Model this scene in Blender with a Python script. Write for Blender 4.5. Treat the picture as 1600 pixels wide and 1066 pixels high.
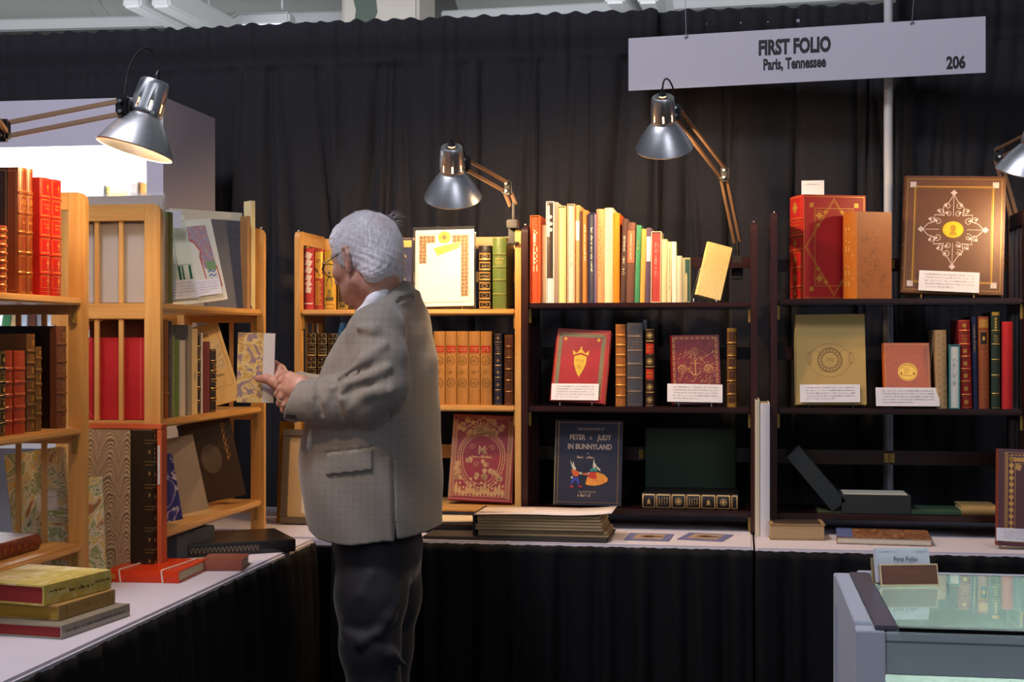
import bpy, bmesh, math, random
import numpy as np
from mathutils import Vector, Matrix, Euler
random.seed(7)
R = math.radians
for o in list(bpy.data.objects): bpy.data.objects.remove(o)
SC = bpy.context.scene
COL = SC.collection

# ------------------------------------------------------------------ camera
FP, TH, HC = 2222.0, R(9.15), 1.33            # focal length in px, yaw, eye height
cd = bpy.data.cameras.new('camera'); cam = bpy.data.objects.new('camera', cd); COL.objects.link(cam)
cd.sensor_width = 36.0; cd.lens = 36.0*FP/1600.0; cd.clip_start = .05; cd.clip_end = 200
cam.location = (0, 0, HC); cam.rotation_euler = (R(90), 0, TH)
SC.camera = cam
vs = SC.view_settings
vs.view_transform = 'Standard'; vs.look = 'None'; vs.gamma = 1; vs.use_curve_mapping = False; vs.exposure = 0.0

# ------------------------------------------------------------------ world + hall light + added duct uplight
W = bpy.data.worlds.new('hall_air'); SC.world = W; W.use_nodes = True
W.node_tree.nodes['Background'].inputs[0].default_value = (.62, .70, .86, 1)
W.node_tree.nodes['Background'].inputs[1].default_value = .10

def area(name, loc, target, sx, sy, power, col):
    l = bpy.data.lights.new(name, 'AREA'); l.shape = 'RECTANGLE'; l.size = sx; l.size_y = sy
    l.energy = power; l.color = col
    o = bpy.data.objects.new(name, l); COL.objects.link(o); o.location = loc
    o.rotation_euler = (Vector(target)-Vector(loc)).to_track_quat('-Z', 'Y').to_euler()
    return o
area('hall_area_light', (-1.9, 1.5, 4.9), (-1.0, 3.6, 1.0), .7, .7, 104, (.88, .88, 1.0))
area('hall_area_light', (-3.2, -1.0, 5.0), (-.8, 3.8, .9), 3.5, 3.5, 30, (.78, .87, 1.0))
area('hall_area_light', (2.2, -2.2, 3.6), (.3, 4.0, .8), 2.0, 2.0, 50, (.84, .88, 1.0))
area('hall_area_light', (0, 8.6, 2.2), (0, 15, 6.5), 16, 2.5, 560, (.95, .97, 1.0))  # uplight added behind the drapes, out of view, to brighten ducts and trusses

# ------------------------------------------------------------------ photo pixel -> point on a real plane of the room
CT, ST = math.cos(TH), math.sin(TH)
def ray(px, py):
    a = (px-800.)/FP; b = (533.-py)/FP
    return a*CT-ST, a*ST+CT, b
def onY(px, py, Y):
    r = ray(px, py); t = Y/r[1]; return Vector((t*r[0], Y, HC+t*r[2]))
def onX(px, py, X):
    r = ray(px, py); t = X/r[0]; return Vector((X, t*r[1], HC+t*r[2]))
def onZ(px, py, Z):
    r = ray(px, py); t = (Z-HC)/r[2]; return Vector((t*r[0], t*r[1], Z))
def atT(px, py, t):
    r = ray(px, py); return Vector((t*r[0], t*r[1], HC+t*r[2]))

# ------------------------------------------------------------------ materials
MC = {}
def newmat(name):
    m = bpy.data.materials.new(name); m.use_nodes = True
    nt = m.node_tree; b = nt.nodes['Principled BSDF']
    return m, nt, b
def N(nt, t, **k):
    n = nt.nodes.new(t)
    for a, v in k.items():
        if a.startswith('i_'): n.inputs[a[2:].replace('_', ' ')].default_value = v
        else: setattr(n, a, v)
    return n
def srgb(c):
    if isinstance(c, str):
        c = c.lstrip('#'); c = [int(c[i:i+2], 16)/255 for i in (0, 2, 4)]
    return tuple((x/12.92 if x <= .04045 else ((x+.055)/1.055)**2.4) for x in c)+(1,)
def ramp(nt, stops, interp='LINEAR'):
    n = nt.nodes.new('ShaderNodeValToRGB'); cr = n.color_ramp; cr.interpolation = interp
    while len(cr.elements) < len(stops): cr.elements.new(.5)
    for e, (p, c) in zip(cr.elements, stops): e.position = p; e.color = srgb(c)
    return n
def coords(nt, scale=(1, 1, 1), rot=(0, 0, 0), kind='Object'):
    tc = N(nt, 'ShaderNodeTexCoord'); mp = N(nt, 'ShaderNodeMapping')
    mp.inputs['Scale'].default_value = scale; mp.inputs['Rotation'].default_value = rot
    nt.links.new(tc.outputs[kind], mp.inputs[0]); return mp.outputs[0]
def bump(nt, b, h, st, dist=.001):
    n = N(nt, 'ShaderNodeBump'); n.inputs['Strength'].default_value = st; n.inputs['Distance'].default_value = dist
    nt.links.new(h, n.inputs['Height']); nt.links.new(n.outputs[0], b.inputs['Normal'])
def varied(key, col, rough=.6, metal=0., vary=.15, scale=60, bmp=.15, stretch=(1, 1, 1), spec=.5, coat=0, sheen=0):
    """plain colour with a little fine mottling"""
    if key in MC: return MC[key]
    m, nt, b = newmat(key); c = srgb(col)
    n = N(nt, 'ShaderNodeTexNoise'); n.inputs['Scale'].default_value = scale; n.inputs['Detail'].default_value = 4
    nt.links.new(coords(nt, stretch), n.inputs['Vector'])
    mx = N(nt, 'ShaderNodeMixRGB'); mx.blend_type = 'MIX'
    mx.inputs[1].default_value = tuple(x*(1-vary) for x in c[:3])+(1,)
    mx.inputs[2].default_value = tuple(min(1, x*(1+vary)) for x in c[:3])+(1,)
    nt.links.new(n.outputs['Fac'], mx.inputs[0]); nt.links.new(mx.outputs[0], b.inputs['Base Color'])
    b.inputs['Roughness'].default_value = rough; b.inputs['Metallic'].default_value = metal
    b.inputs['Specular IOR Level'].default_value = spec
    if coat: b.inputs['Coat Weight'].default_value = coat; b.inputs['Coat Roughness'].default_value = .12
    if sheen: b.inputs['Sheen Weight'].default_value = sheen; b.inputs['Sheen Roughness'].default_value = .4
    if bmp: bump(nt, b, n.outputs['Fac'], bmp)
    MC[key] = m; return m
def leather(col, rough=.42): return varied('leather_'+col, col, rough, vary=.18, scale=90, bmp=.25)
def cloth(col, rough=.75): return varied('cloth_'+col, col, rough, vary=.08, scale=400, bmp=.3)
def paper(col, rough=.7): return varied('paper_'+col, col, rough, vary=.04, scale=40, bmp=.03, spec=.3)
def gilt(col='d8a848', rough=.32): return varied('gilt_'+col, col, rough, metal=.5, vary=.2, scale=300, bmp=.1)
def ink(col, rough=.6): return varied('ink_'+col, col, rough, vary=.06, scale=80, bmp=0)
def pages(col='d9c8a0'):
    return varied('pages_'+col, col, .8, vary=.22, scale=1.0, stretch=(900, 6, 6), bmp=.2, spec=.2)
def wood(key, c1, c2, rough=.4, axis=2, coat=0.):
    if key in MC: return MC[key]
    m, nt, b = newmat(key)
    s = [26, 26, 26]; s[axis] = 1.6
    co = coords(nt, tuple(s))
    n = N(nt, 'ShaderNodeTexNoise'); n.inputs['Scale'].default_value = 1.2; n.inputs['Detail'].default_value = 6; n.inputs['Distortion'].default_value = 1.2
    nt.links.new(co, n.inputs['Vector'])
    r = ramp(nt, [(.3, c1), (.7, c2)]); nt.links.new(n.outputs['Fac'], r.inputs[0])
    nt.links.new(r.outputs[0], b.inputs['Base Color']); b.inputs['Roughness'].default_value = rough
    b.inputs['Coat Weight'].default_value = coat; b.inputs['Coat Roughness'].default_value = .2
    bump(nt, b, n.outputs['Fac'], .12); MC[key] = m; return m
def marbled(key, stops, scale=14, dist=3.0, stretch=(1, 1, 1), wave=True, rough=.5, detail=3):
    """marbled paper: a ramp run through distorted waves"""
    if key in MC: return MC[key]
    m, nt, b = newmat(key); co = coords(nt, stretch)
    if wave:
        n = N(nt, 'ShaderNodeTexWave'); n.inputs['Scale'].default_value = scale; n.inputs['Distortion'].default_value = dist*3
        n.inputs['Detail'].default_value = detail; n.inputs['Detail Scale'].default_value = 1.4; n.wave_type = 'RINGS'
    else:
        n = N(nt, 'ShaderNodeTexNoise'); n.inputs['Scale'].default_value = scale; n.inputs['Distortion'].default_value = dist
        n.inputs['Detail'].default_value = detail
    nt.links.new(co, n.inputs['Vector'])
    r = ramp(nt, stops); nt.links.new(n.outputs['Fac'], r.inputs[0])
    nt.links.new(r.outputs[0], b.inputs['Base Color']); b.inputs['Roughness'].default_value = rough
    MC[key] = m; return m
def combed(key, stops, s=30, amp=1.25):
    """combed (scalloped) marbling: stripes pushed up into rows of arches, in the YZ plane of a cover"""
    if key in MC: return MC[key]
    m, nt, b = newmat(key); co = coords(nt)
    sep = N(nt, 'ShaderNodeSeparateXYZ'); nt.links.new(co, sep.inputs[0])
    def M_(op, a, bb=None):
        n = N(nt, 'ShaderNodeMath'); n.operation = op
        for i, v in enumerate((a, bb)):
            if v is None: continue
            if isinstance(v, (int, float)): n.inputs[i].default_value = v
            else: nt.links.new(v, n.inputs[i])
        return n.outputs[0]
    nz = N(nt, 'ShaderNodeTexNoise'); nz.inputs['Scale'].default_value = 16; nz.inputs['Detail'].default_value = 2
    nt.links.new(co, nz.inputs['Vector'])
    w = M_('MULTIPLY', M_('SUBTRACT', nz.outputs['Fac'], .5), .9)
    u = M_('ADD', M_('MULTIPLY', sep.outputs[1], s), M_('MULTIPLY', w, .9))
    arch = M_('ABSOLUTE', M_('SINE', M_('MULTIPLY', u, 3.1416)))
    v = M_('ADD', M_('MULTIPLY', sep.outputs[2], -s*1.05), M_('ADD', M_('MULTIPLY', arch, amp), M_('MULTIPLY', w, .6)))
    fr = M_('FRACT', v)
    st = M_('FRACT', M_('MULTIPLY', fr, 3.6))
    mixf = M_('ADD', M_('MULTIPLY', st, .62), M_('MULTIPLY', fr, .38))
    r = ramp(nt, stops); nt.links.new(mixf, r.inputs[0]); nt.links.new(r.outputs[0], b.inputs['Base Color'])
    b.inputs['Roughness'].default_value = .5; MC[key] = m; return m
def glassmat(key, col=(1, 1, 1, 1), rough=0.0, alpha=None):
    if key in MC: return MC[key]
    m, nt, b = newmat(key); b.inputs['Base Color'].default_value = col; b.inputs['Roughness'].default_value = rough
    b.inputs['Transmission Weight'].default_value = 1; b.inputs['IOR'].default_value = 1.45
    MC[key] = m; return m
def film(key='clear_sleeve', a=.14, rough=.12):
    if key in MC: return MC[key]
    m, nt, b = newmat(key); b.inputs['Base Color'].default_value = (.9, .9, .92, 1); b.inputs['Roughness'].default_value = rough
    b.inputs['Alpha'].default_value = a; b.inputs['Specular IOR Level'].default_value = .9; MC[key] = m; return m
def emis(key, col, st):
    if key in MC: return MC[key]
    m, nt, b = newmat(key); b.inputs['Base Color'].default_value = srgb(col)
    b.inputs['Emission Color'].default_value = srgb(col); b.inputs['Emission Strength'].default_value = st; MC[key] = m; return m
def steel(key, col='c8c8cc', rough=.34):
    if key in MC: return MC[key]
    m, nt, b = newmat(key); b.inputs['Metallic'].default_value = 1
    n = N(nt, 'ShaderNodeTexNoise'); n.inputs['Scale'].default_value = 1; n.inputs['Detail'].default_value = 3
    nt.links.new(coords(nt, (40, 40, 1500)), n.inputs['Vector'])
    r = ramp(nt, [(.3, 'd0d0d2'), (.7, 'f2f2f4')] if col == 'c8c8cc' else [(.3, col), (.7, col)])
    nt.links.new(n.outputs['Fac'], r.inputs[0]); nt.links.new(r.outputs[0], b.inputs['Base Color'])
    b.inputs['Roughness'].default_value = rough; b.inputs['Anisotropic'].default_value = .5
    bump(nt, b, n.outputs['Fac'], .06, .0005); MC[key] = m; return m

PINE = wood('pine_upright', 'c98f4a', 'dfae68', .38, 2, .25); PINEH = wood('pine_along', 'c98f4a', 'dfae68', .38, 0, .25)
PINED = wood('pine_deep', 'c98f4a', 'dfae68', .38, 1, .25)
DARK = wood('dark_upright', '2a1211', '3c1c18', .3, 2, .4); DARKH = wood('dark_along', '26100f', '361916', .24, 0, .8)
BRASS = gilt('b08d4a', .35); STEEL = steel('brushed_steel'); BRONZE = varied('bronze_tube', 'a88468', .38, metal=.55, vary=.1)
BLACKP = varied('black_plastic', '17171a', .4); WHITEC = varied('white_card', 'ece8ec', .8, vary=.03, bmp=.02, spec=.2)
GREYINK = ink('a9a4ad')

# ------------------------------------------------------------------ object helpers
def link(o, parent=None):
    COL.objects.link(o)
    if parent is not None: o.parent = parent
    return o
def tag(o, label, cat, group=None, kind=None):
    if label: o['label'] = label
    if cat: o['category'] = cat
    if group: o['group'] = group
    if kind: o['kind'] = kind
    return o
def thing(name, label, cat, loc=(0, 0, 0), rot=None, group=None):
    o = bpy.data.objects.new(name, None); o.empty_display_size = .05; COL.objects.link(o)
    if rot is not None:
        o.matrix_world = Matrix.Translation(Vector(loc)) @ rot.to_4x4()
    else: o.location = loc
    return tag(o, label, cat, group)
def mesh_obj(name, vf, mat, parent=None, smooth=False):
    me = bpy.data.meshes.new(name); me.from_pydata([tuple(v) for v in vf[0]], [], vf[1])
    me.update()
    if smooth: me.polygons.foreach_set('use_smooth', [True]*len(me.polygons))
    o = bpy.data.objects.new(name, me); me.materials.append(mat); return link(o, parent)
class MB:
    """collects simple closed solids into ONE mesh"""
    def __init__(s): s.v = []; s.f = []
    def add(s, v, f):
        n = len(s.v); s.v += [tuple(x) for x in v]; s.f += [tuple(i+n for i in q) for q in f]; return s
    def box(s, x0, y0, z0, x1, y1, z1, b=0.0, M=None):
        x0, x1 = sorted((x0, x1)); y0, y1 = sorted((y0, y1)); z0, z1 = sorted((z0, z1))
        bm = bmesh.new(); bmesh.ops.create_cube(bm, size=1)
        for v in bm.verts: v.co = Vector(((x0+x1)/2+v.co.x*(x1-x0), (y0+y1)/2+v.co.y*(y1-y0), (z0+z1)/2+v.co.z*(z1-z0)))
        if b > 0: bmesh.ops.bevel(bm, geom=bm.edges[:], offset=min(b, .45*min(x1-x0, y1-y0, z1-z0)), segments=2, affect='EDGES')
        if M is not None: bmesh.ops.transform(bm, matrix=M, verts=bm.verts)
        bm.verts.index_update(); s.add([v.co.copy() for v in bm.verts], [[v.index for v in f.verts] for f in bm.faces]); bm.free(); return s
    def tube(s, pts, rad, n=10, caps=True):
        pts = [Vector(p) for p in pts]; rs = rad if isinstance(rad, (list, tuple)) else [rad]*len(pts)
        base = len(s.v); up = None
        for i, p in enumerate(pts):
            t = (pts[min(i+1, len(pts)-1)]-pts[max(i-1, 0)]).normalized()
            if up is None:
                up = Vector((0, 0, 1)) if abs(t.z) < .9 else Vector((1, 0, 0))
            a = (up - t*up.dot(t)).normalized(); b = t.cross(a); up = a
            for k in range(n):
                w = 2*math.pi*k/n; s.v.append(tuple(p+(a*math.cos(w)+b*math.sin(w))*rs[i]))
        for i in range(len(pts)-1):
            for k in range(n):
                q = (k+1) % n; s.f.append((base+i*n+k, base+i*n+q, base+(i+1)*n+q, base+(i+1)*n+k))
        if caps:
            s.f.append(tuple(base+k for k in range(n))[::-1]); m = base+(len(pts)-1)*n; s.f.append(tuple(m+k for k in range(n)))
        return s
    def bar(s, a, b, w, h, up=(0, 0, 1)):
        """square bar from a to b"""
        a, b = Vector(a), Vector(b); t = (b-a).normalized(); u = Vector(up); u = (u-t*u.dot(t)).normalized(); r = t.cross(u)
        M = Matrix((r, t, u)).transposed().to_4x4(); M.translation = (a+b)/2; L = (b-a).length
        return s.box(-w/2, -L/2, -h/2, w/2, L/2, h/2, min(w, h)*.12, M)
    def lathe(s, prof, n=32, skip=None, M=None, caps=(False, False)):
        base = len(s.v); M = M or Matrix()
        for r, z in prof:
            for k in range(n):
                w = 2*math.pi*k/n; s.v.append(tuple(M @ Vector((r*math.cos(w), r*math.sin(w), z))))
        for i in range(len(prof)-1):
            for k in range(n):
                if skip and skip(i, k): continue
                q = (k+1) % n; s.f.append((base+i*n+k, base+i*n+q, base+(i+1)*n+q, base+(i+1)*n+k))
        if caps[0]: s.f.append(tuple(base+k for k in range(n))[::-1])
        if caps[1]: m = base+(len(prof)-1)*n; s.f.append(tuple(m+k for k in range(n)))
        return s
    def prism(s, pts, z0, z1, M=None):
        """polygon in XY swept from z0 to z1"""
        M = M or Matrix(); n = len(pts); base = len(s.v)
        for z in (z0, z1):
            for x, y in pts: s.v.append(tuple(M @ Vector((x, y, z))))
        s.f.append(tuple(base+i for i in range(n))[::-1]); s.f.append(tuple(base+n+i for i in range(n)))
        for i in range(n): j = (i+1) % n; s.f.append((base+i, base+j, base+n+j, base+n+i))
        return s
    def build(s, name, mat, parent=None, smooth=False, label=None, autos=True):
        o = mesh_obj(name, (s.v, s.f), mat, parent, smooth)
        if label: o['label'] = label
        if smooth and autos:
            try: o.data.set_sharp_from_angle(angle=R(40))
            except Exception: pass
        return o
# ------------------------------------------------------------------ flat foil / ink drawings (gilt tooling, printing)
TXT = {}
def text_mesh(s_, bold=0.0, sp=1.0):
    k = (s_, bold, sp)
    if k in TXT: return TXT[k]
    cu = bpy.data.curves.new('t', 'FONT'); cu.body = s_; cu.size = 1; cu.offset = bold; cu.space_character = sp
    cu.align_x = 'CENTER'; cu.align_y = 'CENTER'; cu.resolution_u = 3
    o = bpy.data.objects.new('t', cu); COL.objects.link(o); bpy.context.view_layer.update()
    dg = bpy.context.evaluated_depsgraph_get(); me = o.evaluated_get(dg).to_mesh()
    v = [(p.co.x, p.co.y) for p in me.vertices]; f = [tuple(p.vertices) for p in me.polygons]
    o.evaluated_get(dg).to_mesh_clear(); bpy.data.objects.remove(o); bpy.data.curves.remove(cu)
    TXT[k] = (v, f); return TXT[k]
class Ink:
    def __init__(s): s.v = []; s.f = []
    def poly(s, pts):
        n = len(s.v); s.v += list(pts); s.f.append(tuple(range(n, n+len(pts)))); return s
    def line(s, pts, w, closed=False, seg=.008):
        P = []; L = list(pts)+([pts[0]] if closed else [])
        for a, b in zip(L[:-1], L[1:]):
            d = math.hypot(b[0]-a[0], b[1]-a[1]); k = max(1, int(d/seg))
            for i in range(k): P.append((a[0]+(b[0]-a[0])*i/k, a[1]+(b[1]-a[1])*i/k))
        P.append(L[-1]); n = len(P); base = len(s.v)
        for i in range(n):
            if closed: a, b = P[(i-1) % (n-1)], P[(i+1) % (n-1)] if i < n-1 else P[1]
            else: a, b = P[max(0, i-1)], P[min(n-1, i+1)]
            dx, dy = b[0]-a[0], b[1]-a[1]; d = math.hypot(dx, dy) or 1
            nx, ny = -dy/d*w/2, dx/d*w/2
            if closed or 0 < i < n-1:
                p, q = (P[i-1] if i > 0 else P[n-2]), P[i]
                ex, ey = q[0]-p[0], q[1]-p[1]; e = math.hypot(ex, ey) or 1
                c = max(.5, (dx*ex+dy*ey)/(d*e)); nx /= c; ny /= c
            s.v += [(P[i][0]+nx, P[i][1]+ny), (P[i][0]-nx, P[i][1]-ny)]
        for i in range(n-1): q = base+2*i; s.f.append((q, q+1, q+3, q+2))
        return s
    def arc(s, cx, cy, r, a0, a1, w, sy=1., n=14):
        return s.line([(cx+r*math.cos(a0+(a1-a0)*i/n), cy+r*sy*math.sin(a0+(a1-a0)*i/n)) for i in range(n+1)], w, seg=9)
    def circle(s, cx, cy, r, w, sy=1., n=24):
        base = len(s.v)
        for i in range(n):
            a = 2*math.pi*i/n
            for rr in (r-w/2, r+w/2): s.v.append((cx+rr*math.cos(a), cy+rr*sy*math.sin(a)))
        for i in range(n): j = (i+1) % n; s.f.append((base+2*i, base+2*i+1, base+2*j+1, base+2*j))
        return s
    def disc(s, cx, cy, r, sy=1., n=12, rot=0):
        return s.poly([(cx+r*math.cos(rot+2*math.pi*i/n), cy+r*sy*math.sin(rot+2*math.pi*i/n)) for i in range(n)])
    def rect(s, x0, y0, x1, y1, w):
        s.line([(x0, y0), (x1, y0)], w); s.line([(x1, y0), (x1, y1)], w); s.line([(x1, y1), (x0, y1)], w); return s.line([(x0, y1), (x0, y0)], w)
    def fill(s, x0, y0, x1, y1, nx=6):
        for i in range(nx):
            a, b = x0+(x1-x0)*i/nx, x0+(x1-x0)*(i+1)/nx; s.poly([(a, y0), (b, y0), (b, y1), (a, y1)])
        return s
    def leaf(s, cx, cy, ang, l, w):
        c, d = math.cos(ang), math.sin(ang)
        pts = [(0, 0), (.35*l, w/2), (.7*l, w*.38), (l, 0), (.7*l, -w*.38), (.35*l, -w/2)]
        return s.poly([(cx+x*c-y*d, cy+x*d+y*c) for x, y in pts])
    def fleuron(s, cx, cy, r, rot=0, k=4):
        for i in range(k): s.leaf(cx, cy, rot+2*math.pi*i/k, r, r*.55)
        for i in range(k): s.disc(cx+.62*r*math.cos(rot+math.pi*(2*i+1)/k), cy+.62*r*math.sin(rot+math.pi*(2*i+1)/k), r*.16, n=6)
        return s
    def spiral(s, cx, cy, r, a0, turns, w, n=16):
        return s.line([(cx+r*(1-i/n*.85)*math.cos(a0+turns*6.283*i/n), cy+r*(1-i/n*.85)*math.sin(a0+turns*6.283*i/n)) for i in range(n+1)], w, seg=9)
    def scroll(s, x, y, r, flip=1, w=.0008):
        s.spiral(x, y, r, 1.57, -1.2*flip, w); s.leaf(x, y+r, 1.57-flip*.9, r*1.1, r*.5); return s
    def text(s, t, cx, cy, size, rot=0., sx=1., bold=0., sp=1.):
        v, f = text_mesh(t, bold, sp); n = len(s.v); c, d = math.cos(rot), math.sin(rot)
        for x, y in v:
            x, y = x*size*sx, y*size; s.v.append((cx+x*c-y*d, cy+x*d+y*c))
        s.f += [tuple(i+n for i in q) for q in f]; return s
    def ticks(s, x0, x1, y, h, seed=0, w=None, rot=False):
        """a line of tiny unreadable lettering"""
        rg = random.Random(seed); x = x0
        while x < x1-h*.4:
            l = h*rg.uniform(.3, .6)
            if rg.random() < .16: x += l; continue
            hh = h*rg.choice((.6, .6, 1)); a, b = (x, y), (x+l*.75, y+hh)
            q = [(a[0], a[1]), (b[0], a[1]), (b[0], b[1]), (a[0], b[1])]
            if rng_style(rg): q = [(a[0], a[1]), (a[0]+l*.3, a[1]), (b[0], b[1]), (b[0]-l*.3, b[1])]
            if rot: q = [(yy, -xx) for xx, yy in q]
            s.poly(q); x += l
        return s
    def lines(s, x0, y0, x1, y1, n, h, seed=0):
        for i in range(n):
            y = y1-(y1-y0)*(i+.5)/n; s.fill(x0, y-h/2, x1-(x1-x0)*(.0 if i % 3 else .12)*((seed+i) % 2), y+h/2, 1)
        return s
    def build(s, name, mat, parent, fm, label=None):
        if not s.f: return None
        o = mesh_obj(name, ([fm(x, y) for x, y in s.v], s.f), mat, parent)
        if label: o['label'] = label
        return o
def rng_style(rg): return rg.random() < .35

# ------------------------------------------------------------------ books.  local frame: spine faces -Y, front cover +X, height Z, origin at bottom of spine middle
RZ = lambda a: Matrix.Rotation(a, 3, 'Z')
RX = lambda a: Matrix.Rotation(a, 3, 'X')
RY = lambda a: Matrix.Rotation(a, 3, 'Y')
class Book:
    def __init__(s, label, t, h, d, mat, loc, rot, name='book', cat='book', group=None, pg=None, rnd=.45, bands=(), bt=.0026, sq=.003, spine_mat=None, corner_mat=None):
        s.t, s.h, s.d, s.r = t, h, d, min(rnd*t/2, .0065); s.bands = [b*h for b in bands]; s.bw = .0022; s.bh = .0022
        s.root = thing(name, label, cat, loc, rot, group); hw = t/2
        xs = [-hw, -hw, -hw*.96, -hw*.8, -hw*.55, -hw*.28, 0, hw*.28, hw*.55, hw*.8, hw*.96, hw, hw]
        if spine_mat is not None: xs = xs
        zl = [0]
        for b in s.bands: zl += [b-s.bw*1.6, b-s.bw*.7, b+s.bw*.7, b+s.bw*1.6]
        zl.append(h); n = len(xs)
        def outer(i, z):
            x = xs[i]
            if i == 0 or i == n-1: return (x, d, z)
            y = s.ys(x)-s.bul(z)*(1 if 1 < i < n-2 else 0)
            return (x, y, z)
        def inner(i, z):
            x = xs[i]; q = max(-hw+bt, min(hw-bt, x))
            if i == 0 or i == n-1: return (q, d, z)
            return (q, s.ys(x)+bt*.9+.001, z)
        v = []; f = []; L = len(zl)
        for z in zl: v += [outer(i, z) for i in range(n)]+[inner(i, z) for i in range(n)]
        m = 2*n
        for k in range(L-1):
            a, b = k*m, (k+1)*m
            for i in range(n-1):
                f.append((a+i, a+i+1, b+i+1, b+i)); f.append((a+n+i+1, a+n+i, b+n+i, b+n+i+1))
            f.append((a+n, a, b, b+n)); f.append((a+n-1, a+2*n-1, b+2*n-1, b+n-1))
        for i in range(n-1):
            f.append((i+1, i, n+i, n+i+1)); a = (L-1)*m; f.append((a+i, a+i+1, a+n+i+1, a+n+i))
        s.cover = mesh_obj('cover', (v, f), mat, s.root, False)
        if spine_mat is not None:
            # quarter leather: a second material on the spine and a strip of each board
            s.cover.data.materials.append(spine_mat)
            for p in s.cover.data.polygons:
                if abs(p.normal.x) < .9: p.material_index = 1
        pb = MB().box(-hw+bt, s.ys(hw)*.4+bt+.002, sq, hw-bt, d-sq, h-sq)
        s.pages = pb.build('page_block', pg or pages(), s.root)
    def ys(s, x):
        u = min(1, abs(x)/(s.t/2)); return s.r*u*u
    def bul(s, z):
        for b in s.bands:
            q = abs(z-b)
            if q < s.bw*1.6: return s.bh*(1 if q <= s.bw*.72 else max(0, (s.bw*1.6-q)/(s.bw*.9)))
        return 0
    def sp(s, x, z): return (x, s.ys(x)-s.bul(z)-.0004, z)            # drawing on the spine
    def fc(s, y, z): return (s.t/2+.0004, y, z)                        # drawing on the front cover (y from spine)
    def strip(s, w, mat, name='leather_strip'):
        hw = s.t/2; MB().box(hw, s.r+.001, .0, hw+.0006, w, s.h).box(-hw-.0006, s.r+.001, 0, -hw, w, s.h).build(name, mat, s.root)
    def spine_panels(s, mat, fle=True, frame=True, seed=0, extra=1.):
        k = Ink(); zs = [0]+sorted(s.bands)+[s.h]; x = s.t*.44; sm = min(.0011, s.t*.05)
        for i, (a, b) in enumerate(zip(zs[:-1], zs[1:])):
            g = .0035; k.line([(-x, a+g), (x, a+g)], sm, seg=.003); k.line([(-x, b-g), (x, b-g)], sm, seg=.003)
            if frame and b-a > .012: k.line([(-x*.82, a+g*1.8), (-x*.82, b-g*1.8)], sm*.8); k.line([(x*.82, a+g*1.8), (x*.82, b-g*1.8)], sm*.8); k.line([(-x*.82, a+g*1.8), (x*.82, a+g*1.8)], sm*.8, seg=.003); k.line([(-x*.82, b-g*1.8), (x*.82, b-g*1.8)], sm*.8, seg=.003)
            n = len(zs)-1
            if i in (n-2,) and n > 3:
                for j in range(3): k.ticks(-x*.62, x*.7, a+(b-a)*(.62-.2*j), (b-a)*.11, seed+j)
            elif fle: k.fleuron(0, (a+b)/2, min(x*.55, (b-a)*.3), rot=.785 if seed % 2 else 0)
        k.build('gilt_tooling', mat, s.root, s.sp); return s
    def spine_label(s, z0, z1, mat, inkm=None, name='spine_label', n=2, seed=3):
        k = Ink().fill(-s.t*.42, z0, s.t*.42, z1, 8); lo = k.build(name, mat, s.root, s.sp)
        if inkm:
            q = Ink(); hh = (z1-z0)/(n+1)*.55
            for j in range(n): q.ticks(-s.t*.34, s.t*.38, z1-(z1-z0)*(j+1)/(n+1)-hh/2, hh, seed+j)
            q.build('lettering', inkm, lo, lambda x, z: (x, s.ys(x)-s.bul(z)-.0008, z))
    def spine_words(s, z0, z1, mat, seed=1, frac=.45, word=None):
        """lettering running down the spine"""
        k = Ink(); hh = s.t*frac
        if word: k.text(word, 0, (z0+z1)/2, hh*1.2, rot=-math.pi/2, sx=(z1-z0)/max(.001, len(word)*hh*1.2*.62))
        else: k.ticks(-z1, -z0, -hh*.4, hh, seed, rot=True)
        k.build('lettering', mat, s.root, s.sp)
SPY = lambda e: RZ(0)                                        # spine to the back wall viewer
def spine_at(px0, px1, ytop, Yf, z, d, label, mat, depth_rot=0, lean=0, **k):
    """a book standing on a shelf of the back cases, spine towards -Y"""
    ym = 533-(z-HC)*FP/Yf
    a, b = onY(px0, ym, Yf), onY(px1, ym, Yf); t = onY((px0+px1)/2, ytop, Yf)
    return Book(label, (b.x-a.x)*.985, max(.02, t.z-z), d, mat, ((a.x+b.x)/2, Yf, z+.0005), RZ(depth_rot) @ RY(lean), **k)
def spine_atX(px0, px1, ytop, Xf, z, d, label, mat, lean=0, **k):
    """a book standing on a shelf of the left cases, spine towards +X"""
    a, b = onX(px0, 533, Xf), onX(px1, 533, Xf); t = onX((px0+px1)/2, ytop, Xf)
    return Book(label, (b.y-a.y)*.985, max(.02, t.z-z), d, mat, (Xf, (a.y+b.y)/2, z+.0005), RX(-lean) @ RZ(R(90)), **k)
def facing(w, h, t, label, mat, base, yaw=0, lean=R(12), roll=0, **k):
    """front cover towards the viewer; base = bottom middle of the front cover; yaw turns it (0 = faces -Y)"""
    Rm = RZ(yaw) @ RX(-lean) @ RY(roll)
    off = Rm @ Vector((-w/2, t/2, 0)); base = Vector(base)+Vector((0, 0, t*math.sin(lean)+abs(math.sin(roll))*w/2+.002))
    return Book(label, t, h, w, mat, base+off, Rm @ RZ(R(-90)), **k)
def face_px(x0, x1, y0, y1, Yf, z, t, label, mat, yaw=0, lean=R(12), roll=0, **k):
    c = onY((x0+x1)/2, y1, Yf); w = (onY(x1, y1, Yf).x-onY(x0, y1, Yf).x)/max(.5, math.cos(yaw)); h = (y1-y0)*Yf/FP/math.cos(lean)*1.01
    return facing(w, h, t, label, mat, (c.x, Yf, z), yaw, lean, roll, **k)
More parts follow.
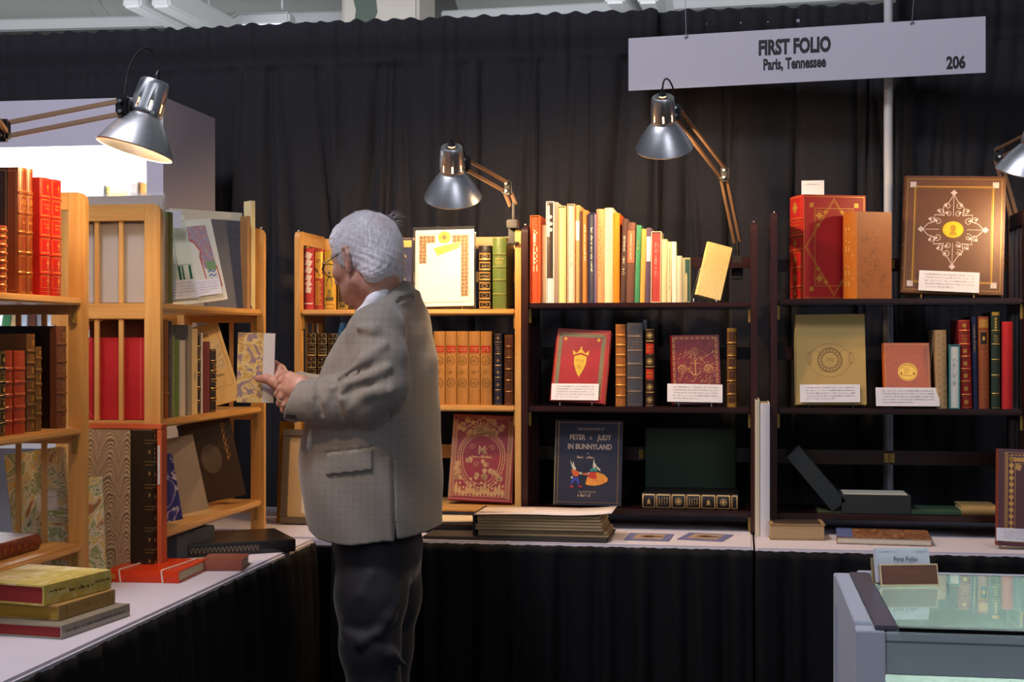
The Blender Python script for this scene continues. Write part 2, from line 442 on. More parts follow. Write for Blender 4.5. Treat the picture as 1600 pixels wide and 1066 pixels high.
def card(w, h, M, label, seed=0, group='description cards on the books', rows=5):
    root = thing('description_card', label, 'card', (0, 0, 0), None, group); root.matrix_world = M
    MB().box(-w/2, -.0003, 0, w/2, .0003, h).build('card', WHITEC, root)
    q = Ink()
    for j in range(rows): q.ticks(-w*.40, w*(.42 if j < rows-1 else .1), h*(.80-.62*j/(rows-1)), h*.07, seed+j)
    q.build('printing', GREYINK, root, lambda x, y: (x, -.0008, y))
    return root
def card_on(b, px_off, w, h, label, seed, z0=.004, dy=.006, tilt=0):
    """card leaning on the foot of a forward facing book b"""
    M = b.root.matrix_world @ Matrix.Translation((b.t/2+dy, b.d/2+px_off, z0)) @ Matrix.Rotation(R(90), 4, 'Z') @ Matrix.Rotation(tilt, 4, 'Y')
    return card(w, h, M, label, seed)
# ================================================================== SETTING
def struct(o): o['kind'] = 'structure'; return o
CARPET = varied('carpet', '2a2a30', .95, vary=.3, scale=300, bmp=.4)
struct(MB().box(-8, -2, -.1, 8, 20, 0).build('floor', CARPET))
HALLW = varied('hall_wall', '54555a', .8, vary=.06, scale=4, bmp=0)
struct(MB().box(-14, 17, 0, 14, 17.2, 9).build('wall_back', HALLW))
CEILM = varied('hall_ceiling', '9a9c98', .8, vary=.04, scale=3, bmp=0)
struct(MB().box(-14, 5.5, 9.2, 14, 17.2, 9.4).build('ceiling', CEILM))
# --- what shows above the drapes: big white ducting, beams, pipes and a column
DUCT = varied('duct_white', 'dcdfd9', .5, vary=.05, scale=3, bmp=0); CONC = varied('column_paint', 'b4ada4', .8, vary=.08, scale=5, bmp=.1)
def duct(name, label, p0, p1, rad, mat, bands=()):
    root = thing(name, label, 'duct', p0, None)
    d = Vector(p1)-Vector(p0)
    m = MB().tube([(0, 0, 0), tuple(d)], rad, 48); m.build('duct_body', mat, root, True)
    for b in bands:
        c = d*b; u = d.normalized()*.06; q = MB().tube([tuple(c-u), tuple(c+u)], rad+.03, 48); q.build('duct_collar', mat, root, True)
    return root
a = atT(-250, 53, 14.6); b = atT(560, 33, 14.3)
duct('air_duct', 'large pale round air duct above the drapes, left of the column', (a.x, a.y+.3, a.z+1.69), (b.x, b.y+.3, b.z+1.69), 1.55, DUCT, (.24, .50))
a = atT(702, 38, 14.4); b = atT(1420, -5, 14.0)
duct('air_duct', 'large pale round air duct above the drapes, right of the column', (a.x, a.y+.3, a.z+1.69), (b.x, b.y+.3, b.z+1.69), 1.55, DUCT, (.36,))
a = atT(548, 60, 13.2); b = atT(669, 60, 13.2)
cr = thing('column', 'beige square hall column behind the drapes', 'column', ((a.x+b.x)/2, (a.y+b.y)/2, 0))
hw = (b-a).length/2
MB().box(-hw, -hw, 0, hw, hw, 7.0, .03).build('shaft', CONC, cr)
k = Ink()
vv = [(0.0, 4.15), (.05, 4.3), (.1, 4.42), (.08, 4.6), (.16, 4.8), (-.1, 4.8), (-.14, 4.6), (-.1, 4.45), (-.12, 4.3), (-.09, 4.15)]
k.poly([(x-.12, z-.12) for x, z in vv]); k.build('paint_patch', varied('patch_green', '4d5a52', .8), cr, lambda x, z: (x, -hw-.004, z))
for x0, x1, y0, y1, lab in ((-250, 540, 55, 36, 'left'), (690, 1400, 36, -2, 'right')):
    p, q = atT(x0, y0-9, 13.6), atT(x1, y1-9, 13.6); r = thing('ceiling_rail', 'pale flat rail running below the round duct, %s of the column' % lab, 'rail', (0, 0, 0)); MB().bar(p, q, .12, .10).build('rail_bar', varied('truss_white', 'b8babb', .5, vary=.04, scale=3, bmp=0), r)
# low concrete beam with recesses behind the ducts, and white roof trusses running towards the viewer
a = atT(-300, 62, 18.2); b = atT(1500, -2, 18.2)
bm_ = thing('hall_beam', 'long dark grey beam seen just above the drape tops', 'beam', (0, 0, 0))
MB().bar((a.x, min(a.y, 16.78), a.z-.1), (b.x, min(b.y, 16.78), b.z-.1), .3, 1.2).build('beam', varied('beam_grey', '6a6a68', .8, vary=.1, scale=2), bm_)
PIPEW = varied('truss_white', 'b8babb', .5, vary=.04, scale=3, bmp=0)
def truss(label, pts, w=.16):
    r = thing('roof_truss', label, 'truss', (0, 0, 0), None, 'white roof trusses')
    for p, q in zip(pts[:-1], pts[1:]): MB().bar(p, q, w, w*1.2).build('truss_bar', PIPEW, r)
for i, (x0, x1) in enumerate(((205, 312), (250, 352), (960, 990), (1012, 1026))):
    y1 = (46, 44, 20, 17)[i]; p = atT(x0, -8-(i > 1)*6, 11.2); q = atT(x1, y1, 12.4); c = atT(x1+14, y1-8, 12.6)
    truss(['white slanting roof truss, left one of the close pair at upper left', 'white slanting roof truss, right one of the close pair at upper left', 'short white roof truss left of the hanging sign wires', 'short white roof truss just beside the left sign wire'][i], [p, q, c])
r = thing('light_strip', 'bright white strip fixture above the drape left of the column', 'fixture', atT(375, 33, 13.0))
MB().box(-.42, -.1, -.05, .5, .1, .05, .02).build('housing', PIPEW, r)
MB().tube([(-.3, 0, .05), (-.3, 0, 9.2-r.location.z-.01)], .012, 8).tube([(.4, 0, .05), (.4, 0, 9.2-r.location.z-.01)], .012, 8).build('hanger', PIPEW, r)
MB().box(-.38, -.07, -.07, .46, .07, -.051).build('tube_light', emis('tube_light', 'd8e4ff', 1.6), r)

# --- pipe and drape
DRAPE = None
def drape_mat():
    m, nt, b = newmat('black_drape'); co = coords(nt, (1, 1, 1))
    w = N(nt, 'ShaderNodeTexWave'); w.inputs['Scale'].default_value = 160; w.bands_direction = 'Z'; w.inputs['Distortion'].default_value = 1.5; nt.links.new(co, w.inputs['Vector'])
    n = N(nt, 'ShaderNodeTexNoise'); n.inputs['Scale'].default_value = 250; nt.links.new(co, n.inputs['Vector'])
    r = ramp(nt, [(.2, '1a1a20'), (.8, '2e2c30')]); nt.links.new(n.outputs['Fac'], r.inputs[0]); nt.links.new(r.outputs[0], b.inputs['Base Color'])
    b.inputs['Roughness'].default_value = .8; b.inputs['Sheen Weight'].default_value = .08; b.inputs['Specular IOR Level'].default_value = .25
    bump(nt, b, w.outputs['Fac'], .25, .0006); return m
DRAPE = drape_mat()
SKIRT = varied('skirt_black', '08080b', .8, vary=.3, scale=200, bmp=.3, spec=.25)
def drape(x0, x1, Y, ztop, label, seed, amp=.035, name='drape', z0=.04, dx=.007):
    """gathered cloth: rod pocket at the top, then narrow deep folds that fan out as they fall"""
    rg = np.random.RandomState(seed); nx = int((x1-x0)/dx)
    zs = [z0+(ztop-.17-z0)*i/26 for i in range(27)]+[ztop-.160, ztop-.150, ztop-.142, ztop-.135, ztop-.11, ztop-.085, ztop-.06, ztop-.04, ztop-.02, ztop-.008, ztop]
    X, Z = np.meshgrid(np.linspace(x0, x1, nx+1), np.array(zs)); dn = np.clip((ztop-.14-Z)/1.2, 0, 1.8); Yd = np.zeros_like(X)
    n = int((x1-x0)/.055)
    for i in range(n):
        c = rg.uniform(x0, x1); sl = rg.uniform(-.10, .10); w = rg.uniform(.006, .022); d = rg.uniform(.25, 1)*rg.choice([1, 1, 1, -.6]); k = rg.uniform(.3, 1.4)
        cx_ = c+sl*dn+.01*np.sin(Z*2.5+c*9); ww = w*(.7+k*dn); Yd += amp*d*np.exp(-((X-cx_)/ww)**2)*np.clip(.35+dn*1.6, 0, 1.1)
    Yd += .4*amp*np.sin(X*7+seed+.5*np.sin(Z*2))*np.clip(dn, 0, 1)+.003*np.sin(X*60+Z*9)*np.clip(dn*2, 0, 1)
    fine = .0035*np.sin(X*110+2.5*np.sin(X*17+seed))+.003*np.sin(X*61+seed)
    hd = np.clip((Z-(ztop-.16))/.02, 0, 1); Yd = Yd*(1-.75*hd)+fine*np.clip(1-(ztop-.1-Z)/.22, 0, 1)
    rod = np.sqrt(np.clip(1-((Z-(ztop-.05))/.055)**2, 0, 1)); Yd -= .016*rod*hd+.004*hd
    v_top = .007*np.abs(np.sin(X*31+seed*1.7+1.5*np.sin(X*9)))+.004*np.sin(X*97); Zz = Z+np.where(Z >= ztop-1e-6, v_top, 0)
    v = np.stack([X, Y+Yd, Zz], -1).reshape(-1, 3); f = []; m = nx+1
    for j in range(len(zs)-1): f += [(j*m+i, j*m+i+1, j*m+i+m+1, j*m+i+m) for i in range(nx)]
    o = mesh_obj(name, (v.tolist(), f), DRAPE, None, True)
    md = o.modifiers.new('cloth', 'SOLIDIFY'); md.thickness = .003; md.offset = 1
    return tag(o, label, 'drape', 'black drapes of the booth')
XD = [onY(p, 500, 4.92).x for p in (-330, 357, 1010, 1398, 2000)]
ZT = 2.463
drape(XD[0], XD[1]+.05, 4.93, ZT, 'black drape panel at far left, behind the white display cabinet', 3, .012)
drape(XD[1], XD[2]+.04, 4.91, ZT, 'black pleated drape panel behind the man and the pine bookcase', 5, .045)
drape(XD[2], XD[3]+.03, 4.94, ZT, 'black drape panel behind the hanging booth sign and the third desk lamp', 9, .045)
drape(XD[3], XD[4], 4.90, ZT+.02, 'black drape panel at far right, beyond the upright pipe', 12, .02)
PIPE = varied('pipe_alu', 'b9bcc4', .35, metal=.75, vary=.05, bmp=0)
pp = onY(1388, 533, 4.80)
r = thing('drape_upright', 'silver upright pipe of the drape frame behind the right bookcase', 'pipe', (pp.x, 4.80, 0))
MB().tube([(0, 0, .01), (0, 0, 1.55)], .0175, 20).build('lower_tube', PIPE, r, True)
MB().tube([(0, 0, 1.5), (0, 0, 2.62)], .0145, 20).build('upper_tube', varied('pipe_white', 'd7d3d2', .45, vary=.04, bmp=0), r, True)
MB().lathe([(.20, 0), (.20, .008), (.03, .012), (.022, .06)], 32, caps=(True, True)).build('foot', PIPE, r, True)
r = thing('drape_crossbar', 'pale horizontal crossbar carrying the black drapes', 'pipe', (0, 0, 0))
MB().tube([(XD[0], 4.935, ZT-.045), (XD[-1], 4.935, ZT-.045)], .012, 12).build('crossbar', PIPE, r, True)

# --- hanging booth sign
A = atT(982, 60, 4.80); B = atT(1540, 27, 4.80*82/88.)
SIGNM = varied('sign_board', 'cfcad6', .55, vary=.02, scale=10, bmp=0)
ux = (B-A); ux.z = 0; SWd = ux.length; ux.normalize(); SH = 82*4.80/FP
Ms = Matrix(((ux.x, -ux.y, 0), (ux.y, ux.x, 0), (0, 0, 1)))
sg = thing('booth_sign', 'long white hanging booth sign reading FIRST FOLIO Paris, Tennessee 206', 'sign', (A.x, A.y, A.z-SH), Ms)
MB().box(0, 0, 0, SWd, .004, SH).build('sign_board', SIGNM, sg)
BLK = ink('17171c', .5); k = Ink()
k.text('FIRST FOLIO', SWd*.482, SH*.655, .066, sx=.64, bold=.05, sp=1.0)
k.build('title_lettering', BLK, sg, lambda x, z: (x, -.0006, z))
Ink().text('Paris, Tennessee', SWd*.482, SH*.345, .050, sx=.60, bold=.042, sp=1.0).build('town_lettering', BLK, sg, lambda x, z: (x, -.0006, z))
Ink().text('206', SWd*.922, SH*.195, .053, sx=.72, bold=.045, sp=1.0).build('number', BLK, sg, lambda x, z: (x, -.0006, z))
WIRE = varied('wire', '8a8c92', .4, metal=.7)
for fx in (.172, .805):
    MB().tube([(SWd*fx, -.004, SH-.008), (SWd*fx+(-.006 if fx < .5 else .014), .004, SH+.18)], .0012, 6).tube([(SWd*fx-.006, -.004, SH-.010), (SWd*fx+.006, -.004, SH-.004)], .0025, 6).build('hanging_wire', WIRE, sg, True)

# ================================================================== TABLES
TZ = .75
CLOTHW = varied('table_top_white', 'cfc8d2', .75, vary=.03, scale=30, bmp=.05, spec=.3)
def table(x0, x1, y0, y1, label, sides, seed):
    r = thing('display_table', label, 'table', ((x0+x1)/2, (y0+y1)/2, 0), None, 'white topped display tables')
    cx, cy = (x0+x1)/2, (y0+y1)/2
    MB().box(x0-cx, y0-cy, TZ-.028, x1-cx, y1-cy, TZ, .006).build('tabletop', CLOTHW, r)
    rg = random.Random(seed)
    for (a, b) in sides:
        a, b = Vector(a), Vector(b); L = (b-a).length; t = (b-a)/L; nrm = Vector((t.y, -t.x)); n = int(L/.009)
        v = []; f = []; ph = [rg.uniform(0, 6) for _ in range(3)]; zs = [TZ-.006, TZ-.03, TZ-.06, TZ-.09, TZ-.13, TZ-.2, .4, .02]
        for j, z in enumerate(zs):
            g = [.15, .35, .5, .6, .7, .85, 1, 1.15][j]
            for i in range(n+1):
                s = L*i/n; w = .010*g*(math.sin(s*70+ph[0])+.6*math.sin(s*43+ph[1]+z*2)+.5*math.sin(s*121+ph[2]))+.014+.010*j/7
                q = a+t*s+nrm*w; v.append((q.x-cx, q.y-cy, z+(.0012*math.sin(s*210+ph[1])+.001*math.sin(s*77) if j == 0 else 0)))
        for j in range(len(zs)-1):
            for i in range(n): q = j*(n+1)+i; f.append((q, q+1, q+n+2, q+n+1))
        o = mesh_obj('table_skirt', (v, f), SKIRT, r, True); o['label'] = 'gathered black skirt'
        md = o.modifiers.new('cloth', 'SOLIDIFY'); md.thickness = .002
    for sx in (x0+.06, x1-.06):
        for sy in (y0+.08, y1-.08): MB().tube([(sx-cx, sy-cy, 0), (sx-cx, sy-cy, TZ-.028)], .013, 10).build('leg', PIPE, r, True)
    return r
XL = -1.235; YF = 4.05; XS = .037
table(-1.79, XS-.003, YF, 4.78, 'white topped table with black skirt, carrying the pine and first dark bookcase', [((XL+.05, YF), (XS-.003, YF))], 1)
table(XS+.003, 1.95, YF-.012, 4.78, 'white topped table with black skirt, carrying the right dark bookcase', [((XS+.003, YF-.012), (1.95, YF-.012))], 2)
table(-1.84, XL, 1.75, YF-.022, 'white topped side table with black skirt along the left', [((XL, 1.75), (XL, YF-.07)), ((-1.84, 1.75), (XL, 1.75))], 3)

# ================================================================== FOLDING BOOKCASES.  local: front faces -Y, x from 0 to w, y from 0 (front) to d, z from 0
SHZ = (.064, .378, .694)
def bookcase(label, loc, rot, w, d, h, mu, mh, md, shz=SHZ, hinge=True, back=(.19, .235, .52, .56, .80, .84), group='folding bookcases', st=.036, thk=.019, fade=False):
    r = thing('folding_bookcase', label, 'bookcase', loc, rot, group)
    for s in (0, 1):
        x0, x1 = (0, thk) if s == 0 else (w-thk, w)
        def prof(pts): return pts
        # side ladder: two stiles with rounded top corner, rails, two bars in every opening
        m = MB()
        for (ya, yb, rnd) in ((0, st, 1), (d-st, d, 0)):
            c = .022; pts = []
            if rnd: pts = [(ya, 0), (yb, 0), (yb, h), (ya+c, h)]+[(ya+c-c*math.sin(q), h-c+c*math.cos(q)) for q in (.4, .8, 1.2, 1.57)]
            else: pts = [(ya, 0), (yb, 0)]+[(yb-c+c*math.cos(q), h-c+c*math.sin(q)) for q in (0, .4, .8, 1.2, 1.57)]+[(ya, h)]
            M = Matrix(((0, 0, 1, 0), (1, 0, 0, 0), (0, 1, 0, 0), (0, 0, 0, 1)))
            q = MB().prism(pts, x0, x1, M); q.build('stile', mu, r)
        rails = [(h-.042, h)]+[(z-.040, z-.0005) for z in shz[::-1]]
        rails[-1] = (max(.012, shz[0]-.042), shz[0]-.0005)
        for a, b in rails: MB().box(x0+.001, st, a, x1-.001, d-st, b, .001).build('rail', md, r)
        for (hi, lo) in zip([q[0] for q in rails[:-1]], [q[1] for q in rails[1:]]):
            for fr in (1/3, 2/3):
                y = st+(d-2*st)*fr; MB().box(x0+.005, y-.006, lo, x1-.005, y+.006, hi, .001).build('bar', mu, r)
    for z in shz:
        m = MB()
        m.box(thk+.0008, .006, z-.018, w-thk-.0008, d-.022, z, .0045).build('shelf', mh, r)
        for sx, x in ((0, thk+.004), (1, w-thk-.004)):
            MB().box(x-.0035, .018, z-.062, x+.0035, .030, z-.0185, .001).build('shelf_bracket', BRASS, r)
    for i in range(0, len(back), 2):
        for (a, b) in ((0+thk*.0, w/2-.001), (w/2+.001, w)):
            br = MB().box(a, d+.0005, back[i], b, d+.0125, back[i+1], .001).build('back_rail', mh, r)
        if hinge:
            m = MB()
            for s in (-1, 1): m.box(w/2+s*.003, d-.0012, back[i]+.007, w/2+s*.016, d, back[i]+.036)
            m.tube([(w/2, d-.002, back[i]+.007), (w/2, d-.002, back[i]+.036)], .003, 8).build('hinge', BRASS, br)
    for x in (thk/2, w-thk/2):
        MB().tube([(x, .012, h), (x, .012, h+.004)], .003, 8).build('hinge_pin', STEEL, r, True)
    return r
YB = 4.36; CD = .28
def backcase(px0, px1, label, mats, shz, h, Y=YB, **k):
    a, b = onY(px0, 600, Y), onY(px1, 600, Y)
    return bookcase(label, (a.x, Y, TZ), RZ(0), b.x-a.x, CD, h, *mats, shz=shz, **k)
PM = (PINE, PINEH, PINED); DM = (DARK, DARKH, DARK)
DARKD = wood('dark_deep', '2a1211', '3c1c18', .3, 1, .3)
zC = (.064, .378, .680); z1 = (.064, .378, .698); z2 = (.064, .380, .706)
backcase(460, 814, 'light pine folding bookcase on the back table, behind the man', PM, zC, .930, back=(.19, .235, .50, .54, .775, .81, .885, .925))
backcase(815.2, 1183, 'dark brown folding bookcase under the third desk lamp, left of the gap', (DARK, DARKH, DARKD), z1, .940, back=(.19, .235, .52, .56, .815, .85))
backcase(1204.5, 1611, 'dark brown folding bookcase at right, in front of the upright pipe', (DARK, DARKH, DARKD), z2, .965, Y=4.33, back=(.19, .235, .52, .56, .80, .84))
# left cases: front plane X, running from y0 to y1, seen with the near side panel towards the viewer
def leftcase(X, y0, y1, label, shz, h, **k):
    # local x -> world +Y, local -Y (front) -> world +X
    return bookcase(label, (X, y0, TZ), RZ(R(90)), y1-y0, CD, h, PINE, PINEH, PINED, shz=shz, st=.042, **k)
XM, YM0, YM1 = -1.44, 3.385, 4.19
zM = (.095, .379, .676)
leftcase(XM, YM0, YM1, 'pine folding bookcase on the left table, in front of the man', zM, .925, back=(.19, .235, .50, .54, .62, .665))
XN, YN0, YN1 = -1.52, 2.42, 3.155
zN = (.105, .378, .682)
leftcase(XN, YN0, YN1, 'nearest pine folding bookcase at the left edge, under the near lamp', zN, .930, back=(.19, .235, .50, .54, .83, .87))

# ================================================================== DESK LAMPS
def lamp(label, tip, axis, joint_off, elbow, base, power, cordh=.06, size=1., seed=0, side=1):
    """tip = world centre of the rim; axis = direction rim -> cap; elbow/base = world points"""
    r = thing('desk_lamp', label, 'lamp', base, None, 'clamp-on desk lamps')
    inv = Matrix.Translation(-Vector(base)); ax = Vector(axis).normalized()
    Q = ax.to_track_quat('Z', 'Y').to_matrix().to_4x4(); Q.translation = Vector(tip); M = inv @ Q
    prof = [(.0835, 0), (.085, .003), (.082, .009), (.066, .038), (.050, .062), (.037, .078), (.0335, .081), (.036, .086), (.0365, .092), (.036, .112), (.033, .150), (.0315, .158), (.029, .161), (.010, .1612)]
    prof = [(a*size, b*size) for a, b in prof]
    sh = MB().lathe(prof, 48, skip=lambda i, k: i == 8 and (k % 6) in (0,), M=M).build('lamp_shade', STEEL, r, True)
    md = sh.modifiers.new('t', 'SOLIDIFY'); md.thickness = .0009; md.offset = -1
    MB().lathe([(.010, .163), (.0105, .172), (.006, .174), (.003, .186), (.001, .188)], 16, M=M, caps=(True, True)).build('switch', BLACKP, r, True)
    bl = MB().lathe([(.001, .035), (.012, .037), (.022, .045), (.027, .058), (.026, .072), (.018, .092), (.013, .11), (.013, .135), (.001, .136)], 20, M=M).build('bulb', emis('bulb_glow', 'ffc98a', 9.0), r, True)
    L = bpy.data.lights.new('bulb_light', 'POINT'); L.energy = power; L.color = (1, .66, .34); L.shadow_soft_size = .018
    lo = bpy.data.objects.new('bulb_light', L); COL.objects.link(lo); lo.parent = r; lo.location = (M @ Vector((0, 0, .022*size)))
    # head joint, arms
    nk = Q @ Vector((0, 0, .120*size)); jt = Vector(joint_off); el = Vector(elbow); bs = Vector(base)
    P = lambda p: tuple(inv @ Vector(p))
    d0 = (jt-nk).normalized()
    MB().tube([P(nk+d0*.030), P(jt)], [.007, .009], 10).build('swivel', BLACKP, r, True)
    def pair(a, b, gap, nm):
        t = (b-a).normalized(); s = Vector((-t.z*CT, -t.z*ST, t.x*CT+t.y*ST)); s = (s-t*s.dot(t))
        s = s.normalized() if s.length > .01 else Vector((0, 0, 1))
        for k in (-1, 1): MB().bar(P(a+s*gap*k), P(b+s*gap*k), .010, .010).build(nm, BRONZE, r)
        return s
    pair(jt, el, .014, 'upper_arm'); s2 = pair(el+Vector((0, .012, -.012)), bs+Vector((0, 0, .05)), .009, 'lower_arm')
    for c, nm in ((jt, 'head_joint'), (el, 'elbow_joint')):
        q = MB(); cc = inv @ c
        q.box(cc.x-.016, cc.y-.011, cc.z-.024, cc.x+.016, cc.y+.011, cc.z+.024, .006)
        q.tube([(cc.x, cc.y-.018, cc.z+.010), (cc.x, cc.y+.018, cc.z+.010)], .006, 10); q.tube([(cc.x, cc.y-.018, cc.z-.012), (cc.x, cc.y+.018, cc.z-.012)], .006, 10)
        jo = q.build(nm, BLACKP, r)
        MB().tube([(cc.x, cc.y-.021, cc.z+.010), (cc.x, cc.y-.017, cc.z+.010)], .004, 8).tube([(cc.x, cc.y-.021, cc.z-.012), (cc.x, cc.y-.017, cc.z-.012)], .004, 8).build('bolt', STEEL, jo, True)
    # clamp at the base
    MB().tube([(0, 0, .06), (0, 0, -.01)], .006, 10).box(-.018, -.02, -.02, .018, .022, .006, .003).box(-.018, .014, -.07, .018, .022, -.01, .002).box(-.018, -.02, -.07, .018, .022, -.062, .002).build('clamp', BLACKP, r)
    # cord looping from the cap to the arm
    cp = Q @ Vector((0, 0, .170*size)); mid = (cp+jt)/2; a1 = cp+ax*.03; 
    c0, c3 = cp, jt+Vector((0, 0, .012)); c1 = c0+ax*.02+Vector((0, 0, cordh*1.5+.02)); c2 = c3+Vector((0, 0, cordh*1.9+.02))
    MB().tube([P(c0*(1-u)**3+c1*3*u*(1-u)**2+c2*3*u*u*(1-u)+c3*u**3) for u in [i/16 for i in range(17)]], .0026, 8).build('power_cord', BLACKP, r, True)
    return r
def camdir(x, y, z): return Vector((x*CT-y*ST, x*ST+y*CT, z))       # camera-right, camera-forward, up -> world
lamp('brushed steel desk lamp at upper left, over the nearest pine bookcase', atT(210, 236, 3.10), camdir(.27, .10, 1), atT(193, 167, 3.08), atT(4, 204, 3.02), onX(-28, 430, XN-.02)+Vector((0, .0, .30)), 8.5, .05)
lamp('brushed steel desk lamp over the pine bookcase behind the man', atT(707.5, 309, 4.18), camdir(.0, -.58, 1), atT(727, 256, 4.25), atT(792, 293, 4.42), Vector((onY(805, 380, 4.40).x, 4.36, 1.70)), 15, .012)
lamp('brushed steel desk lamp in front of the hanging sign', atT(1038, 232, 4.18), camdir(-.10, -.58, 1), atT(1056, 175, 4.26), atT(1131, 272, 4.50), Vector((onY(1152, 350, 4.66).x, 4.66, 1.60)), 15, .030)
lamp('brushed steel desk lamp cut by the right edge of the photo', atT(1603, 272, 3.98), camdir(.16, -.34, 1), atT(1640, 200, 4.2), atT(1560, 240, 4.52), Vector((onY(1590, 350, 4.63).x, 4.62, 1.62)), 5.5, .04)

# ================================================================== NEIGHBOUR'S WHITE DISPLAY CABINET
CABW = varied('cabinet_white', 'cfc9d8', .5, vary=.02, scale=6, bmp=0)
CABI = varied('cabinet_inside', 'f2f0ee', .6, vary=.01, scale=6, bmp=0)
c0 = onY(255, 300, 4.27); CX1 = c0.x; CX0 = CX1-1.2; CY0, CY1 = 4.27, 4.72; ZTOP = atT(255, 151, c0.y/ray(255, 300)[1]).z
zin = onY(120, 228, CY0).z
cb = thing('display_cabinet', 'tall white lit display cabinet of the neighbouring booth, behind the left bookcases', 'cabinet', ((CX0+CX1)/2, CY0, 0))
ox, oy = (CX0+CX1)/2, CY0
def cbx(n, m, x0, y0, z0, x1, y1, z1, lab=None): return MB().box(x0-ox, y0-oy, z0, x1-ox, y1-oy, z1).build(n, m, cb, label=lab)
xi1 = onY(229, 260, CY0).x; xi0 = CX0+.12
cbx('side_panel', CABW, xi1, CY0, 0, CX1, CY1, ZTOP); cbx('side_panel', CABW, CX0, CY0, 0, xi0, CY1, ZTOP)
cbx('top_panel', CABW, xi0+.0005, CY0, zin, xi1-.0005, CY1, ZTOP)
cbx('back_panel', CABI, xi0, CY1-.012, .1, xi1, CY1, zin-.001); cbx('base', CABW, xi0+.0005, CY0+.01, 0, xi1-.0005, CY1-.013, .1)
CSH = (1.0, 1.366, 1.765)
for z in CSH: cbx('shelf', CABI, xi0+.0005, CY0+.02, z-.018, xi1-.0005, CY1-.013, z)
cbx('light_tube', emis('cabinet_tube', 'f4f6ff', 9.0), xi0+.03, CY0+.05, zin-.03, xi1-.03, CY0+.09, zin-.004)
l = bpy.data.lights.new('cabinet_light', 'AREA'); l.shape = 'RECTANGLE'; l.size = .9; l.size_y = .06; l.energy = 14; l.color = (1, .98, .97)
lo = bpy.data.objects.new('cabinet_light', l); COL.objects.link(lo); lo.parent = cb; lo.location = ((xi0+xi1)/2-ox, .10, zin-.034)
l2 = bpy.data.lights.new('cabinet_light', 'AREA'); l2.shape = 'RECTANGLE'; l2.size = .9; l2.size_y = .05; l2.energy = 3.2; l2.color = (.9, .95, 1)
for z in CSH[1:]:
    lo = bpy.data.objects.new('cabinet_light', l2); COL.objects.link(lo); lo.parent = cb; lo.location = ((xi0+xi1)/2-ox, .08, z-.02)
# ================================================================== GLASS SHOWCASE (lower right)
GX0, GY0, GY1, GZ = .146, 1.868, 2.330, .965
GX1 = GX0+1.25
ALU = varied('showcase_frame', 'bcc6ca', .4, metal=.15, vary=.04, scale=20, bmp=.02)
GWH = varied('showcase_white', 'c9ccd8', .5, vary=.02, bmp=0)
GL = glassmat('showcase_glass', (.86, .97, .92, 1)); SGREEN = varied('showcase_lining', 'ecf2dc', .7, vary=.02, bmp=0)
g = thing('glass_showcase', 'glass topped showcase with pale aluminium frame at lower right', 'showcase', (GX0, GY0, 0))
def gb(n, m, x0, y0, z0, x1, y1, z1, b=.0015, label=None): return MB().box(x0, y0, z0, x1, y1, z1, b).build(n, m, g, label=label)
WX, WY = GX1-GX0, GY1-GY0
for x in (0, WX-.036):
    for y in (0, WY-.036): gb('post', GWH, x, y, 0, x+.036, y+.036, GZ-.006)
gb('side_rail', GWH, .0, .0365, GZ-.05, .022, WY-.0365, GZ-.001); gb('side_rail', GWH, WX-.022, .0365, GZ-.05, WX, WY-.0365, GZ-.001)
gb('front_rail', ALU, .0365, .004, GZ-.062, WX-.0365, .022, GZ-.020); gb('front_lip', ALU, .0365, .001, GZ-.019, WX-.0365, .024, GZ-.007)
gb('back_rail', GWH, .0365, WY-.026, GZ-.05, WX-.0365, WY-.001, GZ-.001)
gb('gasket', varied('gasket', '5a5866', .35, vary=.05, bmp=0), .023, .004, GZ-.0055, .052, WY-.028, GZ+.0006)
gb('glass_top', GL, .0525, -.002, GZ-.0055, WX-.024, WY-.0275, GZ-.0002, 0)
gb('front_glass', GL, .0365, .009, .35, WX-.0365, .014, GZ-.0625, 0)
gb('lower_panel', GWH, .0365, .006, .08, WX-.0365, .02, .349); gb('side_panel', GWH, .004, .0365, .05, .010, WY-.0365, GZ-.0505)
gb('side_panel', GWH, WX-.010, .0365, .05, WX-.004, WY-.0365, GZ-.0505); gb('back_panel', GWH, .0365, WY-.014, .05, WX-.0365, WY-.008, GZ-.0505)
gb('display_floor', SGREEN, .0365, .016, .58, WX-.0365, WY-.015, .60)
gb('light_tube', emis('showcase_tube', 'e8fff0', 4.0), .06, .024, GZ-.042, WX-.06, .040, GZ-.028, 0)
l = bpy.data.lights.new('showcase_light', 'AREA'); l.shape = 'RECTANGLE'; l.size = 1.0; l.size_y = .03; l.energy = 40; l.color = (.84, 1.0, .86)
lo = bpy.data.objects.new('showcase_light', l); COL.objects.link(lo); lo.parent = g; lo.location = (WX/2, .045, GZ-.05); lo.rotation_euler = (R(-25), 0, 0)

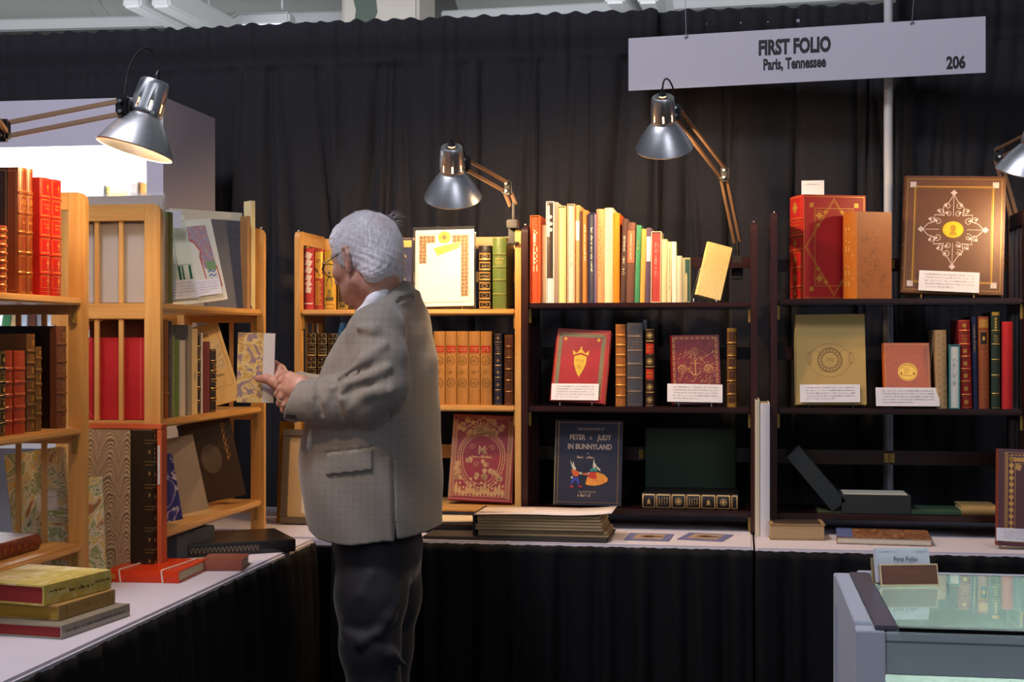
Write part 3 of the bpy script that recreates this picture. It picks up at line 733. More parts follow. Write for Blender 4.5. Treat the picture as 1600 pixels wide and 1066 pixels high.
# business card holder on the glass
hx = onZ(1376, 917, GZ); hx2 = onZ(1467, 916, GZ)
cw = (hx2-hx).length
Mh = RZ(math.atan2(hx2.y-hx.y, hx2.x-hx.x))
hr = thing('card_holder', 'small walnut business card holder standing on the glass showcase', 'card holder', (hx.x, hx.y, GZ+.001), Mh)
WAL = wood('walnut', '4a1f0c', '7a3c1a', .5, 0, .1); CREAM = varied('holder_edge', 'cdb58a', .35, metal=.5)
tl = Matrix.Rotation(R(-14), 4, 'X')
MB().box(0, -.002, 0, cw, .003, .032, .0006, tl).build('front_plate', CREAM, hr)
MB().box(.0022, -.0035, .002, cw-.0022, -.0021, .030, .0004, tl).build('wood_face', WAL, hr)
MB().box(.0, .0045, -.0, cw, .034, .0035, .0008).build('base', varied('holder_base', '6a5a50', .4), hr)
MB().box(-.002, .030, .003, cw*.98, .034, .045, .0008, tl).build('back_plate', CREAM, hr)
cs = thing('business_cards', 'stack of white First Folio business cards in the walnut holder', 'business cards', (hx.x, hx.y, GZ+.001), Mh)
Mc = Matrix.Translation((0, .010, .004)) @ Matrix.Rotation(R(-16), 4, 'X')
MB().box(.0, 0, 0, cw*.92, .014, .0505, .0002, Mc).build('cards', paper('d9dde6'), cs)
k = Ink(); k.text('First Folio', cw*.50, .0335, .0105, sx=.85, bold=.006)
k.build('name_print', ink('2c3038'), cs, lambda x, z: tuple(Mc @ Vector((x-.0, -.0004, z))))
k = Ink().ticks(.006, .030, .0445, .0013, 2).ticks(cw*.66, cw*.88, .0452, .0012, 3).ticks(cw*.68, cw*.88, .0432, .0012, 4).ticks(cw*.30, cw*.66, .0275, .0011, 5)
k.build('small_print', ink('7f8590'), cs, lambda x, z: tuple(Mc @ Vector((x, -.0004, z))))

# things inside the showcase
GOLDC = cloth('a08c4e'); 
def flatbook(label, c, w, d, t, yaw, mat, z, pg=None, rot=None, **k):
    """book lying flat: spine towards local -Y, front cover up"""
    return Book(label, t, w, d, mat, Vector(c)+RZ(yaw) @ Vector((-w/2, 0, 0)) + Vector((0, 0, t/2+z+.0006)), RZ(yaw) @ RY(R(90)), pg=pg, **k)
# ================================================================== BOOKS ON THE BACK CASES
GO = gilt(); GOP = gilt('e8c878', .3); CRI = ink('e9dfc0'); DKI = ink('2a2018'); PGD = pages('c8a25a')
def slip(px0, px1, ytop, Yf, z, d, label, mat, inside=None, group=None, word=None, wm=None, seed=0, inset=.004, lean=0, place='on the top shelf, first dark bookcase'):
    """slipcase open towards the viewer with a book inside (book kept as its own thing)"""
    a, b = onY(px0, 500, Yf), onY(px1, 500, Yf); t = onY((px0+px1)/2, ytop, Yf); w = (b.x-a.x)*.985; h = t.z-z; x = (a.x+b.x)/2
    r = thing('slipcase', label+' slipcase '+place, 'slipcase', (x, Yf, z+.0005), RY(lean), group); th = .0022
    MB().box(-w/2, 0, 0, -w/2+th, d, h).box(w/2-th, 0, 0, w/2, d, h).box(-w/2+th, 0, 0, w/2-th, d, th).box(-w/2+th, 0, h-th, w/2-th, d, h).box(-w/2+th, d-th, th, w/2-th, d, h-th).build('case_shell', mat, r)
    if inside is not None:
        iw = w-2*th-.0012
        M = Matrix.Translation((x, Yf, z+.0005)) @ RY(lean).to_4x4() @ Matrix.Translation((0, .0018, th+.0004))
        bk = Book('book inside the '+label+' slipcase '+place.replace('first dark bookcase', 'dark bookcase'), iw, h-2*th-.003, d-.008, inside, M.translation, RY(lean), group=group, rnd=.2)
        if wm: bk.spine_words(bk.h*.35, bk.h*.85, wm, seed, .5, word)
        return bk
YS = 4.395
# ---- first dark case, top shelf
z = TZ+z1[2]; G = 'books on the top shelf of the first dark bookcase'
slip(828, 843.5, 337, YS-.02, z, .19, 'orange red', cloth('e0642c'), cloth('dd4a1c'), G, wm=CRI, seed=2)
def sb(px0, px1, y, label, col, d=.16, mk=cloth, Y=YS, **k):
    return spine_at(px0, px1, y, Y, z, d, label, mk(col), **k)
b = sb(843.6, 852.4, 352, 'thin cream book directly right of the orange red slipcase', 'ecd9a6', .17, paper, group=G)
MB().box(-.0075, 0, 0, -.0015, .004, b.h).build('spine_strip', cloth('d98a54'), b.root)
b = slip(853, 865.5, 315, YS-.015, z, .24, 'tall white, dark topped', paper('e8dcd2'), paper('e6dad6'), G)
k = Ink().fill(-b.t*.49, b.h*.24, b.t*.49, b.h*.998, 8); k.build('dark_jacket', ink('3a2c26', .4), b.root, b.sp)
k = Ink().fill(-b.t*.44, b.h*.66, -b.t*.05, b.h*.97, 3).disc(b.t*.05, b.h*.86, b.t*.3).disc(b.t*.12, b.h*.79, b.t*.3).disc(b.t*.12, b.h*.73, b.t*.3); k.build('jacket_lettering', CRI, b.root, lambda x, zz: (x, b.ys(x)-.0009, zz))
sb(865.6, 871, 316, 'thin dusty pink board beside the dark topped white slipcase', 'd6bfb4', .24, paper, group=G)
slip(871.2, 884.5, 322, YS, z, .22, 'pale yellow green', paper('e8cf9a'), paper('dfdb92'), G)
b = slip(886, 898, 319, YS-.004, z, .23, 'cream with peach top', paper('e5b88c'), paper('e6dcc0'), G, wm=ink('a9a69a'), seed=7)
b = sb(898.4, 906, 321, 'tan book with a small white spine label', 'd8a468', .22, cloth, group=G); b.spine_label(b.h*.64, b.h*.84, paper('efe9e2'))
b = sb(906.2, 909, 330, 'thin dark brown board beside the amber book', '5c3a28', .17, cloth, group=G, rnd=0)
b = sb(909.2, 918.5, 329, 'amber orange book with pale lettering down the spine', 'd5843a', .17, cloth, group=G); b.spine_words(b.h*.45, b.h*.86, CRI, 4, .3)
b = slip(919.5, 929, 333, YS-.006, z, .18, 'narrow navy', cloth('3a3464'), cloth('44474e'), G, wm=CRI, seed=5)
sb(929.2, 931.2, 335, 'very thin lilac board beside the navy slipcase', 'b79cc0', .18, paper, group=G, rnd=0)
b = sb(931.4, 943.8, 327, 'peach book with tall brown lettering down its spine', 'e2a06a', .20, cloth, group=G)
k = Ink(); [k.arc(-.0005, b.h*(.86-.047*j), .0034, (.6, 2.2, 3.9, 5.2)[j % 4], (.6, 2.2, 3.9, 5.2)[j % 4]+4.3, .0011) for j in range(13)]; k.build('lettering', ink('7a3a28'), b.root, b.sp)
b = sb(944.2, 957.6, 325, 'pale green cream thick book between the peach and vivid orange ones', 'dfe0b4', .21, paper, group=G)
b = sb(958, 968, 333, 'vivid orange book with bright orange boards', 'f08a14', .20, cloth, group=G); b.cover.data.materials.append(cloth('e85c14'))
for p in b.cover.data.polygons:
    if abs(p.normal.x) > .9: p.material_index = 1
b = sb(969, 977.5, 342, 'dark brown narrow book with white lettering, leaning slightly', '4a3028', .15, cloth, group=G, lean=R(1.5)); b.spine_words(b.h*.30, b.h*.55, CRI, 8, .5); b.spine_words(b.h*.6, b.h*.8, CRI, 9, .4)
b = sb(978, 990.8, 348, 'thick brown book with a salmon spine label', '6a4436', .15, cloth, group=G, lean=R(1)); b.spine_label(b.h*.5, b.h*.9, cloth('e2714e')); k = Ink().ticks(-b.h*.87, -b.h*.53, -.002, .004, 3, rot=True); k.build('label_lettering', CRI, b.root, lambda x, zz: (x, b.ys(x)-.0009, zz))
b = sb(991.3, 999, 352, 'narrow green book with gold lines, beside the salmon labelled one', '3f8a60', .15, leather, group=G, lean=R(1.5)); b.spine_words(b.h*.68, b.h*.8, GO, 3, .5)
b = sb(999.6, 1007.5, 358, 'narrow yellow book right of the green one', 'dba850', .14, cloth, group=G, lean=R(1.5))
b = sb(1008, 1015.8, 356, 'narrow purple book with a white spine label', '54405a', .16, cloth, group=G, lean=R(1)); b.spine_label(b.h*.55, b.h*.88, paper('ece6e6'), None)
b = slip(1016.4, 1032.4, 362, YS, z, .14, 'cream and rust red', paper('ead6b0'), cloth('b8403a'), G, wm=ink('d98a78'), seed=11, lean=R(.6))
b = sb(1033, 1041.6, 374, 'cream book right of the rust red slipcased one', 'ead9a4', .14, paper, group=G, lean=R(.6))
b = sb(1042.2, 1049.4, 378, 'narrow cream book edged in dark green', 'e2cfa2', .13, paper, group=G, lean=R(.4)); b.spine_words(b.h*.2, b.h*.9, ink('6a8060'), 3, .2)
b = sb(1050, 1057, 378, 'white spined book with olive green boards', 'ece8d6', .13, paper, group=G); b.cover.data.materials.append(cloth('6f8230'))
for p in b.cover.data.polygons:
    if abs(p.normal.x) > .9: p.material_index = 1
b = sb(1057.4, 1065.6, 400, 'short worn cream book in front of the olive boards', 'e6cfb0', .06, paper, group=G, Y=YS-.012)
b = sb(1066, 1078.6, 403, 'short grey green book with a dark green arch on its spine', 'a3a27c', .08, cloth, group=G, Y=YS-.012, rnd=.1)
k = Ink().fill(-.0035, b.h*.02, .0105, b.h*.96, 4); k.build('dark_arch', ink('234a40'), b.root, b.sp)
k = Ink().fill(-.0035, b.h*.02, .003, b.h*.55, 3).disc(-.0002, b.h*.55, .0032, 5.); k.build('tan_tongue', ink('c9b27e'), b.root, lambda x, zz: (x, b.ys(x)-.0009, zz))
STRAW = marbled('straw_paper', [(.3, 'c8a860'), (.5, 'e0cd8e'), (.7, 'd8bc74')], 220, 1, wave=False)
def easel(label, c, yaw, w=.10, mat=None, name='book_easel'):
    mat = mat or STEEL
    r = thing(name, label, 'easel', c, RZ(yaw), 'wire easels under the displayed books')
    MB().tube([(-w/2, -.020, .012), (-w/2, -.022, .003), (-w/2, .0, .003), (-w/2, .09, .003)], .0014, 6).tube([(w/2, -.020, .012), (w/2, -.022, .003), (w/2, 0, .003), (w/2, .09, .003)], .0014, 6).tube([(-w/2, .05, .003), (0, .085, .11), (w/2, .05, .003)], .0014, 6).build('wire_frame', mat, r, True)
    return r
c = onY(1106, 466, 4.39)
b = facing(.080, .172, .020, 'straw coloured book leaning to the right at the end of the top shelf', STRAW, (c.x, 4.39, z), R(14), R(10), R(15), bt=.003)
easel('thin wire easel under the leaning straw coloured book', (c.x-.012, 4.40, z), R(10), .07)

# ---- first dark case, middle shelf
z = TZ+z1[1]; G = 'books on the middle shelf of the first dark bookcase'
def framed(b, m, ins, w, dbl=True, nm='gilt_tooling'):
    k = Ink().rect(ins, ins, b.d-ins, b.h-ins, w)
    if dbl: k.rect(ins+.006, ins+.006, b.d-ins-.006, b.h-ins-.006, w*.6)
    return k
RM = leather('7e1418', .35)
b = face_px(856, 944, 515, 628, 4.385, z, .030, 'red leather book with gold crowned shield, at left of the shelf', leather('a01c1c', .33), lean=R(13), roll=R(3), yaw=R(-6), bt=.003)
framed(b, GO, .012, .0008).build('gilt_frame', GO, b.root, b.fc)
k = Ink().rect(.020, .020, b.d-.020, b.h-.020, .011); k.build('grey_green_border', varied('border_green', '6e6a4c', .45, vary=.3, scale=160), b.root, b.fc)
cx, cy = b.d*.5, b.h*.52; k = Ink().poly([(cx-.020, cy+.024), (cx, cy+.030), (cx+.020, cy+.024), (cx+.019, cy), (cx+.010, cy-.024), (cx, cy-.042), (cx-.010, cy-.024), (cx-.019, cy)])
k.build('gilt_shield', gilt('e8b840', .3), b.root, lambda x, y: (b.t/2+.0007, x, y)); k = Ink(); k.poly([(cx-.024, cy+.028), (cx-.026, cy+.044), (cx-.014, cy+.034), (cx, cy+.050), (cx+.014, cy+.034), (cx+.026, cy+.044), (cx+.024, cy+.028), (cx, cy+.036)]); k.disc(cx, cy+.052, .003)
k.build('gilt_crown', gilt('e8b840', .3), b.root, lambda x, y: (b.t/2+.0007, x, y)); k = Ink().fleuron(b.d*.2, b.h*.86, .006); k.build('corner_ornament', GO, b.root, b.fc); k = Ink().fleuron(b.d*.8, b.h*.86, .006); k.build('corner_ornament', gilt('e8b840', .3), b.root, lambda x, y: (b.t/2+.0007, x, y))
k = Ink().spiral(cx-.007, cy+.010, .006, 0, 1.2, .0009).spiral(cx+.007, cy+.010, .006, 3, 1.2, .0009).spiral(cx, cy-.010, .008, 1, 1.3, .001); k.build('shield_detail', ink('8a3a14'), b.root, lambda x, y: (b.t/2+.0011, x, y))
card_on(b, -.004, .150, .052, 'white description card at the foot of the red shield book', 1, tilt=R(-3)); easel('wire easel under the red shield book', (onY(900, 600, 4.385).x, 4.40, z), 0, .10)
b = sb(961.5, 977.5, 507, 'slim tan calf book with rows of gold lines', 'a8642c', .15, leather, group=G, bands=(.12, .25, .37, .49, .62, .74, .86)); b.spine_panels(GO, False, False)
b = sb(979, 1004.5, 505, 'thick navy book in a shiny clear wrapper', '2c2a38', .17, leather, group=G, bands=(.17, .33, .5, .66, .83)); b.spine_panels(gilt('8a6a4a'), False, True, 3)
MB().lathe([(.0, 0)], 3); k = Ink().fill(-b.t*.49, .001, b.t*.49, b.h+.001, 10); k.build('clear_wrapper', film('wrapper', .05, .06), b.root, lambda x, zz: (x, b.ys(x)-.0032, zz))
rr = thing('paper_slip', 'small grey paper slip sticking out of the wrapped navy book', 'bookmark', (onY(1006, 500, YS).x, YS+.05, z+b.h-.02)); MB().box(-.006, 0, 0, .006, .0004, .031).build('slip', paper('8a8a92'), rr)
b = sb(1008, 1022.5, 514, 'dark brown book with gilt rosettes and two red labels', '2c1610', .15, leather, group=G, bands=(.17, .33, .5, .66, .83))
k = Ink()
for q in (.08, .42, .58, .92):
    pass
zs_ = [0, .17, .33, .5, .66, .83, 1]
for i in (0, 1, 3, 5): k.circle(0, b.h*(zs_[i]+zs_[i+1])/2, b.t*.33, .001).fleuron(0, b.h*(zs_[i]+zs_[i+1])/2, b.t*.28); [k.line([(-b.t*.44, b.h*q), (b.t*.44, b.h*q)], .0012, seg=.003) for q in (zs_[i]+.012, zs_[i+1]-.012)]
k.build('gilt_tooling', GOP, b.root, b.sp)
for i in (2, 4): b.spine_label(b.h*(zs_[i]+.02), b.h*(zs_[i+1]-.02), leather('c02a18'), GO, seed=i)
b = face_px(1050, 1127, 522, 628, 4.39, z, .028, 'dark crimson book with gold anchor and monogram tooling', marbled('crimson_tooled', [(.35, '5a1014'), (.55, '7e181c'), (.75, '6a1418')], 60, 2, wave=False, rough=.35), lean=R(12), roll=R(-1), yaw=R(6), bt=.003)
k = framed(b, GO, .007, .0006)
for i in range(11):
    yy = .016+i*(b.h-.032)/10
    for xx in (.010, b.d-.010): k.circle(xx, yy, .0030, .0014, sy=1.7, n=10)
for i in range(8):
    xx = .018+i*(b.d-.036)/7
    for yy in (.010, b.h-.010): k.circle(xx, yy, .0030, .0012, sy=.8, n=10)
cx, cy = b.d*.5, b.h*.50
k.line([(cx, cy+.028), (cx, cy-.018)], .0032).arc(cx, cy, .017, 3.3, 6.1, .0026).circle(cx, cy+.030, .004, .0016).line([(cx-.014, cy+.019), (cx+.014, cy+.019)], .0020)
for s in (-1, 1): k.spiral(cx+s*.040, cy+.002, .011, 0 if s > 0 else 3.14, 1.6*s, .0022).circle(cx+s*.040, cy+.002, .013, .0016).line([(cx+s*.006, cy+.003), (cx+s*.030, cy+.003)], .0009)
k.spiral(cx, cy+.055, .011, 1, 1.7, .0009).circle(cx, cy+.055, .012, .0007)
rg = random.Random(5)
for i in range(90): k.leaf(rg.uniform(.02, b.d-.02), rg.uniform(.05, b.h*.75), rg.uniform(.7, 1.1), rg.uniform(.006, .018), .0016)
k.build('gilt_tooling', gilt('d09a58', .4), b.root, b.fc)
card_on(b, -.006, .168, .056, 'white description card at the foot of the crimson anchor book', 2, tilt=R(2), dy=.010); easel('wire easel under the crimson anchor book', (onY(1086, 600, 4.39).x, 4.405, z), 0, .10)
b = sb(1135.5, 1151.5, 513, 'slim brown and gold book at the right end of the middle shelf', '4c2a16', .15, leather, group=G, bands=(.15, .32, .48, .64, .8)); b.spine_panels(GO, False, True, 6); k = Ink().fill(-b.t*.46, 0, b.t*.46, .012, 6).fill(-b.t*.46, b.h-.012, b.t*.46, b.h, 6); [Ink().fill(-b.t*.46, b.h*q-.004, b.t*.46, b.h*q+.004, 6).build('gilt_band', gilt('a87a34'), b.root, lambda x, zz: (x, b.ys(x)-b.bul(zz)-.0003, zz)) for q in (.15, .32, .48, .64, .8)]; k.build('gilt_ends', gilt('a87a34'), b.root, lambda x, zz: (x, b.ys(x)-b.bul(zz)-.0003, zz))

# ---- first dark case, bottom shelf
z = TZ+z1[0]
b = face_px(864, 970, 658, 789, 4.40, z, .014, 'navy picture book titled The Adventures of Peter and Judy in Bunnyland', cloth('1d2036', .5), lean=R(9), roll=R(.5), bt=.002, spine_mat=cloth('b8a86a'))
T_ = paper('b9a08a', .6)
Ink().text('THE ADVENTURES OF', b.d*.53, b.h*.895, .0105, sx=.82, bold=.01).build('top_line', T_, b.root, b.fc)
k = Ink().text('PETER', b.d*.335, b.h*.795, .0225, sx=.80, bold=.035).text('&', b.d*.535, b.h*.79, .014).text('JUDY', b.d*.735, b.h*.795, .0225, sx=.80, bold=.035)
k.text('IN BUNNYLAND', b.d*.52, b.h*.685, .0225, sx=.83, bold=.035)
k.build('title_lettering', T_, b.root, b.fc); k = Ink().text('BY', b.d*.5, b.h*.607, .0065).text('ILLUSTRATED BY', b.d*.5, b.h*.155, .0072).ticks(b.d*.34, b.d*.60, b.h*.55, .008, 5).ticks(b.d*.36, b.d*.58, b.h*.10, .010, 6)
k.build('credits', T_, b.root, b.fc)
k = Ink().line([(.012, .004), (.012, b.h-.004)], .0022).line([(b.d-.012, .004), (b.d-.012, b.h-.004)], .0022).line([(.004, b.h-.008), (b.d-.004, b.h-.008)], .0014).line([(.004, .009), (b.d-.004, .009)], .0014); k.build('gilt_frame', gilt('a8823c'), b.root, b.fc)
def figs(b):
    cov = lambda e: (lambda x, y: (b.t/2+.0004+e, x, y)); W_, H_ = b.d, b.h
    P = lambda u, v: (W_*u, H_*(1-v))
    def pol(nm, col, *ps): 
        k = Ink()
        for q in ps: k.poly([P(*a) for a in q])
        k.build(nm, ink(col), b.root, cov(pol.e)); pol.e += .00012
    pol.e = .0001
    # a rabbit boy in an orange jumper and a rabbit girl in a spotted orange skirt, dancing
    pol('figure_fur', 'cfcdb4', [(.235, .47), (.27, .52), (.285, .55), (.265, .56)], [(.285, .485), (.30, .54), (.325, .565), (.32, .60), (.285, .605), (.27, .56)], [(.365, .61), (.42, .62), (.41, .645), (.37, .63)], [(.27, .66), (.25, .67), (.26, .695), (.285, .68)], [(.585, .445), (.60, .50), (.625, .525), (.62, .56), (.58, .565), (.575, .53)], [(.62, .53), (.68, .57), (.69, .60), (.64, .575)], [(.46, .635), (.53, .61), (.53, .63), (.47, .65)])
    pol('figure_jumper', 'd8602a', [(.255, .585), (.32, .59), (.38, .615), (.37, .65), (.345, .665), (.29, .66), (.265, .62)], [(.42, .625), (.49, .62), (.50, .64), (.44, .65)])
    pol('figure_trousers', '3440a0', [(.29, .67), (.36, .675), (.385, .74), (.36, .765), (.325, .70), (.275, .76), (.24, .75)])
    pol('figure_shoes', 'a8263a', [(.25, .765), (.30, .775), (.285, .80), (.235, .795)], [(.375, .765), (.43, .775), (.415, .795), (.365, .79)])
    pol('figure_bodice', '2e8a80', [(.555, .565), (.63, .565), (.64, .60), (.53, .605), (.53, .585)])
    pol('figure_skirt', 'e8963a', [(.53, .61), (.65, .61), (.74, .635), (.80, .68), (.79, .72), (.70, .755), (.60, .77), (.50, .765), (.47, .75), (.49, .68)])
    pol('figure_apron', 'd03a2a', [(.53, .61), (.62, .61), (.635, .66), (.62, .695), (.53, .68), (.50, .66)])
    k = Ink(); rg = random.Random(4)
    for i in range(26): k.disc(*P(rg.uniform(.51, .76), rg.uniform(.70, .75) if i % 2 else rg.uniform(.66, .73)), .0011, n=6)
    k.build('skirt_dots', ink('b5522a'), b.root, cov(.0012))
figs(b)
c = onY(1078, 796, 4.40); w = onY(1153, 796, 4.40).x-onY(1003, 796, 4.40).x
fb = flatbook('thick book lying flat with black and gold spine panels towards the viewer', (c.x, 4.385, 0), w, .20, .046, 0, leather('15100e'), z, bands=(.145, .305, .46, .615, .77, .925), rnd=.35)
k = Ink(); hb = [0, .145, .305, .46, .615, .77, .925, 1]
for i in range(7):
    a0, a1 = fb.h*hb[i]+.0035, fb.h*hb[i+1]-.0035; x = fb.t*.42; k.rect(-x, a0, x, a1, .0024); k.line([(-x, a0-.0018), (x, a0-.0018)], .0008, seg=.003)
    if i in (0, 4): k.leaf(-x*.4, (a0+a1)/2, .3, x*1.1, .004).leaf(-x*.4, (a0+a1)/2, -.3, x*1.1, .004).disc(x*.3, (a0+a1)/2, .003)
    elif i in (2, 5): k.circle(0, (a0+a1)/2, x*.5, .0016).fleuron(0, (a0+a1)/2, x*.4)
    elif i in (1, 3):
        for j in range(4): k.ticks(-x*.6, x*.6, a0+(a1-a0)*(.16+.2*j), .003, 3+j)
k.build('gilt_tooling', varied('bright_gilt', 'e0b878', .4, metal=.4, vary=.1), fb.root, fb.sp)
w2 = onY(1149, 700, 4.50).x-onY(1005, 700, 4.50).x
r = thing('slipcase', 'plain dark green slipcase standing behind the flat black and gold book', 'slipcase', (onY(1077, 700, 4.5).x, 4.60, z+.001), RX(R(-2))); MB().box(-w2/2, -.012, 0, w2/2, .012, (796-683)*4.6/FP, .002).build('case_shell', cloth('2e4434', .7), r)

# ---- right dark case, top shelf
z = TZ+z2[2]; YR = 4.37; G = 'books on the top shelf of the right dark bookcase'
def turned(label, px_s0, px_s1, px_c1, ytop, ybot, Yf, z, col, mk=leather, t=None, yaw=R(24), **k):
    """stands upright, turned so that spine (left) and front cover both show"""
    c = onY(px_s1, 500, Yf); tt = (onY(px_s1, 500, Yf).x-onY(px_s0, 500, Yf).x)/math.sin(yaw); ww = (onY(px_c1, 500, Yf).x-c.x)/math.cos(yaw)
    tt = t or tt; h = (ybot-ytop)*Yf/FP; Rm = RZ(R(-90)+yaw)
    off = Rm @ Vector((-tt/2, 0, 0)); return Book(label, tt, h, ww, mk(col), Vector((c.x, Yf, z+.0006))+off, Rm, **k)
b = turned('large red leather book with gold diamond frame, at left of the right top shelf', 1233, 1253, 1356, 302, 463, 4.40, z, 'a8181c', bands=(.12, .30, .47, .61, .77), yaw=R(20), rnd=.3, bt=.0035, group=G)
k = framed(b, GO, .006, .0014, False); W_, H_ = b.d, b.h
k.rect(W_*.20, H_*.13, W_*.80, H_*.87, .0016)
for w_ in (.0016,):
    D = [(W_*.05, H_*.5), (W_*.5, H_*.965), (W_*.95, H_*.5), (W_*.5, H_*.035)]
    k.line(D, .0016, True); k.line([(W_*.075, H_*.5), (W_*.5, H_*.94), (W_*.925, H_*.5), (W_*.5, H_*.06)], .0010, True)
for sx, sy in ((.15, .10), (.85, .10), (.15, .90), (.85, .90)): k.fleuron(W_*sx, H_*sy, .010, .785)
for sx in (0, 1):
    for sy in (0, 1):
        X = lambda u: W_*(u if sx == 0 else 1-u); Y_ = lambda v: H_*(v if sy == 0 else 1-v)
        k.fleuron(X(.27), Y_(.20), .013).fleuron(X(.25), Y_(.29), .008, .5).fleuron(X(.37), Y_(.165), .008, .3); k.circle(X(.27), Y_(.20), .016, .001)
k.build('gilt_tooling', gilt('e0a848', .3), b.root, b.fc); b.spine_panels(GO, True, True, 4); BR = b
r = thing('description_card', 'white card sticking up behind the top of the large red book', 'card', onY(1270, 303, 4.45)+Vector((0, 0, -.03))); MB().box(-.034, 0, 0, .034, .0006, .071).build('card', WHITEC, r); k = Ink().ticks(-.022, .024, .058, .003, 3); k.build('printing', GREYINK, r, lambda x, y: (x, -.0005, y))
b = turned('tan calf book with decorated boards in a clear wrapper', 1317, 1336, 1396, 332, 465, 4.345, z, 'b4661e', yaw=R(26), rnd=.4, group=G)
k = Ink(); rg = random.Random(8)
for i in range(26): k.arc(rg.uniform(.2, .85)*b.d, rg.uniform(.15, .7)*b.h, rg.uniform(.004, .011), rg.uniform(0, 3), rg.uniform(3.5, 6), .0013)
k.build('cover_tooling', ink('7a4418'), b.root, b.fc); b.spine_words(b.h*.45, b.h*.95, GOP, 4, .5); b.spine_words(b.h*.08, b.h*.4, GOP, 9, .5)
k = Ink().fill(.004, .002, b.d, b.h-.002, 1); k.build('clear_wrapper', film('wrapper', .05, .06), b.root, lambda x, y: (b.t/2+.002, x, y))
YB2 = 4.365
b = face_px(1406, 1566, 281, 461, YB2, z, .030, 'large brown book with white scrollwork lozenge around an oval gold portrait', leather('5c361a', .45), yaw=R(-5), lean=R(13), roll=R(2.3), bt=.004, pg=pages('d8a440'), bands=(.2, .4, .6, .8))
W_, H_ = b.d, b.h; k = Ink().rect(.012, .010, W_-.010, H_-.010, .0012).rect(.034, .034, W_-.034, H_-.034, .0030).rect(.038, .038, W_-.038, H_-.038, .0007); k.build('gilt_frame', gilt('d8a640', .3), b.root, b.fc)
k = Ink(); cx, cy = W_*.5, H_*.54; sx_, sy_ = W_*.30, H_*.30
for q in range(4):
    fx, fy = (1, 1, -1, -1)[q], (1, -1, 1, -1)[q]
    pts = [(0, 1), (.14, .80), (.34, .62), (.30, .40), (.62, .42), (.60, .22), (.82, .16), (1, 0)]
    pp_ = []
    k.line([(cx+fx*sx_*u, cy+fy*sy_*v) for u, v in pts], .0018, seg=1)
    for (u, v, rr_) in ((.20, .66, .011), (.42, .50, .010), (.70, .26, .010), (.50, .22, .012), (.16, .44, .010)):
        k.spiral(cx+fx*sx_*u, cy+fy*sy_*v, rr_, 1+q, 1.25*fx*fy, .0016)
        k.leaf(cx+fx*sx_*u, cy+fy*sy_*v, math.atan2(fy*.7, fx), .012, .006)
    Ink().fleuron(cx+fx*(W_*.5-.028), H_/2+fy*(H_*.5-.028), .013, .785).build('corner_ornament', varied('silver_foil', 'd8c8c0', .45, metal=.3, vary=.05), b.root, b.fc)
for (u, v) in ((0, 1), (0, -1), (1, 0), (-1, 0)): k.fleuron(cx+sx_*u*1.05, cy+sy_*v*1.05, .010); k.line([(cx+sx_*u*.45, cy+sy_*v*.38), (cx+sx_*u*.95, cy+sy_*v*.95)], .0014)
k.build('silver_tooling', varied('silver_foil', 'd8c8c0', .45, metal=.3, vary=.05), b.root, b.fc)
k = Ink().disc(cx, cy, .030, .86, 32); k.build('gold_oval', gilt('e8c430', .4), b.root, b.fc)
k = Ink().disc(cx, cy+.004, .009, 1.2, 14).poly([(cx-.012, cy-.018), (cx+.012, cy-.018), (cx+.007, cy-.006), (cx-.007, cy-.006)]).circle(cx, cy, .028, .0008, .86); k.build('portrait', gilt('a88420', .5), b.root, lambda x, y: (b.t/2+.0008, x, y))
card_on(b, -.008, .172, .062, 'white description card at the foot of the large brown book', 3, tilt=R(1)); easel('wire easel under the large brown book', (onY(1480, 460, YB2).x, YB2+.015, z), 0, .15, BRASS)

# ---- right dark case, middle shelf
z = TZ+z2[1]
b = face_px(1242, 1354, 487, 624, 4.35, z, .040, 'beige cloth book with brown ring of small circles on its cover', cloth('b89a5c', .8), yaw=R(0), lean=R(10), bt=.003, roll=R(-.5), pg=pages('c09040'))
k = Ink(); cx, cy = b.d*.5, b.h*.49; k.circle(cx, cy, .036, .0016, n=40).circle(cx, cy, .024, .0012, n=36)
for i in range(18): k.circle(cx+.030*math.cos(i*.349), cy+.030*math.sin(i*.349), .0048, .0009, n=12)
k.circle(cx, cy, .060, .0006, .85, 40); 
for s in (-1, 1): k.circle(cx+s*.062, cy+.006, .007, .0005, 2.4); k.arc(cx+s*.045, cy+.012, .018, 0, 3.1, .0006)
k.spiral(cx-.006, cy, .007, 0, 1.2, .0007).spiral(cx+.006, cy, .007, 3.1, -1.2, .0007); k.build('cover_print', ink('5c3c20'), b.root, b.fc)
card_on(b, -.002, .176, .054, 'white description card at the foot of the beige ring book', 4, z0=.006); easel('wire easel under the beige ring book', (onY(1298, 600, 4.35).x, 4.365, z), 0, .13, BLACKP)
b = face_px(1381, 1456, 527, 622, 4.35, z, .022, 'small orange leather book with round gold medallion', leather('b5541c', .32), yaw=R(3), lean=R(12), bt=.003)
k = Ink().disc(b.d*.52, b.h*.54, .0285, .95, 32); k.build('gold_medallion', gilt('dca53c', .3), b.root, b.fc)
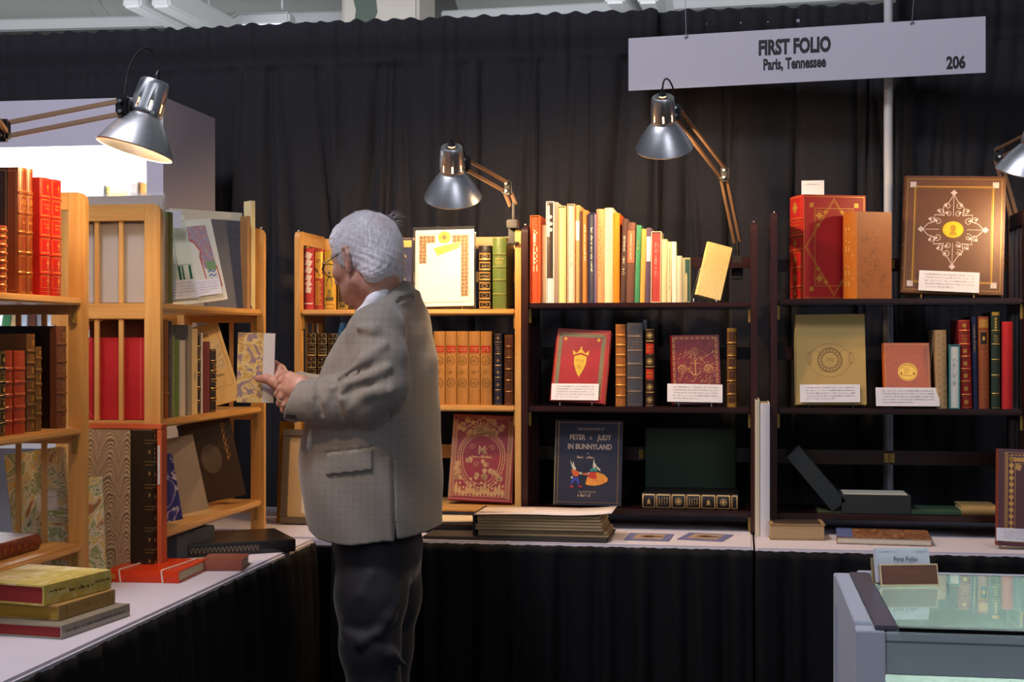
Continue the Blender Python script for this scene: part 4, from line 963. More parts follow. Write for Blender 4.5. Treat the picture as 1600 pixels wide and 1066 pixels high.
k = Ink().fill(b.d*.52-.014, b.h*.54-.012, b.d*.52+.014, b.h*.54-.0105, 1).leaf(b.d*.52-.017, b.h*.54, 4.5, .011, .005).leaf(b.d*.52+.017, b.h*.54, 4.9, .011, .005).line([(b.d*.52-.008, b.h*.54-.008), (b.d*.52-.008, b.h*.54+.014)], .001).line([(b.d*.52-.003, b.h*.54-.008), (b.d*.52-.003, b.h*.54+.016)], .001).line([(b.d*.52+.004, b.h*.54-.002), (b.d*.52+.004, b.h*.54+.014)], .001).arc(b.d*.52, b.h*.54, .021, .5, 2.6, .0012).circle(b.d*.52, b.h*.54, .025, .0008, .95); k.build('medallion_detail', ink('8a5018'), b.root, lambda x, y: (b.t/2+.0008, x, y))
k = Ink().rect(.007, .005, b.d-.005, b.h-.005, .0006); k.build('gilt_frame', GO, b.root, b.fc)
card_on(b, -.002, .184, .056, 'white description card at the foot of the small orange book', 5, z0=-.002, dy=.012); easel('wire easel under the small orange book', (onY(1412, 600, 4.35).x, 4.365, z), 0, .09, BLACKP)
G = 'books at the right of the middle shelf, right dark bookcase'; YQ = 4.345
b = spine_at(1464, 1481, 516, YQ, z, .16, 'tan book with patterned tan and black spine', cloth('a98a62'), group=G, lean=R(-1)); k = Ink()
for i in range(24): k.spiral(((i % 2)-.5)*b.t*.5, b.h*(i+.5)/24, .003, i, 1.1, .0008)
k.build('cover_print', DKI, b.root, b.sp)
b = slip(1483.5, 1500, 539, YQ-.006, z, .14, 'teal', cloth('3e8a90'), paper('dcdcd4'), G, place='on the middle shelf, right dark bookcase', wm=ink('9aa0a0'), seed=4)
b = spine_at(1501.2, 1519.6, 500, YQ, z, .17, 'red leather book with raised bands and small gold flowers', leather('8a1a1c'), group=G, bands=(.15, .30, .44, .58, .72, .87), lean=R(-1.5)); b.spine_panels(GO, True, False, 1)
b = spine_at(1520.6, 1529, 495, YQ+.01, z, .16, 'narrow navy blue book between the red and rust ones', leather('1c2648'), group=G, lean=R(-1)); b.spine_words(b.h*.6, b.h*.93, GO, 7, .4)
b = spine_at(1530, 1546.5, 495, YQ, z, .16, 'rust brown book with black centre panel and gold top label', leather('8e4628'), group=G, lean=R(-.5))
b.spine_label(b.h*.88, b.h*.97, gilt('d8a050')); k = Ink().fill(-b.t*.3, b.h*.70, b.t*.3, b.h*.83, 5); k.build('black_panel', ink('1a1410'), b.root, b.sp); k = Ink().rect(-b.t*.36, b.h*.69, b.t*.36, b.h*.84, .001).disc(0, b.h*.765, .004, 1.6); [k.spiral(s*b.t*.2, b.h*q, .004, 0, 1.1*s, .0007) for s in (-1, 1) for q in (.12, .18, .24, .62)]; k.rect(-b.t*.2, b.h*.28, b.t*.2, b.h*.58, .0008); k.build('gilt_tooling', GO, b.root, lambda x, y: (x, b.ys(x)-.0008, y))
b = spine_at(1549, 1563, 488, YQ, z, .16, 'dark green leather book with gilt top panel', leather('24382c'), group=G, bands=(.15, .34, .50, .66, .8)); b.spine_panels(GO, False, False, 2); k = Ink(); [k.fleuron(0, b.h*q, .005, q*9) for q in (.84, .87, .9, .93)]; k.fill(-b.t*.4, b.h*.965, b.t*.4, b.h, 5); k.build('gilt_top', GO, b.root, b.sp)
b = spine_at(1566, 1583, 503, YQ, z, .16, 'plain bright red book at the right end of the middle shelf', cloth('c01c20'), group=G); b.spine_words(b.h*.02, b.h*.05, GO, 7, .4)

# ---- right dark case, bottom shelf
z = TZ+z2[0]; DG = cloth('20282a', .75)
c = onY(1315, 797, 4.36); c2 = onY(1423, 797, 4.36); w = c2.x-c.x
r = thing('clamshell_box', 'dark green clamshell box lying open with its lid flap raised to the left', 'box', (c.x, 4.36, z+.001))
m = MB().box(0, 0, .0, w, .15, .004).box(0, 0, .004, w, .004, .056).box(0, .146, .004, w, .15, .056).box(0, .004, .004, .004, .146, .056).box(w-.004, .004, .004, w, .146, .056); m.build('tray', DG, r)
MB().box(-.070, .004, 0, -.001, .15, .004).build('hinge_flap', cloth('4a5030'), r)
a0 = onY(1305, 785, 4.36); a1 = onY(1233, 700, 4.36); L_ = math.hypot(a1.x-a0.x, a1.z-a0.z); an = math.atan2(a1.z-a0.z, a0.x-a1.x)
ML = Matrix.Translation((a0.x-c.x-.008, 0, .004)) @ Matrix.Rotation(an, 4, 'Y') @ Matrix.Translation((-L_, 0, 0))
MB().box(0, .0, .0, L_, .15, .004, 0, ML).box(0, 0, .004, .004, .15, .05, 0, ML).box(.004, 0, .004, L_, .004, .05, 0, ML).box(.004, .146, .004, L_, .15, .05, 0, ML).build('lid', DG, r)
r2 = flatbook('cream paged book lying inside the open dark green box', (c.x+w/2, 4.367, 0), w-.014, .134, .050, 0, paper('d9d2c0'), z+.006)
c = onY(1467, 801, 4.35); r = thing('flat_board', 'thin dark green board lying flat between the box and the gilt edged book', 'board', (c.x, 4.36, z+.001)); MB().box(-.078, 0, 0, .078, .15, .011, .001).build('board', cloth('2c4a34'), r)
c = onY(1532, 803, 4.35); b = flatbook('tan book lying flat with a pale gilt edge, behind the wine red ornate book', (c.x, 4.355, 0), .105, .15, .026, 0, paper('a88a58'), z, pg=pages('d8c088'))

# ---- pine back case, top shelf
z = TZ+zC[2]; YC = 4.40; G = 'books at the left of the pine back bookcase, top shelf'
b = spine_at(473.5, 490, 388, YC, z, .17, 'red cloth book with white ornament stamped on the spine', cloth('a82c24'), group=G); k = Ink()
for q in (.88, .76, .64): k.fleuron(0, b.h*q, b.t*.42, .4).circle(0, b.h*q, b.t*.3, .001)
for q in (.52, .42, .32): k.fleuron(0, b.h*q, b.t*.38, q*7)
k.fill(-b.t*.4, b.h*.09, b.t*.4, b.h*.11, 4); k.build('stamped_ornament', ink('d8c8b0'), b.root, b.sp)
b = spine_at(490.6, 504.5, 390, YC, z, .18, 'red cloth book with a gold picture spine, second from the left upright', cloth('a03018'), group=G); k = Ink().fill(-b.t*.40, b.h*.52, b.t*.44, b.h*.96, 5)
for i in range(12): k.fill(-b.t*.38, b.h*(.08+.034*i), b.t*(.3-.2*(i % 3)*.3), b.h*(.08+.034*i+.02), 4)
k.build('gilt_picture', gilt('dba63c'), b.root, b.sp); k = Ink().leaf(b.t*.1, b.h*.55, 1.3, .05, .02).spiral(-.002, b.h*.8, .008, 0, 1.2, .002).leaf(0, b.h*.6, 2.2, .03, .008); k.build('dark_figure', ink('6a3014'), b.root, lambda x, y: (x, b.ys(x)-.0009, y))
b = spine_at(505, 524, 392, YC, z, .17, 'yellow picture spined book with a dark standing figure', cloth('d0962c'), group=G); k = Ink().fill(-b.t*.46, b.h*.14, b.t*.36, b.h*.995, 6); k.build('yellow_panel', gilt('e8b840', .5), b.root, b.sp)
k = Ink().leaf(0, b.h*.30, 1.57, .055, .022).disc(0, b.h*.62, .005).line([(-.003, b.h*.32), (-.004, b.h*.2)], .003).line([(.003, b.h*.32), (.003, b.h*.2)], .003).fill(-b.t*.36, b.h*.15, b.t*.34, b.h*.21, 3).rect(-b.t*.36, b.h*.02, b.t*.34, b.h*.09, .0015).line([(-b.t*.46, 0), (-b.t*.46, b.h)], .002); k.build('dark_figure', ink('5a4a20'), b.root, lambda x, y: (x, b.ys(x)-.0009, y))
b = spine_at(527, 543, 390, YC, z, .17, 'second yellow and dark picture spined book, beside the man’s chin', cloth('3a2c10'), group=G); k = Ink().rect(-b.t*.44, 0.003, b.t*.44, b.h*.11, .003).line([(-b.t*.44, 0), (-b.t*.44, b.h)], .002).rect(-b.t*.3, b.h*.03, b.t*.3, b.h*.08, .002); k.build('yellow_frame', gilt('e8b840', .5), b.root, b.sp)
b = face_px(600, 641, 363, 474, 4.42, z, .030, 'dark blue and gold illustrated book half hidden behind the man’s head', cloth('20203e', .5), lean=R(10))
k = Ink().fill(.004, b.h*.87, b.d-.004, b.h*.97, 2).leaf(b.d*.25, 0.01, 1.35, b.h*.75, .05).leaf(b.d*.75, .01, 1.75, b.h*.55, .04); k.spiral(b.d*.6, b.h*.72, .014, 0, 1.4, .003); k.build('gilt_picture', gilt('e2c060', .35), b.root, b.fc)
WB = paper('eae4d2', .45)
b = face_px(646, 740, 352, 474, 4.405, z, .046, 'large ivory book with gilt cornered border, brightly lit under the lamp', WB, lean=R(8), roll=R(-1), yaw=R(3), bt=.003, spine_mat=paper('c8b28a'), rnd=.3)
W_, H_ = b.d, b.h; k = Ink()
rg = random.Random(3)
def orn(k, x0, y0, x1, y1, st=.012):
    nx, ny = max(1, round((x1-x0)/st)), max(1, round((y1-y0)/st))
    for i in range(nx):
        for j in range(ny):
            x, y = x0+(i+.5)*(x1-x0)/nx, y0+(j+.5)*(y1-y0)/ny; q = (i+j) % 2
            k.spiral(x, y, st*.42, 1.57*(i+2*j), 1.2*(1 if q else -1), .0017); k.leaf(x, y, .8+1.57*(i+j), st*.5, st*.3)
kb = Ink().fill(.018, H_*.56, .042, H_-.018, 1).fill(.042, H_-.042, W_*.36, H_-.018, 1).fill(W_*.64, H_-.042, W_-.042, H_-.018, 1).fill(W_-.042, .03, W_-.018, H_-.018, 1); kb.build('tan_border', paper('b88a56'), b.root, lambda x, y: (b.t/2+.0002, x, y))
orn(k, .018, H_*.56, .042, H_-.018); orn(k, .042, H_-.042, W_*.36, H_-.018); orn(k, W_*.64, H_-.042, W_-.042, H_-.018); orn(k, W_-.042, .03, W_-.018, H_-.018)
k.rect(.012, .012, W_-.012, H_-.012, .0010).rect(.015, .015, W_-.015, H_-.015, .0005)
k.build('gilt_border', varied('border_brown', '3c240e', .5, metal=.1), b.root, b.fc)
k = Ink().disc(W_*.51, H_*.90, .021, .95, 20).poly([(W_*.33, H_*.76), (W_*.78, H_*.84), (W_*.76, H_*.76), (W_*.4, H_*.66)]); k.build('gold_corner', gilt('d8b83a', .35), b.root, b.fc)
k = Ink().circle(W_*.51, H_*.90, .012, .0014).fleuron(W_*.51, H_*.90, .010); k.build('cross_ornament', ink('4a3a14'), b.root, lambda x, y: (b.t/2+.0008, x, y))
k = Ink().fill(-.002, -.001, W_+.001, H_+.010, 1); k.build('clear_wrapper', film('wrapper2', .04, .08), b.root, lambda x, y: (b.t/2+.003, x, y))
easel('wire easel under the ivory gilt cornered book', (onY(693, 480, 4.4).x, 4.42, z), 0, .12, BRASS)
b = spine_at(747.5, 766.5, 384, YC, z, .15, 'black and gold spined book right of the ivory one', leather('1c1610'), bands=(.14, .29, .44, .6, .76, .9), rnd=.5)
k = Ink(); zz_ = [0, .14, .29, .44, .6, .76, .9, 1]
for i in range(6):
    q0, q1 = b.h*zz_[i]+.003, b.h*zz_[i+1]-.003; k.fill(-b.t*.46, q0, b.t*.46, q0+.0045, 6).fill(-b.t*.46, q1-.0045, b.t*.46, q1, 6).line([(-b.t*.43, q0), (-b.t*.43, q1)], .0016).line([(b.t*.43, q0), (b.t*.43, q1)], .0016)
    if i in (3, 4): k.ticks(-b.t*.36, b.t*.38, (q0+q1)/2-.003, .006, i)
    else: k.circle(0, (q0+q1)/2, b.t*.22, .0016, .6, 14)
k.build('gilt_tooling', gilt('d8a858', .3), b.root, b.sp)
b = spine_at(769, 790.5, 371, YC, z, .16, 'thick green leather book right of the black and gold one', leather('5c6e34', .38), bands=(.2, .4, .58, .76), rnd=.5); b.spine_panels(gilt('b8a860'), False, False, 2)
k = Ink()
for j in range(2): k.ticks(-b.t*.3, b.t*.34, b.h*(.69-.05*j), .005, j)
k.build('lettering', gilt('c8b060'), b.root, b.sp)
# ---- pine back case, middle shelf
z = TZ+zC[1]; G = 'matching black and gold volumes on the middle shelf of the pine back bookcase'
for i, nm in enumerate(('leftmost', 'second', 'third', 'fourth and nearest the sleeve')):
    x0 = 478.5+16.6*i
    b = spine_at(x0, x0+15.4, 521, YC, z, .15, 'black and gold tooled volume, %s, left of the man' % nm, leather('14100c'), group=G, bands=(.16, .33, .5, .67, .84), rnd=.5)
    k = Ink()
    for j, q in enumerate((.08, .245, .415, .585, .755, .92)):
        y = b.h*q; h_ = b.h*.07
        k.rect(-b.t*.42, y-h_, b.t*.42, y+h_, .0014)
        if j in (2, 4): k.ticks(-b.t*.34, b.t*.36, y+.002, .004, j).ticks(-b.t*.34, b.t*.36, y-.007, .004, j+5).fill(-b.t*.4, y-h_, b.t*.4, y-h_+.003, 4)
        else: k.line([(-b.t*.32, y), (0, y+h_*.75), (b.t*.32, y), (0, y-h_*.75)], .0018, True).disc(0, y, .0022)
    k.build('gilt_tooling', gilt('c8a058', .3), b.root, b.sp)
G = 'matching tan volumes with red labels on the middle shelf of the pine back bookcase'
for i, nm in enumerate(('partly hidden by the man’s back', 'second from the man', 'third, in the middle of the set', 'fourth, next to last', 'last, next to the navy book')):
    x0 = 677.0+18.3*i
    b = spine_at(x0, x0+17.6, 518, YC, z, .16, 'tan volume with a red spine label, '+nm, leather('b07838', .45), group=G, rnd=.5)
    b.spine_label(b.h*.71, b.h*.80, leather('b0241c'), GOP, seed=i); k = Ink(); k2 = Ink()
    for q in (.60, .30):
        y = b.h*q; a = b.t*.36; oc = [(a*math.cos(.3927+.7854*j), y+a*1.1*math.sin(.3927+.7854*j)) for j in range(8)]; k.line(oc, .0022, True); k2.fleuron(0, y, a*.6)
    for j in range(5): k2.leaf(0, b.h*.45, .4+j*1.2, b.t*.3, .003)
    for q in (.03, .06, .70, .81): k2.line([(-b.t*.45, b.h*q), (b.t*.45, b.h*q)], .0008, seg=.003)
    k.build('brown_octagons', ink('6a3c1c'), b.root, b.sp); k2.build('gilt_tooling', gilt('b8843c'), b.root, lambda x, y: (x, b.ys(x)-.0007, y))
b = spine_at(771.8, 784, 521, YC, z, .15, 'narrow navy and gold book right of the tan volumes', leather('1c2238'), bands=(.2, .37, .54, .7, .86), rnd=.5); b.spine_panels(gilt('b88a4a'), True, False, 2)
b = spine_at(787.5, 801.5, 523, YC, z, .15, 'narrow brown and gold book at the right end of the middle shelf, pine back bookcase', leather('4a2618'), bands=(.18, .34, .5, .66, .82), rnd=.5); b.spine_panels(gilt('a87838'), False, True, 2)
# ---- pine back case, bottom shelf
z = TZ+zC[0]
b = face_px(697, 798, 646, 781, 4.405, z, .034, 'ornate crimson and gold book leaning on the lowest shelf of the pine back bookcase', leather('8e1a2a', .35), lean=R(10), roll=R(1.6), yaw=R(-3), bt=.003)
W_, H_ = b.d, b.h; k = Ink().rect(.006, .006, W_-.006, H_-.006, .0014).rect(.020, .016, W_-.020, H_-.012, .0014)
for s in (-1, 1):
    for j in range(44): y = .012+j*(H_-.034)/43; x = W_/2+s*(W_/2-.013); k.leaf(x, y, 1.57-s*.9, .009, .0030); k.leaf(x, y, 1.57+s*.9, .008, .0028)
for q in (.30, .335, .37): k.line([(W_*.5+W_*q*math.cos(a*.1745), H_*.52+(W_*q*1.05)*(math.sin(a*.1745)*(1.0 if a < 18 else 1.35))) for a in range(36)], .0022, True, seg=1)
for a in range(48): t_ = a*.1309; k.leaf(W_*.5+W_*.35*math.cos(t_), H_*.52+W_*.365*math.sin(t_)*(1.0 if math.sin(t_) > 0 else 1.35), t_+.8, .010, .0034)
k.text('M', W_*.50, H_*.585, .040, sx=.8, bold=.01).text('K', W_*.56, H_*.575, .030, sx=.8).ticks(W_*.33, W_*.69, H_*.50, .008, 2)
k.spiral(W_*.35, H_*.62, .010, 0, 1.2, .0016).spiral(W_*.66, H_*.62, .010, 3, -1.2, .0016).spiral(W_*.42, H_*.42, .010, 0, 1.2, .0014).spiral(W_*.6, H_*.42, .010, 3, -1.2, .0014)
rg = random.Random(9)
for j in range(14): x = .028+j*(W_-.056)/13; k.leaf(x, .014, 1.57, .035+.014*math.cos(j*1.6), .013); k.disc(x, .056+.014*math.cos(j*1.6), .0042, n=8)
for j in range(44):
    x = rg.uniform(.024, W_-.024); y = rg.uniform(.07, .13) if j % 2 else rg.uniform(H_-.06, H_-.016); k.fleuron(x, y, rg.uniform(.008, .012), rg.random()*3, 5)
for j in range(13): a = 3.1416*j/12; k.leaf(W_*.5, H_*.78, a, .05, .005)
k.line([(W_*.2, H_*.83), (W_*.5, H_*.97), (W_*.8, H_*.83)], .004); k.build('gilt_tooling', varied('tan_gilt', 'd4a468', .45, metal=.45, vary=.15, scale=200), b.root, b.fc)
k = Ink().fill(0.002, .002, W_-.002, H_-.002, 1); k.build('clear_wrapper', film('wrapper2', .04, .08), b.root, lambda x, y: (b.t/2+.0025, x, y))
# ================================================================== ON THE BACK TABLES
c = onZ(852, 838, TZ)
PAGE_OLD = varied('album_pages', 'b59a72', .8, vary=.25, scale=1, stretch=(900, 5, 5), bmp=.4)
def plane_box(m, pts, z0, z1):
    return m.prism([(p.x, p.y) for p in pts], z0, z1)
# dark portfolio board under the album, its grey edge towards the viewer
pts = [onZ(652, 846, TZ), onZ(990, 853, TZ), onZ(968, 826, TZ), onZ(690, 826, TZ)]
pts = [Vector((-.60, 4.064, 0)), Vector((-.02-.26, 4.064, 0)), Vector((-.30, 4.30, 0)), Vector((-.66, 4.30, 0))]
x0, x1 = onZ(655, 846, TZ).x, onZ(948, 850, TZ).x
r = thing('portfolio_board', 'wide dark grey portfolio board lying under the thick old album', 'portfolio', ((x0+x1)/2, 4.17, TZ+.001)); MB().box(-(x1-x0)/2, -.105, 0, (x1-x0)/2, .125, .009, .002).build('board', varied('portfolio', '3c3836', .6), r)
xa, xb = onZ(738, 845, TZ).x, onZ(950, 845, TZ).x; ya = 4.085
r = thing('photo_album', 'thick old album with tan page edges on the back table, white sheet on top', 'album', ((xa+xb)/2, ya, TZ+.0105)); hw = (xb-xa)/2
rg = random.Random(2)
for i in range(7):
    o_ = rg.uniform(-.003, .004); MB().box(-hw+.006+o_, .002+o_, .001+i*.0088, hw-.004*i+o_, .20, .001+i*.0088+.0080, .002).build('page_gathering', PAGE_OLD, r)
MB().box(-hw-.004, 0, 0, -hw+.004, .20, .066, .002).build('album_spine', ink('2a2422'), r)
MB().box(-hw+.004, -.002, -.0, hw+.01, .205, .0009).build('lower_board', ink('4a4038'), r)
v = []; f = []; n = 16
for j, y in enumerate((-.014, .17)):
    for i in range(n+1):
        u = i/n; v.append((-hw+.002+u*(hw*2+.012), y+.012*u, .0645+.012*max(0, (u-.6)/.4)**2+.003*math.sin(u*4)))
for i in range(n): f.append((i, i+1, n+2+i, n+1+i))
o = mesh_obj('cover_sheet', (v, f), paper('e6dad6'), r, True); md = o.modifiers.new('t', 'SOLIDIFY'); md.thickness = .0012
MB().box(-hw+.01, .03, .067, -.03, .13, .0676).build('inner_sheet', paper('e8d8cc'), r)
a = onZ(660, 832, TZ); r = thing('loose_sheet', 'cream loose sheet fanned out left of the thick album', 'paper', (onZ(716, 815, TZ).x, 4.31, TZ+.030), RZ(R(8))); MB().box(-.13, -.085, 0, .10, .075, .004, .0005).build('sheet', paper('e6cfa4'), r)
r = thing('dark_folder', 'dark brown folder lying under the cream sheet beside the man’s jacket', 'folder', (onZ(700, 825, TZ).x, 4.30, TZ+.0105), RZ(R(4))); MB().box(-.15, -.10, 0, .09, .09, .017, .003).build('folder', varied('folder_brown', '2c201c', .5), r)
def prt(px0, px1, label, seed):
    p = onZ((px0+px1)/2, 840, TZ); w = (onZ(px1, 840, TZ)-onZ(px0, 840, TZ)).length*.88
    r = thing('print_sheet', label, 'print', (p.x, p.y, TZ+.0008), RZ(R(-3 if seed == 1 else -12)))
    MB().box(-w/2, -.075, 0, w/2, .075, .0012).build('mount', paper('6a6c96'), r)
    k = Ink().fill(-w*.33, -.05, w*.33, .055, 1); k.build('tan_print', paper('a88f78'), r, lambda x, y: (x, y, .0015))
    k = Ink().disc(0, .005, .018, 1.1, 14).leaf(-.03, .0, .3, .03, .02).leaf(.01, 0, .2, .035, .02).ticks(-.03, .03, -.035, .006, seed); k.build('dark_drawing', ink('4a2e2c'), r, lambda x, y: (x, y, .0018))
prt(975, 1054, 'small blue mounted print lying left on the white table', 1); prt(1062, 1143, 'small blue mounted print lying right, near the table gap', 2)
# tall thin white folios standing in the gap between the dark cases
for i, (q0, q1, y0, lab, cc, Y) in enumerate(((1180, 1187, 626, 'tall thin cream folio standing left in the gap between the dark bookcases', 'd8cbb0', 4.27), (1187.5, 1203, 631, 'tall white folio spine standing right in the gap between the dark bookcases', 'dcd8da', 4.27))):
    spine_at(q0, q1, y0, Y, TZ, .24, lab, paper(cc), group='tall folios in the gap', rnd=.15, cat='folio')
c = onZ(1241, 845, TZ); OLD = varied('old_pages', 'a98a64', .85, vary=.25, scale=1, stretch=(5, 900, 5), bmp=.4)
b = flatbook('thick worn old book with a dark pictured cover lying beside the tall folios', (c.x, c.y+.20, 0), .158, .195, .047, R(180+3), varied('worn_tan', '9c7a52', .7, vary=.3, scale=20), TZ, pg=pages('b89a70'), bt=.004, rnd=.5)
k = Ink().fill(.008, .010, b.d-.006, b.h-.010, 1); k.build('dark_picture', varied('old_picture', '3a2c22', .6, vary=.8, scale=25), b.root, lambda x, y: (-b.t/2-.0005, x, y)) if False else k.build('dark_picture', varied('old_picture', '3a2c22', .6, vary=.8, scale=25), b.root, lambda x, y: (-b.t/2-.0005, x, y))
c = onZ(1388, 853, TZ)
PATB = marbled('brown_pattern', [(.3, '3a2018'), (.5, '7a4c30'), (.62, 'b08058'), (.75, '5a2e20')], 55, 1.5, wave=False)
b = flatbook('thin book with a brown patterned cover and blue end strip lying on the table', (c.x, c.y+.215, 0), .262, .21, .020, R(180-3), PATB, TZ, pg=pages('dcd0b8'), bt=.002, rnd=.3)
k = Ink().fill(.0, b.h-.045, b.d, b.h, 1); k.build('blue_strip', cloth('4c5c8c'), b.root, lambda x, y: (-b.t/2-.0005, x, y))
k = Ink(); [k.circle(b.d*(.2+.2*j), .02+.022*i, .007, .0012, n=12) for i in range(9) for j in range(4)]; k.build('gilt_circles', gilt('b88a5a'), b.root, lambda x, y: (-b.t/2-.0005, x, y))
MB().box(-.001, 0, 0, .001, .001, .001)
b = face_px(1556, 1660, 704, 846, 4.12, TZ, .028, 'wine red ornate book with gilt border leaning at the right end of the table', leather('55202a', .4), lean=R(9), roll=R(2), bt=.004, spine_mat=leather('7a3a28'), rnd=.4)
k = Ink(); W_, H_ = b.d, b.h
k.rect(.022, .010, W_-.012, H_-.010, .001).rect(.030, .018, W_-.018, H_-.018, .001).rect(.050, .040, W_-.03, H_-.040, .0012)
for j in range(34):
    y = .014+j*(H_-.028)/33; k.leaf(.024, y, .5, .006, .003); k.leaf(.024, y, -.5, .006, .003)
for j in range(13): y = .028+j*(H_-.056)/12; k.disc(.040, y, .0066, n=8).disc(.040, y+.0095, .0022, n=6)
for j in range(12): x = .040+j*(W_-.07)/11; k.disc(x, H_-.029, .0066, n=8).disc(x+.008, H_-.029, .0022, n=6).leaf(x, H_-.014, -.5, .006, .003)
k.fleuron(.058, H_-.05, .012, .5); k.build('gilt_border', gilt('c08a44', .35), b.root, b.fc)
k = Ink().fill(W_*.52, H_*.46, W_*.9, H_*.80, 1); k.build('gilt_panel', gilt('b88a30', .4), b.root, b.fc)
k = Ink(); [k.spiral(W_*.56+.02*i, H_*(.5+.085*j), .008, i, 1.2, .0015) for i in range(4) for j in range(4)]; k.build('panel_pattern', ink('5a2420'), b.root, lambda x, y: (b.t/2+.0008, x, y))
card_on(b, .012, .20, .036, 'white description card at the foot of the wine red ornate book', 8, z0=.012, dy=.004)
easel('brass easel under the wine red ornate book', (onY(1600, 850, 4.13).x, 4.145, TZ+.001), 0, .12, BRASS)
# framed picture leaning at the corner of the pine case
def frame(px0, px1, y0, Y, label, mf, inner, seed, yaw):
    c = onZ((px0+px1)/2, 812, TZ); w = (onY(px1, 600, Y)-onY(px0, 600, Y)).length; h = (TZ+0-onY(px0, y0, Y).z)*-1
    Rm = RZ(yaw) @ RX(R(-7)); p = onY((px0+px1)/2, 700, Y)
    r = thing('picture_frame', label, 'picture frame', (p.x, Y, TZ+.002), Rm)
    fw = .022
    MB().box(-w/2, -.012, 0, w/2, .004, fw, .002).box(-w/2, -.012, h-fw, w/2, .004, h, .002).box(-w/2, -.012, fw, -w/2+fw, .004, h-fw, .002).box(w/2-fw, -.012, fw, w/2, .004, h-fw, .002).build('frame', mf, r)
    MB().box(-w/2+fw, -.003, fw, w/2-fw, .003, h-fw).build('mount', paper('c9a878'), r)
    k = Ink().fill(-w/2+fw+.045, fw+.012, w/2-fw-.02, h-fw-.012, 1); k.build('drawing_sheet', paper('e2d6b8'), r, lambda x, y: (x, -.0036, y))
    k = Ink(); [k.spiral(-w/2+fw+.075, h*q, .011, q*9, 1.4, .0014).leaf(-w/2+fw+.072, h*q+.01, 1, .02, .005) for q in (.25, .52, .55, .74, .86)]; k.build('drawing', ink('6a7076'), r, lambda x, y: (x, -.004, y))
    return r
frame(438, 560, 672, 4.325, 'grey framed drawing with tan mount standing behind the man', varied('frame_grey', '6a5c50', .4, metal=.2), None, 1, R(0))
r = thing('picture_frame', 'narrow gold edged frame leaning behind the grey framed drawing', 'picture frame', (onY(434, 700, 4.345).x+.05, 4.348, TZ+.002), RX(R(-6.0))); MB().box(-.055, -.003, 0, .055, .002, .322, .001).build('frame', varied('frame_gold', '8a6018', .35, metal=.7, vary=.3, scale=40), r)

# ================================================================== ON THE LEFT TABLE
ORANGE = leather('d83a0c', .35)
c0_, c1_ = onZ(158, 908, TZ), onZ(270, 912, TZ)
cc = (onZ(155, 897, TZ)+onZ(302, 905, TZ))/2
b = flatbook('vivid orange limp vellum book tied with pale laces on the left table', (onZ(222, 911, TZ).x, onZ(222, 911, TZ).y, 0), .182, .20, .028, R(2), ORANGE, TZ, pg=pages('c8b890'), bt=.003, rnd=.1)
LACE = paper('e8cdb8')
for q in (.22, .80):
    zt = b.h*q; MB().tube([(b.t/2+.001, b.d*.9, zt), (-b.t/2-.0015, b.d*.95, zt+.012), (-b.t/2-.0018, b.d*.5, zt+.006), (-b.t/2-.0018, .004, zt-.006), (-b.t/2, -.0022, zt-.006), (0, -.0022, zt-.004), (b.t/2, -.0022, zt-.002)], .0022, 8).build('lace_tie', LACE, b.root, True)
k = Ink().fleuron(.0, b.h*.10, .009, .785); k.build('gilt_ornament', gilt('e0a040'), b.root, b.sp)
c = onZ(345, 893, TZ)
b = flatbook('small reddish brown book lying right of the orange book', (c.x, c.y, 0), .105, .12, .026, R(10), leather('8a4c3c', .4), TZ, pg=pages('b8a088'), rnd=.15)
c = onZ(365, 868, TZ)
b = flatbook('large dark portfolio book with patterned edge lying on the left table', (onZ(378, 868, TZ).x, onZ(378, 868, TZ).y+.01, 0), .29, .25, .034, R(32), leather('1c1a18', .3), TZ, pg=pages('5a4a38'), rnd=.1)
k = Ink(); [k.line([(-.007, b.h*(i+.1)/26), (.007, b.h*(i+.5)/26), (-.007, b.h*(i+.9)/26)], .0011) for i in range(17)]; k.build('white_pattern', ink('b8a890'), b.root, b.sp)
k = Ink().rect(.03, .05, b.d-.03, b.h-.05, .0012).spiral(b.d*.5, b.h*.45, .02, 0, 1.5, .003).leaf(b.d*.5, b.h*.5, .5, .05, .02); k.build('cover_tooling', ink('5a5248', .35), b.root, lambda x, y: (-b.t/2-.0006, x, y))
c = onZ(290, 858, TZ); r = thing('storage_box', 'grey blue cardboard box under the lowest shelf of the middle pine bookcase', 'box', (-1.545, 3.66, TZ+.001), RZ(R(84))); MB().box(-.10, -.09, 0, .12, .09, .068, .003).build('box', varied('box_greyblue', '3f4650', .6), r)
# marbled folio in its orange slipcase in front of the middle case
COMB = combed('combed_paper', [(.08, '5a4440'), (.25, 'b8946c'), (.40, 'e0cca4'), (.52, '9a6650'), (.66, '6e6858'), (.85, 'd0b48a')], 21)
p0 = onY(136, 876, 3.33); pR = onY(250, 880, 3.33); h = onY(200, 664, 3.33).z-TZ
OS = cloth('c85c30')
ws = .200; r = thing('slipcase', 'orange slipcase around the tall folio with comb marbled boards', 'slipcase', (pR.x, 3.335, TZ+.001), RZ(R(-3)))
m = MB().box(-ws, 0, 0, 0, .003, .0); m = MB()
m.box(-ws, .004, h-.012, -.0005, .035, h, .001).box(-.0125, .004, 0, 0, .035, h-.0125, .001).box(-ws, .004, 0, -.013, .035, .003).box(-ws, .030, .0032, -.013, .035, h-.0125).build('case_shell', OS, r)
MB().box(-.0095, .0020, h*.60, -.0035, .0038, h*.86).build('spine_label', paper('d0c8c0'), r)
bk = Book('tall folio with brown comb marbled boards and dark green leather spine', .024, h-.017, ws-.018, COMB, (0, 0, 0), RZ(0), spine_mat=leather('20180e'), bands=(.16, .31, .46, .61, .77, .92), rnd=.3)
